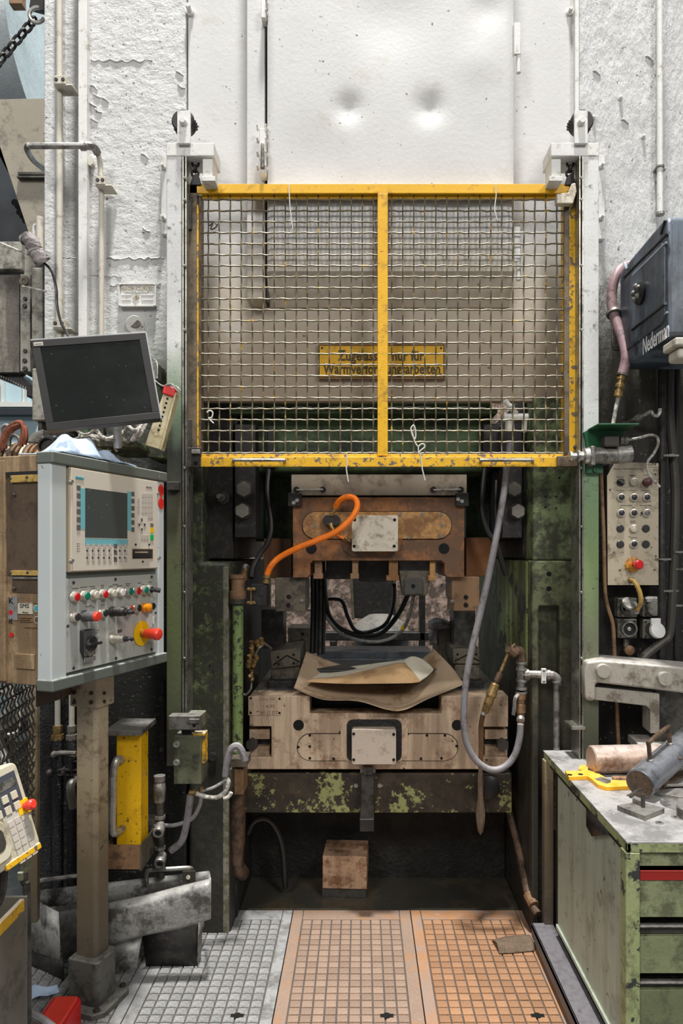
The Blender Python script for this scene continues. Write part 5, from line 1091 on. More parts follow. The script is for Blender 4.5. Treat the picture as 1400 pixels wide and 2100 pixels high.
# valve stack with two open couplings
vs_ = thing('valve_stack', 'vertical grey valve pipe with two open hose couplings by the yellow box', 'valve', P(330, 1790, 2.62))
D = 2.62
ob('pipe', B().cyl(P(328, 1600, D), P(330, 1800, D), .015, n=12), M['steel_dark'], vs_)
ob('valve_body', B().lathe([(.02, 0), (.022, .01), (.024, .04), (.022, .07), (.018, .075), (.022, .08), (.022, .10)], P(327, 1644, D), (0, 0, 1), 12), M['steel_mid'], vs_)
for y in (1672, 1735): ob('union', B().cyl(P(328, y, D), P(328, y + 6, D), .021, n=8), M['steel_mid'], vs_)
for (y, x) in ((1692, 329), (1754, 332)):
    d_ = Vector((.1, -1, -.25)); c0 = P(x, y, D - .01)
    ob('coupling', B().lathe([(.018, 0), (.018, .02), (.021, .022), (.021, .045), (.019, .05), (.012, .05), (.011, .03)], c0, d_, 16), M['steel_mid'], vs_); 
    ob('coupling_bore', B().cyl(c0 + d_.normalized() * .03, c0 + d_.normalized() * .047, .0115, n=12), M['hole'], vs_)
ob('bracket', B().fb(310, 1698, 318, 1745, D + .02, .04), M['steel_mid'], vs_, .002)

# ---- yellow jack in its holder
D = 2.52
yj = thing('yellow_guard_tube', 'chipped yellow square tube with grey bent handle and flat steel cap', 'guard tube', P(262, 1785, D))
ob('tube', B().fb(238, 1498, 289, 1735, D, .09), M['yellow_jack'], yj, .005)
ob('cap_plate', B().box(X(222, D), X(297, D), D - .04, D + .14, Z(1503, D), Z(1492, D)), M['steel_mid'], yj, .002)
hd = B().tube([P(250, 1560, D), P(246, 1556, D - .03), P(238, 1562, D - .055), P(232, 1590, D - .06), P(231, 1640, D - .06), P(230, 1690, D - .06), P(233, 1708, D - .055), P(242, 1706, D - .03), P(252, 1698, D)], .0135, 10)
ob('handle', hd, M['steel_light'], yj)
hb2 = thing('holder_box', 'open rusty steel holder box carrying the yellow tube', 'holder', P(260, 1786, D))
ob('front_plate', B().fb(218, 1733, 287, 1786, D - .05, .006), M['clamp_brown'], hb2, .001); ob('side_plate', B().box(X(287, D - .05), X(287, D - .05) + .006, D - .05, D + .16, Z(1786, D - .05), Z(1733, D - .05)), M['clamp_grey'], hb2, .001)
ob('bottom_plate', B().box(X(218, D - .05), X(287, D - .05), D - .05, D + .16, Z(1786, D - .05), Z(1783, D - .05)), M['clamp_grey'], hb2); ob('left_plate', B().box(X(218, D - .05) - .004, X(218, D - .05), D - .05, D + .16, Z(1786, D - .05), Z(1733, D - .05)), M['clamp_grey'], hb2)
ob('back_plate', B().box(X(216, D), X(292, D), D + .16, D + .36, Z(1786, D), Z(1740, D)), M['black_iron'], hb2)

# ---- scrap chute behind the post
sc_ = thing('scrap_chute', 'bent sheet steel scrap chute with two handles on the floor by the post', 'chute', P(260, 2000, 2.55))
def quad(b, pts): return b.add([P(*q) for q in pts], [list(range(len(pts)))])
ob('back_panel', quad(B(), [(60, 1828, 2.62), (428, 1786, 2.66), (428, 1812, 2.66), (300, 1840, 2.64), (95, 1860, 2.6)]), M['scrap_steel'], sc_, solid=.006)
ob('back_wall', quad(B(), [(95, 1852, 2.68), (420, 1800, 2.70), (418, 1900, 2.72), (95, 1940, 2.70)]), M['scrap_steel'], sc_, solid=.005)
ob('front_panel', B().sheet([[P(218, 1852, 2.5), P(300, 1836, 2.5), P(370, 1818, 2.5), P(431, 1803, 2.5)], [P(218, 1868, 2.47), P(300, 1850, 2.47), P(370, 1832, 2.47), P(431, 1816, 2.47)], [P(218, 1900, 2.47), P(300, 1880, 2.46), P(370, 1866, 2.47), P(431, 1850, 2.47)], [P(218, 1940, 2.5), P(290, 1919, 2.48), P(370, 1902, 2.49), P(431, 1884, 2.5)]], 4, 4), M['scrap_steel'], sc_, solid=.006)
ob('left_panel', quad(B(), [(58, 1838, 2.62), (122, 1872, 2.5), (124, 1968, 2.5), (57, 1946, 2.6)]), M['scrap_steel'], sc_, solid=.006)
ob('cross_panel', quad(B(), [(121, 1870, 2.49), (222, 1852, 2.5), (222, 1942, 2.5), (130, 1968, 2.49)]), M['steel_dark'], sc_, solid=.006)
ob('end_panel', quad(B(), [(431, 1803, 2.5), (428, 1786, 2.66), (424, 1880, 2.66), (431, 1884, 2.5)]), M['scrap_steel'], sc_, solid=.006)
ob('leg_plate', quad(B(), [(292, 1918, 2.56), (408, 1888, 2.58), (405, 1984, 2.6), (300, 1985, 2.6)]), M['black_iron'], sc_, solid=.006)
ob('leg_plate', quad(B(), [(408, 1888, 2.56), (415, 1886, 2.62), (410, 1980, 2.66), (404, 1986, 2.6)]), M['steel_mid'], sc_, solid=.004)
ob('leg_plate', quad(B(), [(215, 1938, 2.54), (292, 1918, 2.52), (280, 1982, 2.5), (222, 1998, 2.5)]), M['scrap_steel'], sc_, solid=.006)
ob('leg_plate', quad(B(), [(62, 1945, 2.6), (130, 1965, 2.5), (130, 2040, 2.52), (66, 2010, 2.6)]), M['black_iron'], sc_, solid=.006)
for (pts) in ([(75, 1838, 2.61), (75, 1814, 2.6), (84, 1806, 2.6), (120, 1801, 2.6), (152, 1797, 2.6), (176, 1796, 2.61), (180, 1816, 2.63)], [(301, 1813, 2.62), (301, 1790, 2.6), (312, 1784, 2.6), (350, 1782, 2.6), (386, 1780, 2.62), (394, 1784, 2.63), (395, 1796, 2.65)]):
    ob('handle', B().tube([P(*q) for q in pts], .0085, 8), M['steel_mid'], sc_)
ob('hook_plate', B().fb(374, 1787, 400, 1811, 2.6, .008), M['shaft_dark'], sc_); bolt(sc_, P(386, 1799, 2.6), .008, .002, M['p_clear'], 'cyl')

# ================================================================ lower left corner
bx0, bx1, by0, by1, bz = -1.5, X(57, 1.75), 1.30, 1.75, Z(1836, 1.75)
bn = thing('sheet_bin', 'grey open sheet metal bin with worn yellow rim in the corner', 'bin', (-1.2, 1.5, 0))
ob('right_wall', B().box(bx1 - .008, bx1, by0, by1, 0.02, bz), M['bin_grey'], bn, .002); ob('back_wall', B().box(bx0, bx1 - .008, by1 - .008, by1, .02, bz), M['bin_grey'], bn, .002)
ob('front_wall', B().box(bx0, bx1 - .008, by0, by0 + .008, .02, bz), M['bin_grey'], bn, .002); ob('left_wall', B().box(bx0, bx0 + .008, by0, by1, .02, bz), M['bin_grey'], bn)
ob('bottom', B().box(bx0, bx1, by0, by1, 0, .02), M['bin_grey'], bn); ob('rim_paint', B().box(bx1 - .010, bx1 + .001, by0, by1 - .02, bz - .028, bz + .001), M['yellow_worn'], bn)
# teach pendant
TB, TR_, TL_ = P(4, 1790, 1.60), P(86, 1734, 1.72), P(-22, 1590, 1.64)
TF = Face(TB, TR_ - TB, TL_ - TB); TW = (TR_ - TB).length; TH = (TL_ - TB).length
pen = thing('hand_control_unit', 'cream handheld control unit with red stop knob hung over the bin', 'control unit', TB)
ob('case', B(TF.T).prism(rrect(-.06, TW, 0, TH, .018), 0, .05), M['pendant_case'], pen, .006, 3)
ob('bumper', B(TF.T).box(.012, TW - .004, -.004, .04, -.004, .012), M['yellow_worn'], pen, .003)
def tp(px, py): q = TF.ac(px, py); return q
def tbox(name, x0, y0, x1, y1, m, lift=.002, par=pen):
    a = tp(x0, y0); b_ = tp(x1, y1); return ob(name, B(TF.T).box(min(a[0], b_[0]), max(a[0], b_[0]), -lift, .002, min(a[1], b_[1]), max(a[1], b_[1])), M[m], par)
ob('keypad_top', B(TF.T).box(-.05, TW - .014, -.001, .002, TH * .5, TH - .02), M['pendant_dark'], pen)
ob('keypad_field', B(TF.T).box(.05, TW - .014, -.001, .002, .03, TH * .5), M['pendant_face'], pen)
ob('small_display', B(TF.T).box(-.02, TW - .02, -.0016, .002, TH - .055, TH - .035), M['socket_grey'], pen)
for r_ in range(2):
    for k in range(5): ob('key', B(TF.T).box(-.03 + k * .028, -.012 + k * .028, -.004, .001, TH - .085 - r_ * .027, TH - .066 - r_ * .027), M['pendant_case'], pen, .001)
for r_ in range(6):
    for k in range(3): ob('key', B(TF.T).box(TW - .075 + k * .02, TW - .059 + k * .02, -.003, .001, TH * .5 - .03 - r_ * .018, TH * .5 - .016 - r_ * .018), M['key_light'], pen)
ob('grip_frame', B(TF.T).prism(rrect(-.045, .04, .02, TH * .52, .025), -.008, .004), M['pendant_case'], pen, .004); ob('grip_window', B(TF.T).prism(rrect(-.03, .026, .045, TH * .44, .018), -.0095, 0), M['shaft_dark'], pen)
a = tp(50, 1652); e_ = ob('stop_plate', B(TF.T).box(a[0] - .022, a[0] + .012, -.003, .001, a[1] - .02, a[1] + .016), M['p_yellow'], pen)
ob('stop_knob', B(TF.T).lathe([(.008, 0), (.008, .014), (.013, .016), (.013, .028), (.009, .032)], (a[0] - .003, -.002, a[1]), (0, -1, 0), 16), M['p_redbright'], e_)
ob('bracket', B().fb(34, 1790, 46, 1808, 1.75, .01).fb(38, 1750, 54, 1792, 1.78, .03), M['box_green'], pen, .003)
ob('cable', B().tube([P(8, 1780, 1.62), P(7, 1800, 1.62), P(4, 1830, 1.63), P(-6, 1856, 1.62)], .010, 8), M['black_rubber'], pen)
sp_ = thing('pendant_stand', 'grey stand tube carrying the handheld control unit', 'stand', P(55, 1840, 2.02))
ob('tube', B().tube([P(46, 1760, 1.98), P(50, 1810, 1.98), P(55, 1850, 1.98), (X(58, 1.98), 1.98, 0)], .011, 10), M['steel_dark'], sp_)
# grey cable and red container at the bottom edge
gc = ob('floor_cable', B().tube([P(-20, 2028, 1.98), P(10, 2048, 2.0), P(50, 2070, 2.05), P(90, 2095, 2.06), P(115, 2115, 2.06)], .013, 10), M['grey_rubber']); tag(gc, 'grey cable crossing the lower left corner over the red container', 'cable')
rd_ = thing('red_container', 'red plastic container lying on the floor under the grey cable', 'container', (X(100, 2.15), 2.15, 0))
ob('body', B().box(X(68, 2.15), X(134, 2.15), 2.1, 2.28, 0, .115), M['p_red'], rd_, .012, 3); ob('lid', B().box(X(84, 2.15), X(130, 2.15), 2.12, 2.26, .114, .128), M['p_redbright'], rd_, .004)
sk = ob('plastic_sheet', B().sheet([[P(50, 2035, 2.44), P(70, 2020, 2.43), P(95, 2024, 2.4), P(118, 2019, 2.42)], [P(48, 2046, 2.40), P(72, 2035, 2.39), P(96, 2036, 2.38), P(120, 2028, 2.39)], [P(50, 2060, 2.37), P(75, 2044, 2.37), P(98, 2041, 2.36), P(121, 2034, 2.37)]], 5, 5), M['cloth_blue'], solid=.003, sharp=80); tag(sk, 'thin pale plastic sheet scrap on the dark floor behind the bin', 'scrap')

# wire mesh fence
FA, FB_ = P(-30, 1560, 2.05), P(70, 1560, 2.50); FN = Face((FA.x, FA.y, Z(1745, 2.3)), (FB_.x - FA.x, FB_.y - FA.y, 0)); FL = math.hypot(FB_.x - FA.x, FB_.y - FA.y)
fe = thing('mesh_fence', 'dark crimped wire mesh fence panel left of the hydraulic pipes', 'fence', FN.pt(FL / 2, 0, 0)); fh = .62
ob('edge_bar', B(FN.T).box(FL - .004, FL + .03, -.012, .02, -.35, fh + .02), M['post_beige'], fe, .003)
for k in range(13): ob('mesh_wire', B(FN.T).tube([(FL * k / 12.5, .004 * (-1) ** i, fh * i / 30) for i in range(31)], .0035, 5, sub=0), M['fence_wire'], fe)
for k in range(14): ob('mesh_wire', B(FN.T).tube([(FL * i / 30, .004 * (-1) ** (i + 1), fh * k / 13) for i in range(31)], .0035, 5, sub=0), M['fence_wire'], fe)
fp_ = thing('rear_pipework', 'white and grey pipes and cables behind the wire mesh fence', 'pipes', P(30, 1520, 2.75))
for (pts, r, m_) in (([(-10, 1412, 2.7), (20, 1420, 2.7), (45, 1415, 2.7)], .016, 'pipe_galv'), ([(-10, 1495, 2.7), (20, 1480, 2.7), (55, 1455, 2.7)], .022, 'steel_light'), ([(22, 1405, 2.66), (24, 1440, 2.66), (5, 1475, 2.66), (-10, 1480, 2.66)], .014, 'grey_cable'),
    ([(20, 1405, 2.6), (34, 1440, 2.6), (40, 1475, 2.6), (36, 1500, 2.6), (16, 1506, 2.6)], .005, 'white_cable'), ([(8, 1510, 2.7), (10, 1640, 2.7)], .02, 'pipe_rust'), ([(-5, 1520, 2.68), (8, 1555, 2.66), (12, 1580, 2.6)], .018, 'grey_rubber'), ([(55, 1410, 2.8), (56, 1460, 2.8)], .03, 'white_fit')):
    ob('pipe', B().tube([P(*q) for q in pts], r, 8), M[m_], fp_)
ob('channel', B().fb(-20, 1478, 60, 1500, 2.78, .06).fb(-20, 1520, 64, 1720, 2.95, .05), M['black_iron'], fp_, .004)
# oily hydraulic pipes
hyd = thing('hydraulic_riser', 'thick oily black hydraulic riser pipe left of the cabinet post', 'pipe', P(96, 1850, 2.78))
ob('riser', B().cyl((X(98, 2.78), 2.78, 0), P(98, 1400, 2.78), .052, n=20), M['oil_column'], hyd)
hy2 = thing('hydraulic_valves', 'two oily hydraulic valve pipes with hex unions and clamps behind the post', 'valve', P(120, 1800, 2.74))
for (x, w_) in ((118, 1), (147, .9)):
    D = 2.74
    ob('upper_pipe', B().cyl(P(x, 1405, D), P(x, 1495, D), .011, n=10), M['cream_pipe'], hy2)
    ob('hex_union', B().cyl(P(x, 1488, D), P(x, 1500, D), .019 * w_, n=6).cyl(P(x, 1500, D), P(x, 1512, D), .017 * w_, n=6).cyl(P(x, 1506, D), P(x, 1517, D), .024 * w_, n=6), M['bolt_iron'] if x > 130 else M['brass'], hy2)
    ob('lower_pipe', B().cyl(P(x, 1515, D), (X(x, D), D, .0), .022 * w_, n=14), M['oil_column'], hy2)
ob('valve_lever', B().tube([P(110, 1547, 2.71), P(125, 1544, 2.69), P(156, 1545, 2.69)], .009, 8).ball(P(111, 1547, 2.71), .014), M['bolt_iron'], hy2)
for (x, y) in ((101, 1584), (131, 1584), (147, 1556)): ob('pipe_clamp', B().ball(P(x, y, 2.705), .013).fb(x - 2, y - 6, x + 30, y - 3, 2.72, .04).fb(x - 2, y + 4, x + 30, y + 7, 2.72, .04), M['bolt_dark'], hy2)
ob('elbow', B().tube([P(150, 1655, 2.70), P(145, 1625, 2.68), P(146, 1608, 2.69), P(156, 1600, 2.72)], .017, 10), M['bolt_iron'], hy2)
cbx = thing('dark_underbox', 'dark stained steel box under the left end of the control cabinet', 'box', P(100, 1445, 2.35))
ob('box', B().fp([(72, 1404), (130, 1404), (130, 1432), (72, 1452)], 2.30, .14), M['cab_brown'], cbx, .006)

# ================================================================ neighbouring machine, upper left
D = 3.9
nm = thing('neighbour_flywheel', 'big blue-grey drum of the neighbouring machine at the upper left', 'machine drum', P(0, 240, D))
ob('drum', B().cyl((X(-260, 4.4), 4.3, Z(40, 4.0)), (X(88, 4.4) + .12, 4.3, Z(40, 4.0)), .62, n=48), M['wheel_blue'], nm)
ob('drum_plate', B().fb(18, -60, 44, 7, 3.62, .05), M['clamp_brown'], nm, .002)
cp = thing('neighbour_hood', 'beige folded steel hood plate of the neighbouring machine with a slot strip', 'machine hood', P(30, 480, 3.5))
ob('hood_plate', B().fp([(-60, 205), (100, 201), (100, 520), (66, 500), (0, 302), (-60, 130)], 3.5, .02), M['cone_plate'], cp, .002)
ob('slot_strip', B().fb(36, 352, 100, 358, 3.48, .03).fb(34, 360, 100, 364, 3.47, .03), M['steel_dark'], cp, .002)
wl = thing('slotted_rotor', 'dark slotted wheel below the beige hood of the neighbouring machine', 'wheel', P(10, 500, 3.75))
wb_ = B().lathe([(.05, 0), (.62, 0), (.66, .02), (.66, .1), (.05, .12)], P(-110, 480, 3.75), (0, -1, 0), 40); ob('disc', wb_, M['navy_dark'], wl)
for (x, y) in ((30, 415), (40, 435), (52, 452)): hole(wl, P(x, y, 3.62), .018)
ob('inner_panel', B().fb(-30, 420, 24, 500, 4.2, .03), M['blue_steel'], wl)
nb = thing('neighbour_box', 'grey dusty box beam at the left edge above the stained door', 'box', P(30, 560, 3.0))
ob('beam', B().fb(-60, 495, 44, 552, 2.95, .25), M['machine_grey'], nb, .004); ob('beam_side', B().fb(-60, 495, 45, 552, 2.96, .22).box(X(44, 2.95), X(44, 2.95) + .05, 2.97, 3.2, Z(560, 2.95), Z(500, 2.95)), M['machine_grey'], nb, .004)
ob('seal_strip', B().fb(-60, 552, 42, 562, 2.99, .1), M['steel_mid'], nb)
nd = thing('stained_door', 'streaky stained grey machine door at the left edge', 'machine door', P(20, 765, 3.0))
ob('door_leaf', B().fb(-60, 563, 40, 764, 2.97, .06), M['machine_stained'], nd, .003); ob('door_frame', B().fb(41, 562, 62, 762, 2.95, .1), M['machine_grey'], nd, .003)
for (x, y, r) in ((51, 577, .018), (52, 613, .007), (51, 628, .008), (52, 720, .007), (51, 740, .008), (52, 757, .009)): bolt(nd, P(x, y, 2.95), r, .008, M['clamp_grey'] if r > .01 else M['shaft_dark'], 'washer')
nc = thing('grey_upright', 'grey rough upright beam beside the left edge of the press', 'upright', P(76, 900, 3.1))
ob('upright', B().fb(64, 548, 88, 700, 2.92, .2), M['machine_grey'], nc, .006)
ob('lower_upright', B().fb(65, 755, 91, 862, 2.7, .12), M['machine_grey'], nc, .006)
ob('rod', B().fb(77, 862, 86, 935, 2.72, .05), M['steel_dark'], nc, .004)
tu = thing('short_tube', 'short grey upright tube above the grey rag', 'tube', P(82, 512, 2.85))
ob('tube', B().cyl(P(82, 446, 2.86), P(82, 513, 2.86), .016, n=14), M['cream_pipe'], tu); ob('eye_bar', B().tube([P(70, 500, 2.88), P(69, 470, 2.88), P(72, 462, 2.88), P(76, 466, 2.88), P(76, 500, 2.88)], .006, 8), M['white_fit'], tu)
rg = B().tube([P(56, 496, 2.8), P(58, 490, 2.78), P(66, 500, 2.76), P(72, 515, 2.76), P(80, 525, 2.76), P(88, 538, 2.77)], [.026, .03], 12)
for i, v in enumerate(rg.V): rg.V[i] = v + Vector((math.sin(i * 2.3) * .005, math.cos(i * 1.7) * .005, math.sin(i * 1.1) * .004))
o = ob('grey_rag', rg, M['rag_grey'], sharp=80); tag(o, 'grey work rag knotted round the cable below the short tube', 'rag')
for lb, pts in (('thin white cord stretched from the left edge to the grey rag', [(-10, 494, 2.85), (25, 508, 2.82), (57, 522, 2.78)]), ('thin white cord end in front of the stained machine door', [(46, 587, 2.85), (70, 592, 2.82), (95, 598, 2.8)])):
    o = ob('white_string', B().tube([P(*q) for q in pts], .0045, 6), M['white_cable']); tag(o, lb, 'cord')
st_ = thing('serrated_cable_tray', 'dark serrated cable tray sloping below the stained door', 'cable tray', P(30, 800, 3.0))
ob('tray', B().fp([(-20, 762), (38, 764), (66, 790), (66, 802), (-20, 768)], 3.0, .1), M['black_iron'], st_)
tt = B()
for k in range(14): tt.fb(-4 + k * 5, 767 + k * 2.4, -1 + k * 5, 771 + k * 2.4, 2.99, .02)
ob('teeth', tt, M['steel_mid'], st_)
ob('end_block', B().fb(54, 792, 66, 814, 2.98, .08), M['black_iron'], st_, .004)
# chain with a ring on the column edge
p0, p1 = P(72, 38, 3.05), P(-12, 138, 3.05)
chn = chain('dark hanging chain hooked to a pale ring at the top left', p0, p1, 8, .032, .0062, M['black_iron'], None)
ri = ob('hook_ring', B().tube([P(76, 31, 2.98) + Vector((math.cos(math.radians(a)) * .033, 0, math.sin(math.radians(a)) * .033)) for a in range(70, 350, 14)], .008, 8, sub=2), M['steel_light']); tag(ri, 'pale open hook ring holding the dark chain at the top left', 'ring')
ls = ob('sling_strap', B().fp([(59, 14), (66, -30), (90, -30), (88, 22)], 3.12, .03), M['black_rubber'], None, .004); tag(ls, 'dark strap hanging over the pale hook ring at the top left', 'strap')
# copper coil and ribbed motor behind the cabinet
cm = thing('ribbed_motor', 'rusty ribbed motor housing behind the left end of the cabinet', 'motor', P(40, 940, 2.6))
for k in range(9): ob('cooling_rib', B().cyl((X(10 + k * 8, 2.6), 2.58 + k * .006, Z(965, 2.6)), (X(15 + k * 8, 2.6), 2.58 + k * .006, Z(965, 2.6)), .105, n=24), M['clamp_brown'] if k % 3 else M['cover_light'], cm)
ob('barrel', B().cyl((X(6, 2.6), 2.6, Z(965, 2.6)), (X(82, 2.6), 2.64, Z(965, 2.6)), .092, n=24), M['rust_cover'], cm)
ob('terminal_lid', B().fp([(48, 906), (70, 886), (88, 880), (88, 908)], 2.62, .06), M['steel_mid'], cm, .004)
cc_ = thing('copper_cables', 'bundle of copper coloured cables looping over the ribbed motor', 'cables', P(35, 915, 2.5))
for (pts, r, m_) in (([(4, 925), (10, 890), (28, 870), (44, 868), (48, 890), (42, 915)], .010, 'copper'), ([(10, 920), (16, 895), (32, 878), (50, 876), (54, 895), (50, 912)], .008, 'copper'), ([(2, 900), (2, 880), (12, 872), (24, 880)], .007, 'grey_rubber'), ([(18, 915), (20, 898), (30, 892), (40, 900), (40, 915)], .008, 'steel_mid'), ([(8, 905), (22, 880), (42, 872)], .012, 'copper')):
    ob('cable', B().tube([P(x, y, 2.5) for x, y in pts], r, 8), M[m_], cc_)
gv = thing('dark_motor_bracket', 'dark green-grey square motor bracket behind the cabinet top', 'bracket', P(100, 930, 2.45))
ob('flange', B().fp([(83, 898), (92, 893), (112, 893), (118, 900), (118, 932), (83, 934)], 2.42, .03), M['navy_dark'], gv, .004); ob('bore', B().lathe([(.028, 0), (.034, .0), (.034, .012), (.028, .012), (.027, .002)], P(99, 916, 2.42), (0, -1, 0), 20), M['black_iron'], gv)
ob('arm', B().fb(105, 884, 136, 925, 2.5, .08), M['black_iron'], gv, .006)
for (x, y) in ((88, 900), (112, 898), (86, 930)): bolt(gv, P(x, y, 2.42), .008, .008, M['steel_dark'], 'dome')

# ================================================================ water lance group at the right of the die space
D = 2.74
wh = thing('grey_spray_hose', 'long grey rubber spray hose hanging from the gate in a big loop', 'hose', P(1005, 1583, D))
ob('hose', B().tube([P(1046, 905, D + .08), P(1040, 950, D + .07), P(1033, 1010, D + .05), P(1021, 1080, D), P(1004, 1170, D), P(984, 1260, D), P(965, 1340, D), P(955, 1400, D), P(951, 1450, D), P(952, 1500, D), P(963, 1540, D), P(985, 1568, D), P(1012, 1579, D), P(1038, 1570, D), P(1056, 1546, D), P(1065, 1512, D), P(1067, 1485, D)], .0135, 12), M['grey_rubber'], wh)
wn = thing('white_spray_nozzle', 'dusty white T shaped nozzle with tilted grip seen through the mesh', 'nozzle', P(1060, 880, 2.82))
ob('cross_bar', B().cyl(P(1034, 855, 2.8), P(1082, 855, 2.8), .014, n=10).cyl(P(1032, 855, 2.8), P(1038, 855, 2.8), .019, n=10), M['white_fit'], wn)
ob('tilted_grip', B().cyl(P(1035, 822, 2.78), P(1058, 848, 2.8), .011, n=10).ball(P(1049, 834, 2.78), .012), M['white_fit'], wn)
ob('stem', B().cyl(P(1044, 858, 2.8), P(1045, 884, 2.8), .016, .02, 10).cyl(P(1076, 858, 2.8), P(1074, 886, 2.8), .011, n=8), M['cream_pipe'], wn)
D = 2.78
vt = thing('water_valve', 'rusty water pipe tee with ball valve feeding the grey spray hose', 'valve', P(1067, 1490, D))
ob('pipe', B().cyl(P(1068, 1345, D), P(1068, 1415, D), .016, n=12), M['pipe_galv'], vt)
ob('elbow', B().tube([P(1048, 1334, D - .02), P(1060, 1334, D - .01), P(1068, 1340, D), P(1069, 1356, D)], .020, 10), M['pipe_rust'], vt)
ob('bent_end', B().cyl(P(1042, 1330, D - .03), P(1056, 1340, D - .02), .019, n=8).tube([P(1046, 1318, D - .03), P(1049, 1326, D - .03), P(1056, 1320, D - .03)], .005, 6), M['pipe_rust'], vt)
for y in (1357, 1370, 1394, 1410, 1418): ob('pipe_band', B().cyl(P(1069, y, D), P(1069, y + 4, D), .0225, n=12), M['pipe_galv'], vt)
ob('ball_valve', B().lathe([(.016, 0), (.021, .004), (.021, .03), (.017, .034), (.017, .05), (.02, .052), (.02, .085), (.014, .09), (.014, .13)][::1], P(1067, 1418, D), (0, 0, -1), 10), M['clamp_brown'], vt)
ob('valve_handle', B().tube([P(1062, 1424, D - .02), P(1056, 1432, D - .03), P(1054, 1450, D - .03), P(1052, 1466, D - .025)], .009, 8, flat=.5), M['pipe_galv'], vt)
ob('hose_clip', B().cyl(P(1067, 1472, D - .01), P(1067, 1478, D - .02), .0165, n=12), M['steel_light'], vt)
ob('cross_pipe', B().tube([P(1070, 1384, D), P(1080, 1383, D), P(1125, 1384, D), P(1134, 1385, D), P(1142, 1392, D), P(1143, 1404, D)], .0165, 10).cyl(P(1073, 1384, D), P(1083, 1384, D), .024, n=10).cyl(P(1120, 1384, D), P(1127, 1384, D), .021, n=10), M['pipe_galv'], vt)
ob('drop_pipe', B().cyl(P(1141, 1400, D), P(1140, 1700, D), .013, n=12).cyl(P(1141, 1396, D), P(1141, 1400, D), .019, n=12), M['pipe_galv'], vt)
ob('wall_bracket', B().fb(1110, 1371, 1120, 1402, D - .02, .01), M['white_fit'], vt, .002)
for y in (1375, 1397): bolt(vt, P(1115, y, D - .02), .006, .005, M['steel_mid'], 'dome')
D = 2.80
ln = thing('spray_lance', 'brass spray lance with ribbed metal hose hanging before the right die holder', 'lance', P(985, 1585, D))
ob('wand', B().cyl(P(1046, 1330, D), P(1024, 1382, D), .007, n=8), M['brass'], ln)
ob('nut', B().cyl(P(1025, 1380, D), P(1018, 1396, D), .013, n=6).cyl(P(1019, 1394, D), P(1015, 1404, D), .0105, n=8), M['pipe_rust'], ln)
ob('grip', B().lathe([(.012, 0), (.018, .006), (.019, .035), (.022, .04), (.022, .055), (.018, .06), (.019, .09), (.015, .125), (.011, .13)], P(1016, 1401, D), P(997, 1452, D) - P(1016, 1401, D), 12), M['brass'], ln)
ob('ferrule', B().cyl(P(996, 1450, D), P(990, 1466, D), .0115, n=10), M['steel_light'], ln)
pts = catmull([P(990, 1466, D), P(986, 1490, D), P(986, 1530, D), P(985, 1575, D)], 20); rb = B()
for i, p in enumerate(pts[:-1]): rb.cyl(p, p + (pts[i + 1] - p) * .7, .0115, .0095, 8)
ob('ribbed_hose', rb, M['clamp_brown'], ln)

# ================================================================ gate sensor, spray bracket
D = 2.62
sn = thing('gate_sensor', 'grey cylindrical limit sensor with plunger at the right end of the gate', 'sensor', P(1240, 955, D))
ob('body', B().cyl(P(1212, 934, D), P(1264, 934, D), .032, n=20), M['socket_grey'], sn); ob('end_cap', B().cyl(P(1262, 933, D), P(1292, 931, D), .034, n=20), M['pipe_galv'], sn)
ob('collar', B().fb(1212, 914, 1222, 954, D - .034, .068), M['steel_mid'], sn, .004)
ob('nose', B().lathe([(.034, 0), (.03, .03), (.018, .035), (.018, .045), (.024, .048), (.024, .056), (.014, .06), (.014, .075), (.02, .078), (.02, .086), (.012, .09)], P(1213, 935, D), (-1, 0, -.02), 16), M['steel_light'], sn)
ob('claw', B().fp([(1286, 918), (1296, 918), (1296, 926), (1289, 934)], D - .03, .03), M['steel_light'], sn, .002)
gb = thing('green_sensor_bracket', 'dark green folded steel bracket bolted on the right guide post', 'bracket', P(1215, 968, 2.63))
ob('top_fold', B().box(X(1212, 2.6), X(1293, 2.6), 2.52, 2.64, Z(879, 2.6), Z(876, 2.6)), M['bracket_green'], gb, .001)
ob('back_plate', B().fp([(1197, 886), (1212, 877), (1284, 877), (1276, 896), (1240, 902), (1236, 970), (1201, 970), (1203, 920)], 2.64, .015), M['bracket_green'], gb, .001)
bolt(gb, P(1220, 964, 2.64), .009, .006, M['bracket_green'], 'washer')
pl = thing('sensor_plug', 'dark cable plug with thin pale lead under the green bracket', 'plug', P(1260, 915, 2.6))
ob('plug_body', B().fb(1239, 893, 1271, 916, 2.58, .05), M['shaft_dark'], pl, .006); ob('plug_gland', B().lathe([(.016, 0), (.018, .012), (.014, .014), (.017, .018), (.016, .03), (.008, .034)], P(1270, 903, 2.6), (1, 0, 0), 12), M['socket_grey'], pl)
ob('lead', B().tube([P(1286, 902, 2.6), P(1310, 898, 2.6), P(1332, 892, 2.62), P(1346, 896, 2.64), P(1349, 910, 2.66), P(1340, 930, 2.66), P(1328, 946, 2.68), P(1327, 962, 2.68), P(1334, 978, 2.7), P(1352, 998, 2.72)], .0055, 7), M['white_cable'], pl)

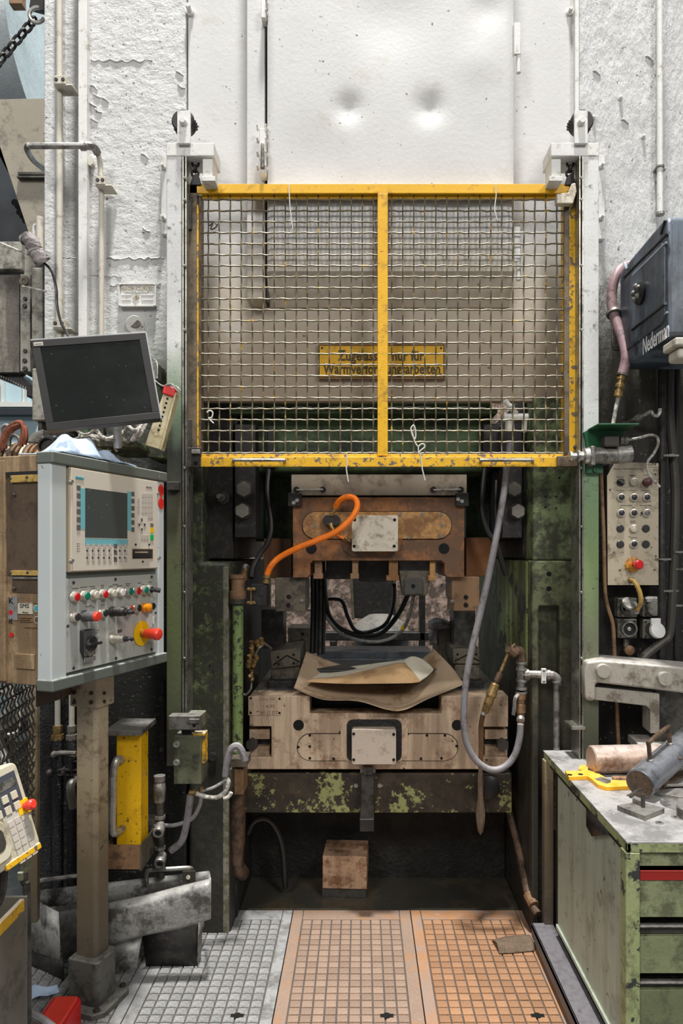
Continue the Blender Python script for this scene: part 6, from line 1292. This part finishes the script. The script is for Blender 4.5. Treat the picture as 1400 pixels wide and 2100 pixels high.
# ================================================================ hose reel
RX = 1.050; RD0, RD1 = 2.34, 2.78; RZ0, RZ1 = Z(690, 2.34), Z(437, 2.34)
reel = thing('hose_reel', 'black plastic hose reel housing with white lettering on the right column', 'hose reel', (RX + .18, 2.6, RZ0))
RF = Face((RX, RD1, RZ0), (0, -1, 0)); RW = RD1 - RD0; RH = RZ1 - RZ0
def prof(inset, x0, x1):   # housing silhouette across the depth: chamfered far top corner
    i = inset
    return [(i, i), (RW - i, i), (RW - i, RH - .02 - i), (RW - .03 - i, RH - i), (.10, RH - i), (i + .0, RH - .05 - i)]
ob('housing', B(RF.T).prism([(0, .0), (RW, 0), (RW, RH - .03), (RW - .02, RH), (.16, RH - .012), (.03, RH - .02), (0, RH - .05)], 0, .42), M['reel_black'], reel, .018, 4)
rin = lambda px, py: RF.ac(px, py)
def rstrip(name, p0, p1, th, m, out=.004, r=.004):
    a = rin(*p0); b_ = rin(*p1); return ob(name, B(RF.T).tube([(a[0], -out + .003, a[1]), (b_[0], -out + .003, b_[1])], r, 6), M[m], reel)
q0 = rin(1282, 560); q1 = rin(1366, 682)
ob('side_cover', B(RF.T).prism(rrect(.04, RW - .015, .055, RH - .085, .03), -.006, .004), M['reel_black'], reel, .004, 3)
rstrip('groove', (1280, 568), (1370, 477), 2, 'reel_dark', .003, .006); rstrip('groove', (1300, 676), (1368, 622), 2, 'reel_dark', .010, .006)
rstrip('worn_ridge', (1300, 565), (1369, 497), 2, 'reel_line', .008, .0035); rstrip('worn_ridge', (1287, 704), (1369, 640), 2, 'reel_line', .005, .0035)
rstrip('groove', (1356, 480), (1364, 452), 2, 'reel_dark', .003, .006); rstrip('groove', (1279, 540), (1286, 552), 2, 'reel_line', .003, .006)
qc = rin(1318, 600)
ob('hub', B(RF.T).lathe([(.043, 0), (.045, .012), (.036, .02), (.02, .022)], (qc[0], -.004, qc[1]), (0, -1, 0), 22), M['reel_dark'], reel)
for k in range(5):
    a = k * 2 * math.pi / 5 + .4; ob('hub_knob', B(RF.T).ball((qc[0] + .024 * math.cos(a), -.026, qc[1] + .024 * math.sin(a)), .011), M['socket_grey'], reel)
a = rin(1343, 702); txt(reel, 'Nederman', RF.pt(a[0] + .005, -.0015, a[1] + .012), RF.u, (0, 0, 1), M['ink_white'], .062, .215, 'logo', bold=.01)
ob('underside_guide', B().box(1.045, 1.3, 2.25, 2.33, RZ0 - .10, RZ0 - .062), M['cream_pipe'], reel, .012, 3); ob('guide_rim', B().box(1.03, 1.3, 2.235, 2.335, RZ0 - .062, RZ0 - .034), M['cream_pipe'], reel, .006)
bw_ = B()
random.seed(2)
for i in range(26): bw_.ball((random.uniform(1.08, 1.24), 2.252 + random.uniform(-.005, .005), RZ0 - .085 + random.uniform(-.012, .012)), .008, 1.4, .8, .8, 6, 4)
o = ob('wood_shavings', bw_, M['paper_brown'], reel); o['kind'] = 'stuff'
ob('wall_arm', B().box(RX + .1, RX + .3, 2.76, 2.92, RZ0 + .12, RZ0 + .22), M['reel_dark'], reel, .006)
ob('wall_plate', B().fp([(1254, 700), (1254, 640), (1262, 630), (1272, 640), (1272, 706), (1268, 716), (1258, 716)], 2.84, .02), M['socket_grey'], reel, .003); bolt(reel, P(1262, 706, 2.84), .012, .006, M['bolt_iron'], 'washer')
rh = thing('pink_reel_hose', 'faded pink hose from the black reel down to a brass coupled spray pipe', 'hose', P(1262, 875, 2.74))
ob('hose', B().tube([P(1290, 545, 2.80), P(1272, 552, 2.79), P(1259, 575, 2.78), P(1254, 605, 2.78), P(1256, 635, 2.77), P(1265, 665, 2.75), P(1277, 700, 2.72), P(1283, 730, 2.70), P(1280, 752, 2.70), P(1275, 770, 2.70)], .020, 12), M['pink_rubber'], rh)
ob('hose_ring', B().cyl(P(1258, 641, 2.765), P(1259, 645, 2.76), .03, n=14), M['steel_mid'], rh); ob('hose_ring', B().cyl(P(1276, 767, 2.70), P(1275, 771, 2.70), .022, n=12), M['steel_mid'], rh)
ob('coupling', B().lathe([(.017, 0), (.018, .012), (.014, .016), (.014, .03), (.019, .034), (.019, .046), (.015, .05), (.017, .062), (.017, .08), (.012, .085)], P(1274, 772, 2.70), P(1266, 820, 2.70) - P(1274, 772, 2.70), 12), M['brass'], rh)
ob('spray_pipe', B().tube([P(1267, 815, 2.70), P(1262, 840, 2.70), P(1257, 868, 2.70), P(1255, 880, 2.70)], .008, 8), M['white_cable'], rh)
hkk = thing('coat_hook', 'pale bent steel hook rod sticking out of the dark column right of the spray pipe', 'hook', P(1320, 860, 2.82))
ob('rod', B().tube([P(1283, 868, 2.86), P(1300, 860, 2.8), P(1318, 853, 2.76), P(1334, 844, 2.74), P(1339, 851, 2.73), P(1347, 853, 2.72), P(1352, 846, 2.72), P(1353, 838, 2.72)], .0075, 8), M['steel_light'], hkk)
ob('bush', B().cyl(P(1304, 859, 2.79), P(1316, 853, 2.77), .014, n=10), M['socket_grey'], hkk)

# white conduit on the right column
wc = thing('white_conduit', 'white painted conduit running down the right column to the hose reel', 'conduit', P(1353, 445, 2.8))
ob('pipe', B().cyl(P(1352, -60, 2.82), P(1353, 440, 2.82), .0125, n=12), M['white_fit'], wc)
ob('saddle', B().cyl(P(1353, 341, 2.82), P(1353, 345, 2.82), .017, n=12).fb(1345, 341, 1366, 346, 2.82, .05), M['steel_mid'], wc); ob('saddle', B().cyl(P(1353, 436, 2.82), P(1353, 441, 2.82), .018, n=12), M['steel_mid'], wc)
# dark risers right of the panel
for i, (x0, x1, r, m_, lb) in enumerate(((1358, 1356, .017, 'black_iron', 'dark vertical riser pipe close beside the dirty button panel'), (1374, 1378, .018, 'shaft_dark', 'dark vertical riser hose running down from under the hose reel'), (1388, 1386, .012, 'black_rubber', 'thin black vertical hose at the right edge beside the dark risers'))):
    t = thing('riser_pipe', lb, 'pipe', P(x1, 1420, 2.78))
    pt = [P(x0, 745, 2.8), P(x0, 860, 2.8), P(x1 + (6 if i == 1 else 0), 1000, 2.8), P(x1 + (4 if i == 1 else 0), 1130, 2.78), P(x1, 1230, 2.77), P(x1 - (6 if i == 1 else 0), 1300, 2.77), P(x1, 1500, 2.78)]
    if i == 1: pt = pt[:-1] + [P(1356, 1318, 2.76), P(1330, 1338, 2.75), P(1306, 1362, 2.74)]
    ob('pipe', B().tube(pt, r, 10), M[m_], t)
    for y in ((1145,) if i == 0 else (932, 1210) if i == 1 else (1130, 1165, 1240)): ob('strap', B().fb(x0 - 14 + (10 if i == 2 else 0), y, x0 + 18, y + 4, 2.755, .01).cyl(P(x0, y, 2.78), P(x0, y + 6, 2.78), r + .004, n=10), M['socket_grey'], t)
bc = thing('brown_cable', 'thin brown cable running down between the right guide post and the button panel', 'cable', P(1268, 1530, 2.75))
ob('cable', B().tube([P(1232, 955, 2.76), P(1234, 1020, 2.76), P(1238, 1120, 2.76), P(1240, 1210, 2.76), P(1246, 1245, 2.76), P(1256, 1280, 2.75), P(1259, 1330, 2.75), P(1264, 1440, 2.74), P(1269, 1560, 2.74)], .008, 8), M['clamp_brown'], bc)

# ================================================================ button panel -X8 and sockets
D = 2.76
bpn = thing('wall_button_panel', 'dirty beige wall panel of round push buttons with red stop knob', 'button panel', P(1297, 1200, D))
ob('face_plate', B().fp([(1245, 976), (1262, 947), (1350, 950), (1350, 1200), (1246, 1200)], D, .006), M['panel_dirty'], bpn, .001)
ob('back_box', B().fb(1248, 950, 1352, 1199, D + .005, .085), M['black_iron'], bpn, .004)
pn = lambda zx, zy: (1180 + zx / 4.2, 840 + zy / 4.2)
def wbutton(zx, zy, cap, ring=True):
    p = P(*pn(zx, zy), D); r = .0165
    o = ob('push_button' if ring else 'blanking_plug', B().lathe([(r, 0), (r, .006), (r * .95, .010), (r * .74, .011), (r * .72, .007)] if ring else [(r * .93, 0), (r * .93, .004), (r * .8, .006), (0, .0065)], p, (0, -1, 0), 20), M['bezel'] if ring else M['p_black'], bpn)
    if ring: ob('button_cap', B().lathe([(r * .74, .002), (r * .74, .008), (r * .6, .0095), (0, .01)], p, (0, -1, 0), 16), M[cap], o)
    return o
for (x, y, m_) in ((497, 623, 'p_clear'), (388, 757, 'pl'), (497, 757, 'pl'), (608, 757, 'pl'), (388, 891, 'pl'), (497, 891, 'pl'), (608, 891, 'socket_grey'), (497, 1025, 'p_clear'), (497, 1158, 'pl')):
    wbutton(x, y, 'p_black' if m_ == 'pl' else m_)
for (x, y) in ((383, 1025), (603, 1025), (383, 1160), (603, 1160)): wbutton(x, y, None, False)
o = wbutton(386, 627, None, False); o.name = 'selector_switch'; p = P(*pn(386, 627), D); ob('selector_knob', B().tube([p + Vector((-.012, -.012, .009)), p + Vector((.012, -.012, -.007))], .005, 6), M['p_grey'], o)
p = P(*pn(607, 627), D); o = ob('mushroom_button', B().lathe([(.0165, 0), (.0165, .006), (.012, .008), (.017, .014), (.0165, .02), (.01, .024), (0, .025)], p, (0, -1, 0), 20), M['p_darkred'], bpn)
p = P(*pn(490, 1334), D); o = ob('emergency_stop', B().lathe([(.031, 0), (.031, .004), (.028, .006), (0, .006)], p, (0, -1, 0), 26), M['estop_dirty'], bpn)
ob('stop_knob', B().lathe([(.013, .004), (.013, .02), (.018, .022), (.0195, .026), (.0195, .036), (.015, .042), (0, .043)], p + Vector((.006, 0, 0)), (.18, -1, 0), 20), M['p_red'], o); ob('knob_ring', B().lathe([(.0205, .030), (.0205, .034), (.018, .034)], p + Vector((.006, 0, 0)), (.18, -1, 0), 20), M['steel_light'], o)
txt(bpn, '-X8', P(*pn(668, 470), D - .0005), (1, 0, 0), (0, 0, 1), M['ink'], .013, .024)
txt(bpn, 'Ausw\u00e4hlsteuerung', P(*pn(492, 510), D - .0005), (1, 0, 0), (0, 0, 1), M['ink_grey'], .009, .075)
def pbar(x0, x1, y, h=.0014): a = pn(x0, y); b_ = pn(x1, y); return B().box(X(a[0], D), X(b_[0], D), D - .0006, D + .001, Z(a[1], D) - h, Z(a[1], D) + h)
for (x0, x1, y) in ((345, 400, 513), (325, 345, 508), (350, 415, 580), (462, 520, 566), (470, 505, 572), (580, 622, 566), (345, 420, 697), (455, 530, 697), (562, 636, 697), (378, 396, 712), (488, 508, 712), (594, 612, 712), (385, 488, 826), (550, 650, 827), (378, 396, 845), (488, 508, 845), (594, 612, 845), (470, 515, 960), (466, 516, 972), (470, 530, 1104), (455, 470, 1094)): ob('caption', pbar(x0, x1, y, .001), M['shaft_dark'], bpn)
ob('number_rule', pbar(622, 712, 496, .0008), M['shaft_dark'], bpn)
for (x, y) in ((296, 689), (684, 556), (690, 1262)): bolt(bpn, P(*pn(x, y), D), .004, .002, M['shaft_dark'], 'dome', name='screw')
# sockets
D = 2.79
def socket(px, py, label, kind):
    t = thing('wall_socket', label, 'socket', P(px, py + 22, D), 'industrial sockets under the button panel')
    ob('plate', B().fb(px - 20, py - 20, px + 20, py + 20, D, .04), M['socket_grey'], t, .005, 3)
    for dx in (-15, 15):
        for dy in (-15, 15): bolt(t, P(px + dx, py + dy, D), .006, .003, M['shaft_dark'], 'dome', name='screw')
    c0 = P(px + 1, py, D)
    if kind == 'round':
        ob('ring', B().lathe([(.032, 0), (.032, .02), (.026, .022), (.026, .006)], c0, (0, -1, 0), 24), M['socket_grey'], t); ob('bore', B().lathe([(.026, .002), (.026, .008), (0, .008)], c0, (0, -1, 0), 20), M['black_rubber'], t); ob('contact', B().lathe([(.008, .006), (.008, .016), (0, .018)], c0, (0, -1, 0), 12), M['steel_light'], t)
    elif kind == 'lid':
        ob('lid', B().lathe([(.034, 0), (.034, .016), (.03, .022), (0, .024)], c0 + Vector((0, 0, -.004)), (0, -1, 0), 24), M['socket_grey'], t); ob('hinge', B().fb(px - 12, py - 22, px + 14, py - 10, D - .02, .02).cyl(P(px - 16, py - 18, D - .015), P(px + 17, py - 18, D - .015), .006, n=8), M['steel_light'], t, .002)
    elif kind == 'open':
        ob('ring', B().lathe([(.032, 0), (.032, .014), (.026, .015), (.026, .004)], c0, (0, -1, 0), 24), M['shaft_dark'], t); ob('lid', B().lathe([(.032, -.006), (.032, .008), (.02, .012), (0, .013)], P(px + 9, py + 3, D - .05), (.25, -1, .35), 22), M['white_fit'], t); ob('hinge', B().fb(px - 3, py - 22, px + 17, py - 5, D - .045, .012), M['white_fit'], t, .003)
    else:
        ob('ring', B().lathe([(.034, 0), (.034, .02), (.028, .022), (.028, .004)], c0, (0, -1, 0), 24), M['shaft_dark'], t); ob('lid', B().lathe([(.03, -.005), (.03, .006), (.02, .01), (0, .011)], P(px + 4, py - 8, D - .045), (.1, -.7, .7), 22), M['steel_light'], t); ob('plug', B().tube([P(px + 2, py + 6, D - .02), P(px + 10, py + 8, D - .05), P(px + 19, py + 6, D - .07)], .016, 10), M['steel_light'], t)
    return t
socket(1286, 1246, 'upper left grey socket with lifted lid and a plugged yellow cable', 'plug'); socket(1338, 1245, 'upper right grey socket with its round lid closed', 'lid')
socket(1286, 1289, 'lower left grey socket with an open round bore', 'round'); socket(1338, 1290, 'lower right grey socket with a bright lid hanging open', 'open')
yc = thing('yellow_cable', 'short dirty yellow cable bending from the button panel to the upper left socket', 'cable', P(1312, 1250, 2.72))
ob('cable', B().tube([P(1293, 1189, 2.74), P(1300, 1193, 2.70), P(1308, 1206, 2.69), P(1313, 1222, 2.69), P(1313, 1238, 2.70), P(1306, 1251, 2.72)], .009, 8), M['yellow_cable'], yc)
ob('grommet', B().cyl(P(1293, 1190, 2.755), P(1295, 1190, 2.735), .013, n=10), M['clamp_brown'], yc)
kn = ob('column_stud', B().lathe([(.014, 0), (.014, .008), (.021, .01), (.021, .026), (.015, .03), (0, .031)], P(1286, 1332, 2.845), (0, -1, 0), 16), M['clamp_brown']); tag(kn, 'round worn stud head on the dark column below the sockets', 'stud')
fb2 = ob('column_fitting', B().cyl(P(1283, 1310, 2.84), P(1283, 1326, 2.84), .012, n=8), M['bolt_iron']); tag(fb2, 'small dark pipe fitting between the sockets and the stud', 'fitting')

# ================================================================ workbench
TX0, TY0, TY1, TZ = X(1110, 2.80), 1.90, 2.775, Z(1535, 2.80)
TX1 = 1.75
wbn = thing('workbench', 'chipped green steel workbench with drawers and a worn steel top', 'workbench', (1.2, 2.3, 0))
ob('top_plate', B().box(TX0, TX1, TY0, TY1, TZ - .005, TZ), M['bench_top'], wbn, .001)
ob('top_edge', B().box(TX0, TX0 + .012, TY0, TY1, TZ - .03, TZ - .004).box(TX0, TX1, TY0, TY0 + .012, TZ - .03, TZ - .004).box(TX0, TX1, TY1 - .012, TY1, TZ - .03, TZ - .004), M['bench_chipped'], wbn, .002)
ob('under_frame', B().box(TX0 + .015, TX0 + .03, TY0 + .02, TY1 - .02, TZ - .055, TZ - .02), M['black_iron'], wbn)
ob('corner_post', B().box(TX0 - .004, TX0 + .036, TY0 - .002, TY0 + .04, .02, TZ - .03), M['bench_chipped'], wbn, .003)
ob('corner_post', B().box(TX0 - .006, TX0 + .03, TY1 - .045, TY1 - .005, .02, TZ - .03), M['post_beige'], wbn, .003)
ob('side_panel', B().box(TX0 + .022, TX0 + .028, TY0 + .035, TY1 - .13, .15, TZ - .04), M['bench_side'], wbn, .001)
ob('panel_flange', B().box(TX0 + .014, TX0 + .03, TY0 + .035, TY0 + .055, .10, TZ - .06).box(TX0 + .014, TX0 + .026, TY0 + .035, TY1 - .13, .14, .155), M['bench_side'], wbn, .001)
ob('panel_flange', B().box(TX0 + .03, TX0 + .034, TY0 + .035, TY1 - .13, .1, .16), M['bench_rail'], wbn)
ob('gusset', B().add([(TX0 + .006, TY0 + .36, TZ - .035), (TX0 + .006, TY0 + .14, TZ - .035), (TX0 + .004, TY0 + .30, TZ - .11), (TX0 + .006, TY0 + .36, TZ - .10)], [(0, 1, 2, 3)]), M['black_iron'], wbn, solid=.003)
ob('plinth_rail', B().box(TX0 - .055, TX0 + .03, TY0 - .05, TY1 - .03, .085, .105).box(TX0 - .055, TX0 - .048, TY0 - .05, TY1 - .03, .05, .105), M['bench_rail'], wbn, .002)
ob('plinth', B().box(TX0 + .03, TX1, TY0 + .03, TY1 - .08, .03, .11), M['black_iron'], wbn)
for y in (TY0 + .05, TY1 - .3): ob('foot', B().cyl((TX0 - .01, y, 0), (TX0 - .01, y, .09), .018, n=12).cyl((TX0 - .01, y, 0), (TX0 - .01, y, .02), .03, n=14), M['pipe_rust'], wbn)
ob('carcass', B().box(TX0 + .034, TX1, TY0 + .06, TY1 - .06, .1, TZ - .035), M['black_iron'], wbn)
fz = lambda py: Z(py, TY0)
fx0 = TX0 + .038
ob('front_apron', B().box(fx0, TX1, TY0 + .018, TY0 + .06, fz(1782), fz(1752)), M['bench_green'], wbn, .001)
for i, (z1, z0, h1, h0) in enumerate(((1808, 1886, 1784, 1808), (1926, 2002, 1888, 1924), (2036, 2160, 2004, 2034))):
    dr = ob('drawer', B().box(fx0, TX1, TY0 + .012, TY0 + .05, fz(z0), fz(z1)), M['bench_green'], wbn, .002)
    ob('drawer_handle', B().box(fx0, TX1, TY0 + (.006 if i == 0 else .022), TY0 + .03, fz(h0), fz(h1 + (3 if i == 0 else 14))).box(fx0, TX1, TY0 + .004, TY0 + .03, fz(h1 + (6 if i == 0 else 18)), fz(h1 + (3 if i == 0 else 14))), M['bench_red'] if i == 0 else M['steel_dark'], dr, .002)

# ---- things on the bench
r_ = .050
def bz_(px, py, r): D = (H - TZ - r) * FPX / (py - PY); return P(px, py, D)
ca_ = bz_(1211, 1558, r_); cb_ = ca_ + Vector((.31, .10, 0))
cb_ = P(1372, 1559, ca_.y + .02); cb_.z = ca_.z
rb_ = ob('copper_round_bar', B().lathe([(r_ - .004, 0), (r_, .004), (r_, (cb_ - ca_).length - .004), (r_ - .004, (cb_ - ca_).length)], ca_ + Vector((0, 0, .001)), cb_ - ca_, 32), M['round_copper']); tag(rb_, 'short thick copper-toned round bar lying at the back of the workbench', 'round bar')
r2 = .048
sa = P(1311, 1608, 2.22); sa.z = TZ + r2 + .004; sd = (P(1420, 1530, 2.5) - sa); sd.z = .075; sd.normalize(); L2 = .42
srb = thing('steel_round_bar', 'grey steel round bar with a welded handle leaning across the workbench', 'round bar', sa)
ob('bar', B().lathe([(r2 - .003, 0), (r2, .003), (r2, L2)], sa, sd, 32), M['round_steel'], srb)
ob('end_face', B().lathe([(r2 - .004, -.001), (0, -.0012)], sa, sd, 28), M['pipe_rust'], srb)
nx = sd.cross(Vector((0, 0, 1))).normalized(); upb = nx.cross(sd).normalized()
hp_ = [sa + sd * t + upb * h_ for t, h_ in ((.085, r2 - .004), (.085, r2 + .05), (.092, r2 + .062), (.23, r2 + .062), (.237, r2 + .05), (.237, r2 - .004))]
ob('welded_handle', B().tube(hp_, .0075, 8, sub=3), M['pipe_rust'], srb)
for t in (.085, .237): ob('weld', B().ball(sa + sd * t + upb * r2, .012, 1, 1, .5), M['steel_mid'], srb)
bolt(srb, sa + sd * .2 + nx * r2 * .75 - upb * -.02, .006, .02, M['pipe_rust'], 'stud', nx, 'pin')
def onb(px, py, h_=0): D = (H - TZ - h_) * FPX / (py - PY); p = P(px, py, D); return p
def flat(b, pix, h0, h1): b.plan([(onb(*q).x, onb(*q).y) for q in pix], TZ + h0, TZ + h1); return b
yt = thing('yellow_tongs_plate', 'flat yellow painted steel tool with two holed prongs on the workbench', 'tool', onb(1230, 1600))
ob('plate', flat(B(), [(1158, 1588), (1166, 1601), (1204, 1599), (1212, 1605), (1226, 1617), (1243, 1622), (1296, 1620), (1300, 1609), (1250, 1607), (1238, 1600), (1226, 1593), (1206, 1587), (1203, 1576), (1188, 1576), (1186, 1584), (1195, 1588)], .0, .014), M['yellow_tool'], yt, .002)
ob('bare_patch', flat(B(), [(1219, 1606), (1232, 1601), (1252, 1607.2), (1252, 1613), (1243, 1616)], .0138, .0146), M['steel_light'], yt)
for q in ((1168, 1589), (1190, 1588)): p = onb(*q, .0142); p.z = TZ + .0141; bolt(yt, p, .009, .001, M['hole'], 'cyl', (0, 0, 1), 'bolt_hole')
sb_ = ob('wood_shim', flat(B(), [(1254, 1598), (1300, 1597), (1302, 1602), (1258, 1603)], 0, .012), M['wood_block'], None, .001); tag(sb_, 'small wooden shim lying between the yellow tool and the copper bar', 'shim')
sp2 = thing('small_jig_plate', 'small square steel jig plate with an upright pin on the bench front', 'jig', onb(1315, 1670))
ob('plate', flat(B(), [(1265, 1662), (1310, 1653), (1362, 1668), (1322, 1684)], 0, .016), M['steel_mid'], sp2, .001)
p = onb(1318, 1666); p.z = TZ + .015
ob('pin', B().cyl(p, p + Vector((0, 0, .042)), .0065, n=10), M['shaft_dark'], sp2); ob('block', flat(B(), [(1296, 1657), (1301, 1652), (1320, 1660), (1315, 1665)], .015, .032), M['steel_mid'], sp2, .001); ob('wire_clip', B().tube([onb(1292, 1654) + Vector((0, 0, .03)), onb(1304, 1650) + Vector((0, 0, .042)), onb(1316, 1652) + Vector((0, 0, .05))], .005, 6), M['shaft_dark'], sp2)
fj = thing('flat_jig', 'grey flat steel jig with slots lying under the grey round bar', 'jig', onb(1375, 1635))
ob('lower_plate', flat(B(), [(1344, 1632), (1372, 1624), (1440, 1622), (1440, 1640), (1390, 1641)], 0, .012), M['steel_mid'], fj, .001); ob('upper_plate', flat(B(), [(1362, 1622), (1384, 1606), (1440, 1604), (1440, 1618)], .012, .022), M['steel_light'], fj, .001); ob('brown_bar', flat(B(), [(1350, 1618), (1384, 1600), (1420, 1590), (1424, 1598), (1362, 1624)], .012, .03), M['pipe_rust'], fj, .001)
wd = ob('round_disc', B().cyl(onb(1396, 1650), onb(1396, 1650) + Vector((0, 0, .004)), .062, n=32), M['steel_light']); tag(wd, 'thin pale round disc lying on the bench top at the right edge', 'disc')
dd = thing('dark_round_tool', 'small grey round tin at the right edge of the bench front', 'tin', onb(1408, 1672)); ob('tin_body', B().lathe([(.03, 0), (.032, .004), (.032, .03), (.028, .034), (0, .034)], onb(1410, 1676), (0, 0, 1), 22), M['steel_mid'], dd)
for (x, y, lb) in ((1384, 1677, 'small steel washer on the bench beside the round tin'), (1352, 1688, 'small steel washer at the front edge of the bench top')):
    p = onb(x, y); o = ob('steel_washer', B().lathe([(.006, 0), (.012, 0), (.012, .003), (.006, .003), (.006, 0)], p, (0, 0, 1), 14), M['steel_light']); tag(o, lb, 'washer', 'loose washers on the bench')
# C-frame press
CFm = Face(P(1197, 1540, 2.60), (1, -.10, 0)); CFm.O.z = TZ
cfr = thing('c_frame_press', 'heavy grey steel C-frame with two round pins standing on the workbench', 'C-frame', CFm.pt(.3, .1, 0))
cq = lambda *q: [CFm.ac(x, y) for x, y in q]
ob('top_beam', B(CFm.T).prism(cq((1198, 1400), (1204, 1384), (1232, 1380), (1460, 1400), (1460, 1456), (1226, 1427), (1221, 1429), (1221, 1464), (1203, 1464), (1198, 1454)), 0, .17), M['cframe'], cfr, .018, 3)
ob('jaw', B(CFm.T).prism(cq((1221, 1438), (1358, 1452), (1358, 1535), (1338, 1535), (1338, 1486), (1330, 1478), (1221, 1465)), .03, .13), M['cframe'], cfr, .004)
a0 = CFm.ac(1338, 1440); a1 = CFm.ac(1369, 1440)
ob('column_web', B(CFm.T).box(a1[0] - .03, a1[0] + .22, .05, .14, 0.02, a0[1] + .03), M['steel_dark'], cfr, .004); ob('base', B(CFm.T).box(a0[0] - .05, a0[0] + .3, .0, .15, 0, .03), M['cframe'], cfr, .004)
for q in ((1235, 1401), (1361, 1417)): a = CFm.ac(*q); ob('round_pin', B(CFm.T).cyl((a[0], .01, a[1]), (a[0], -.022, a[1]), .026, n=22), M['cframe'], cfr, .002)
a = CFm.ac(1318, 1480); ob('jaw_screw', B(CFm.T).lathe([(.018, 0), (.018, -.012), (.01, -.016)], (a[0], .1, a[1] + .01), (0, 0, 1), 12), M['brass'], cfr)
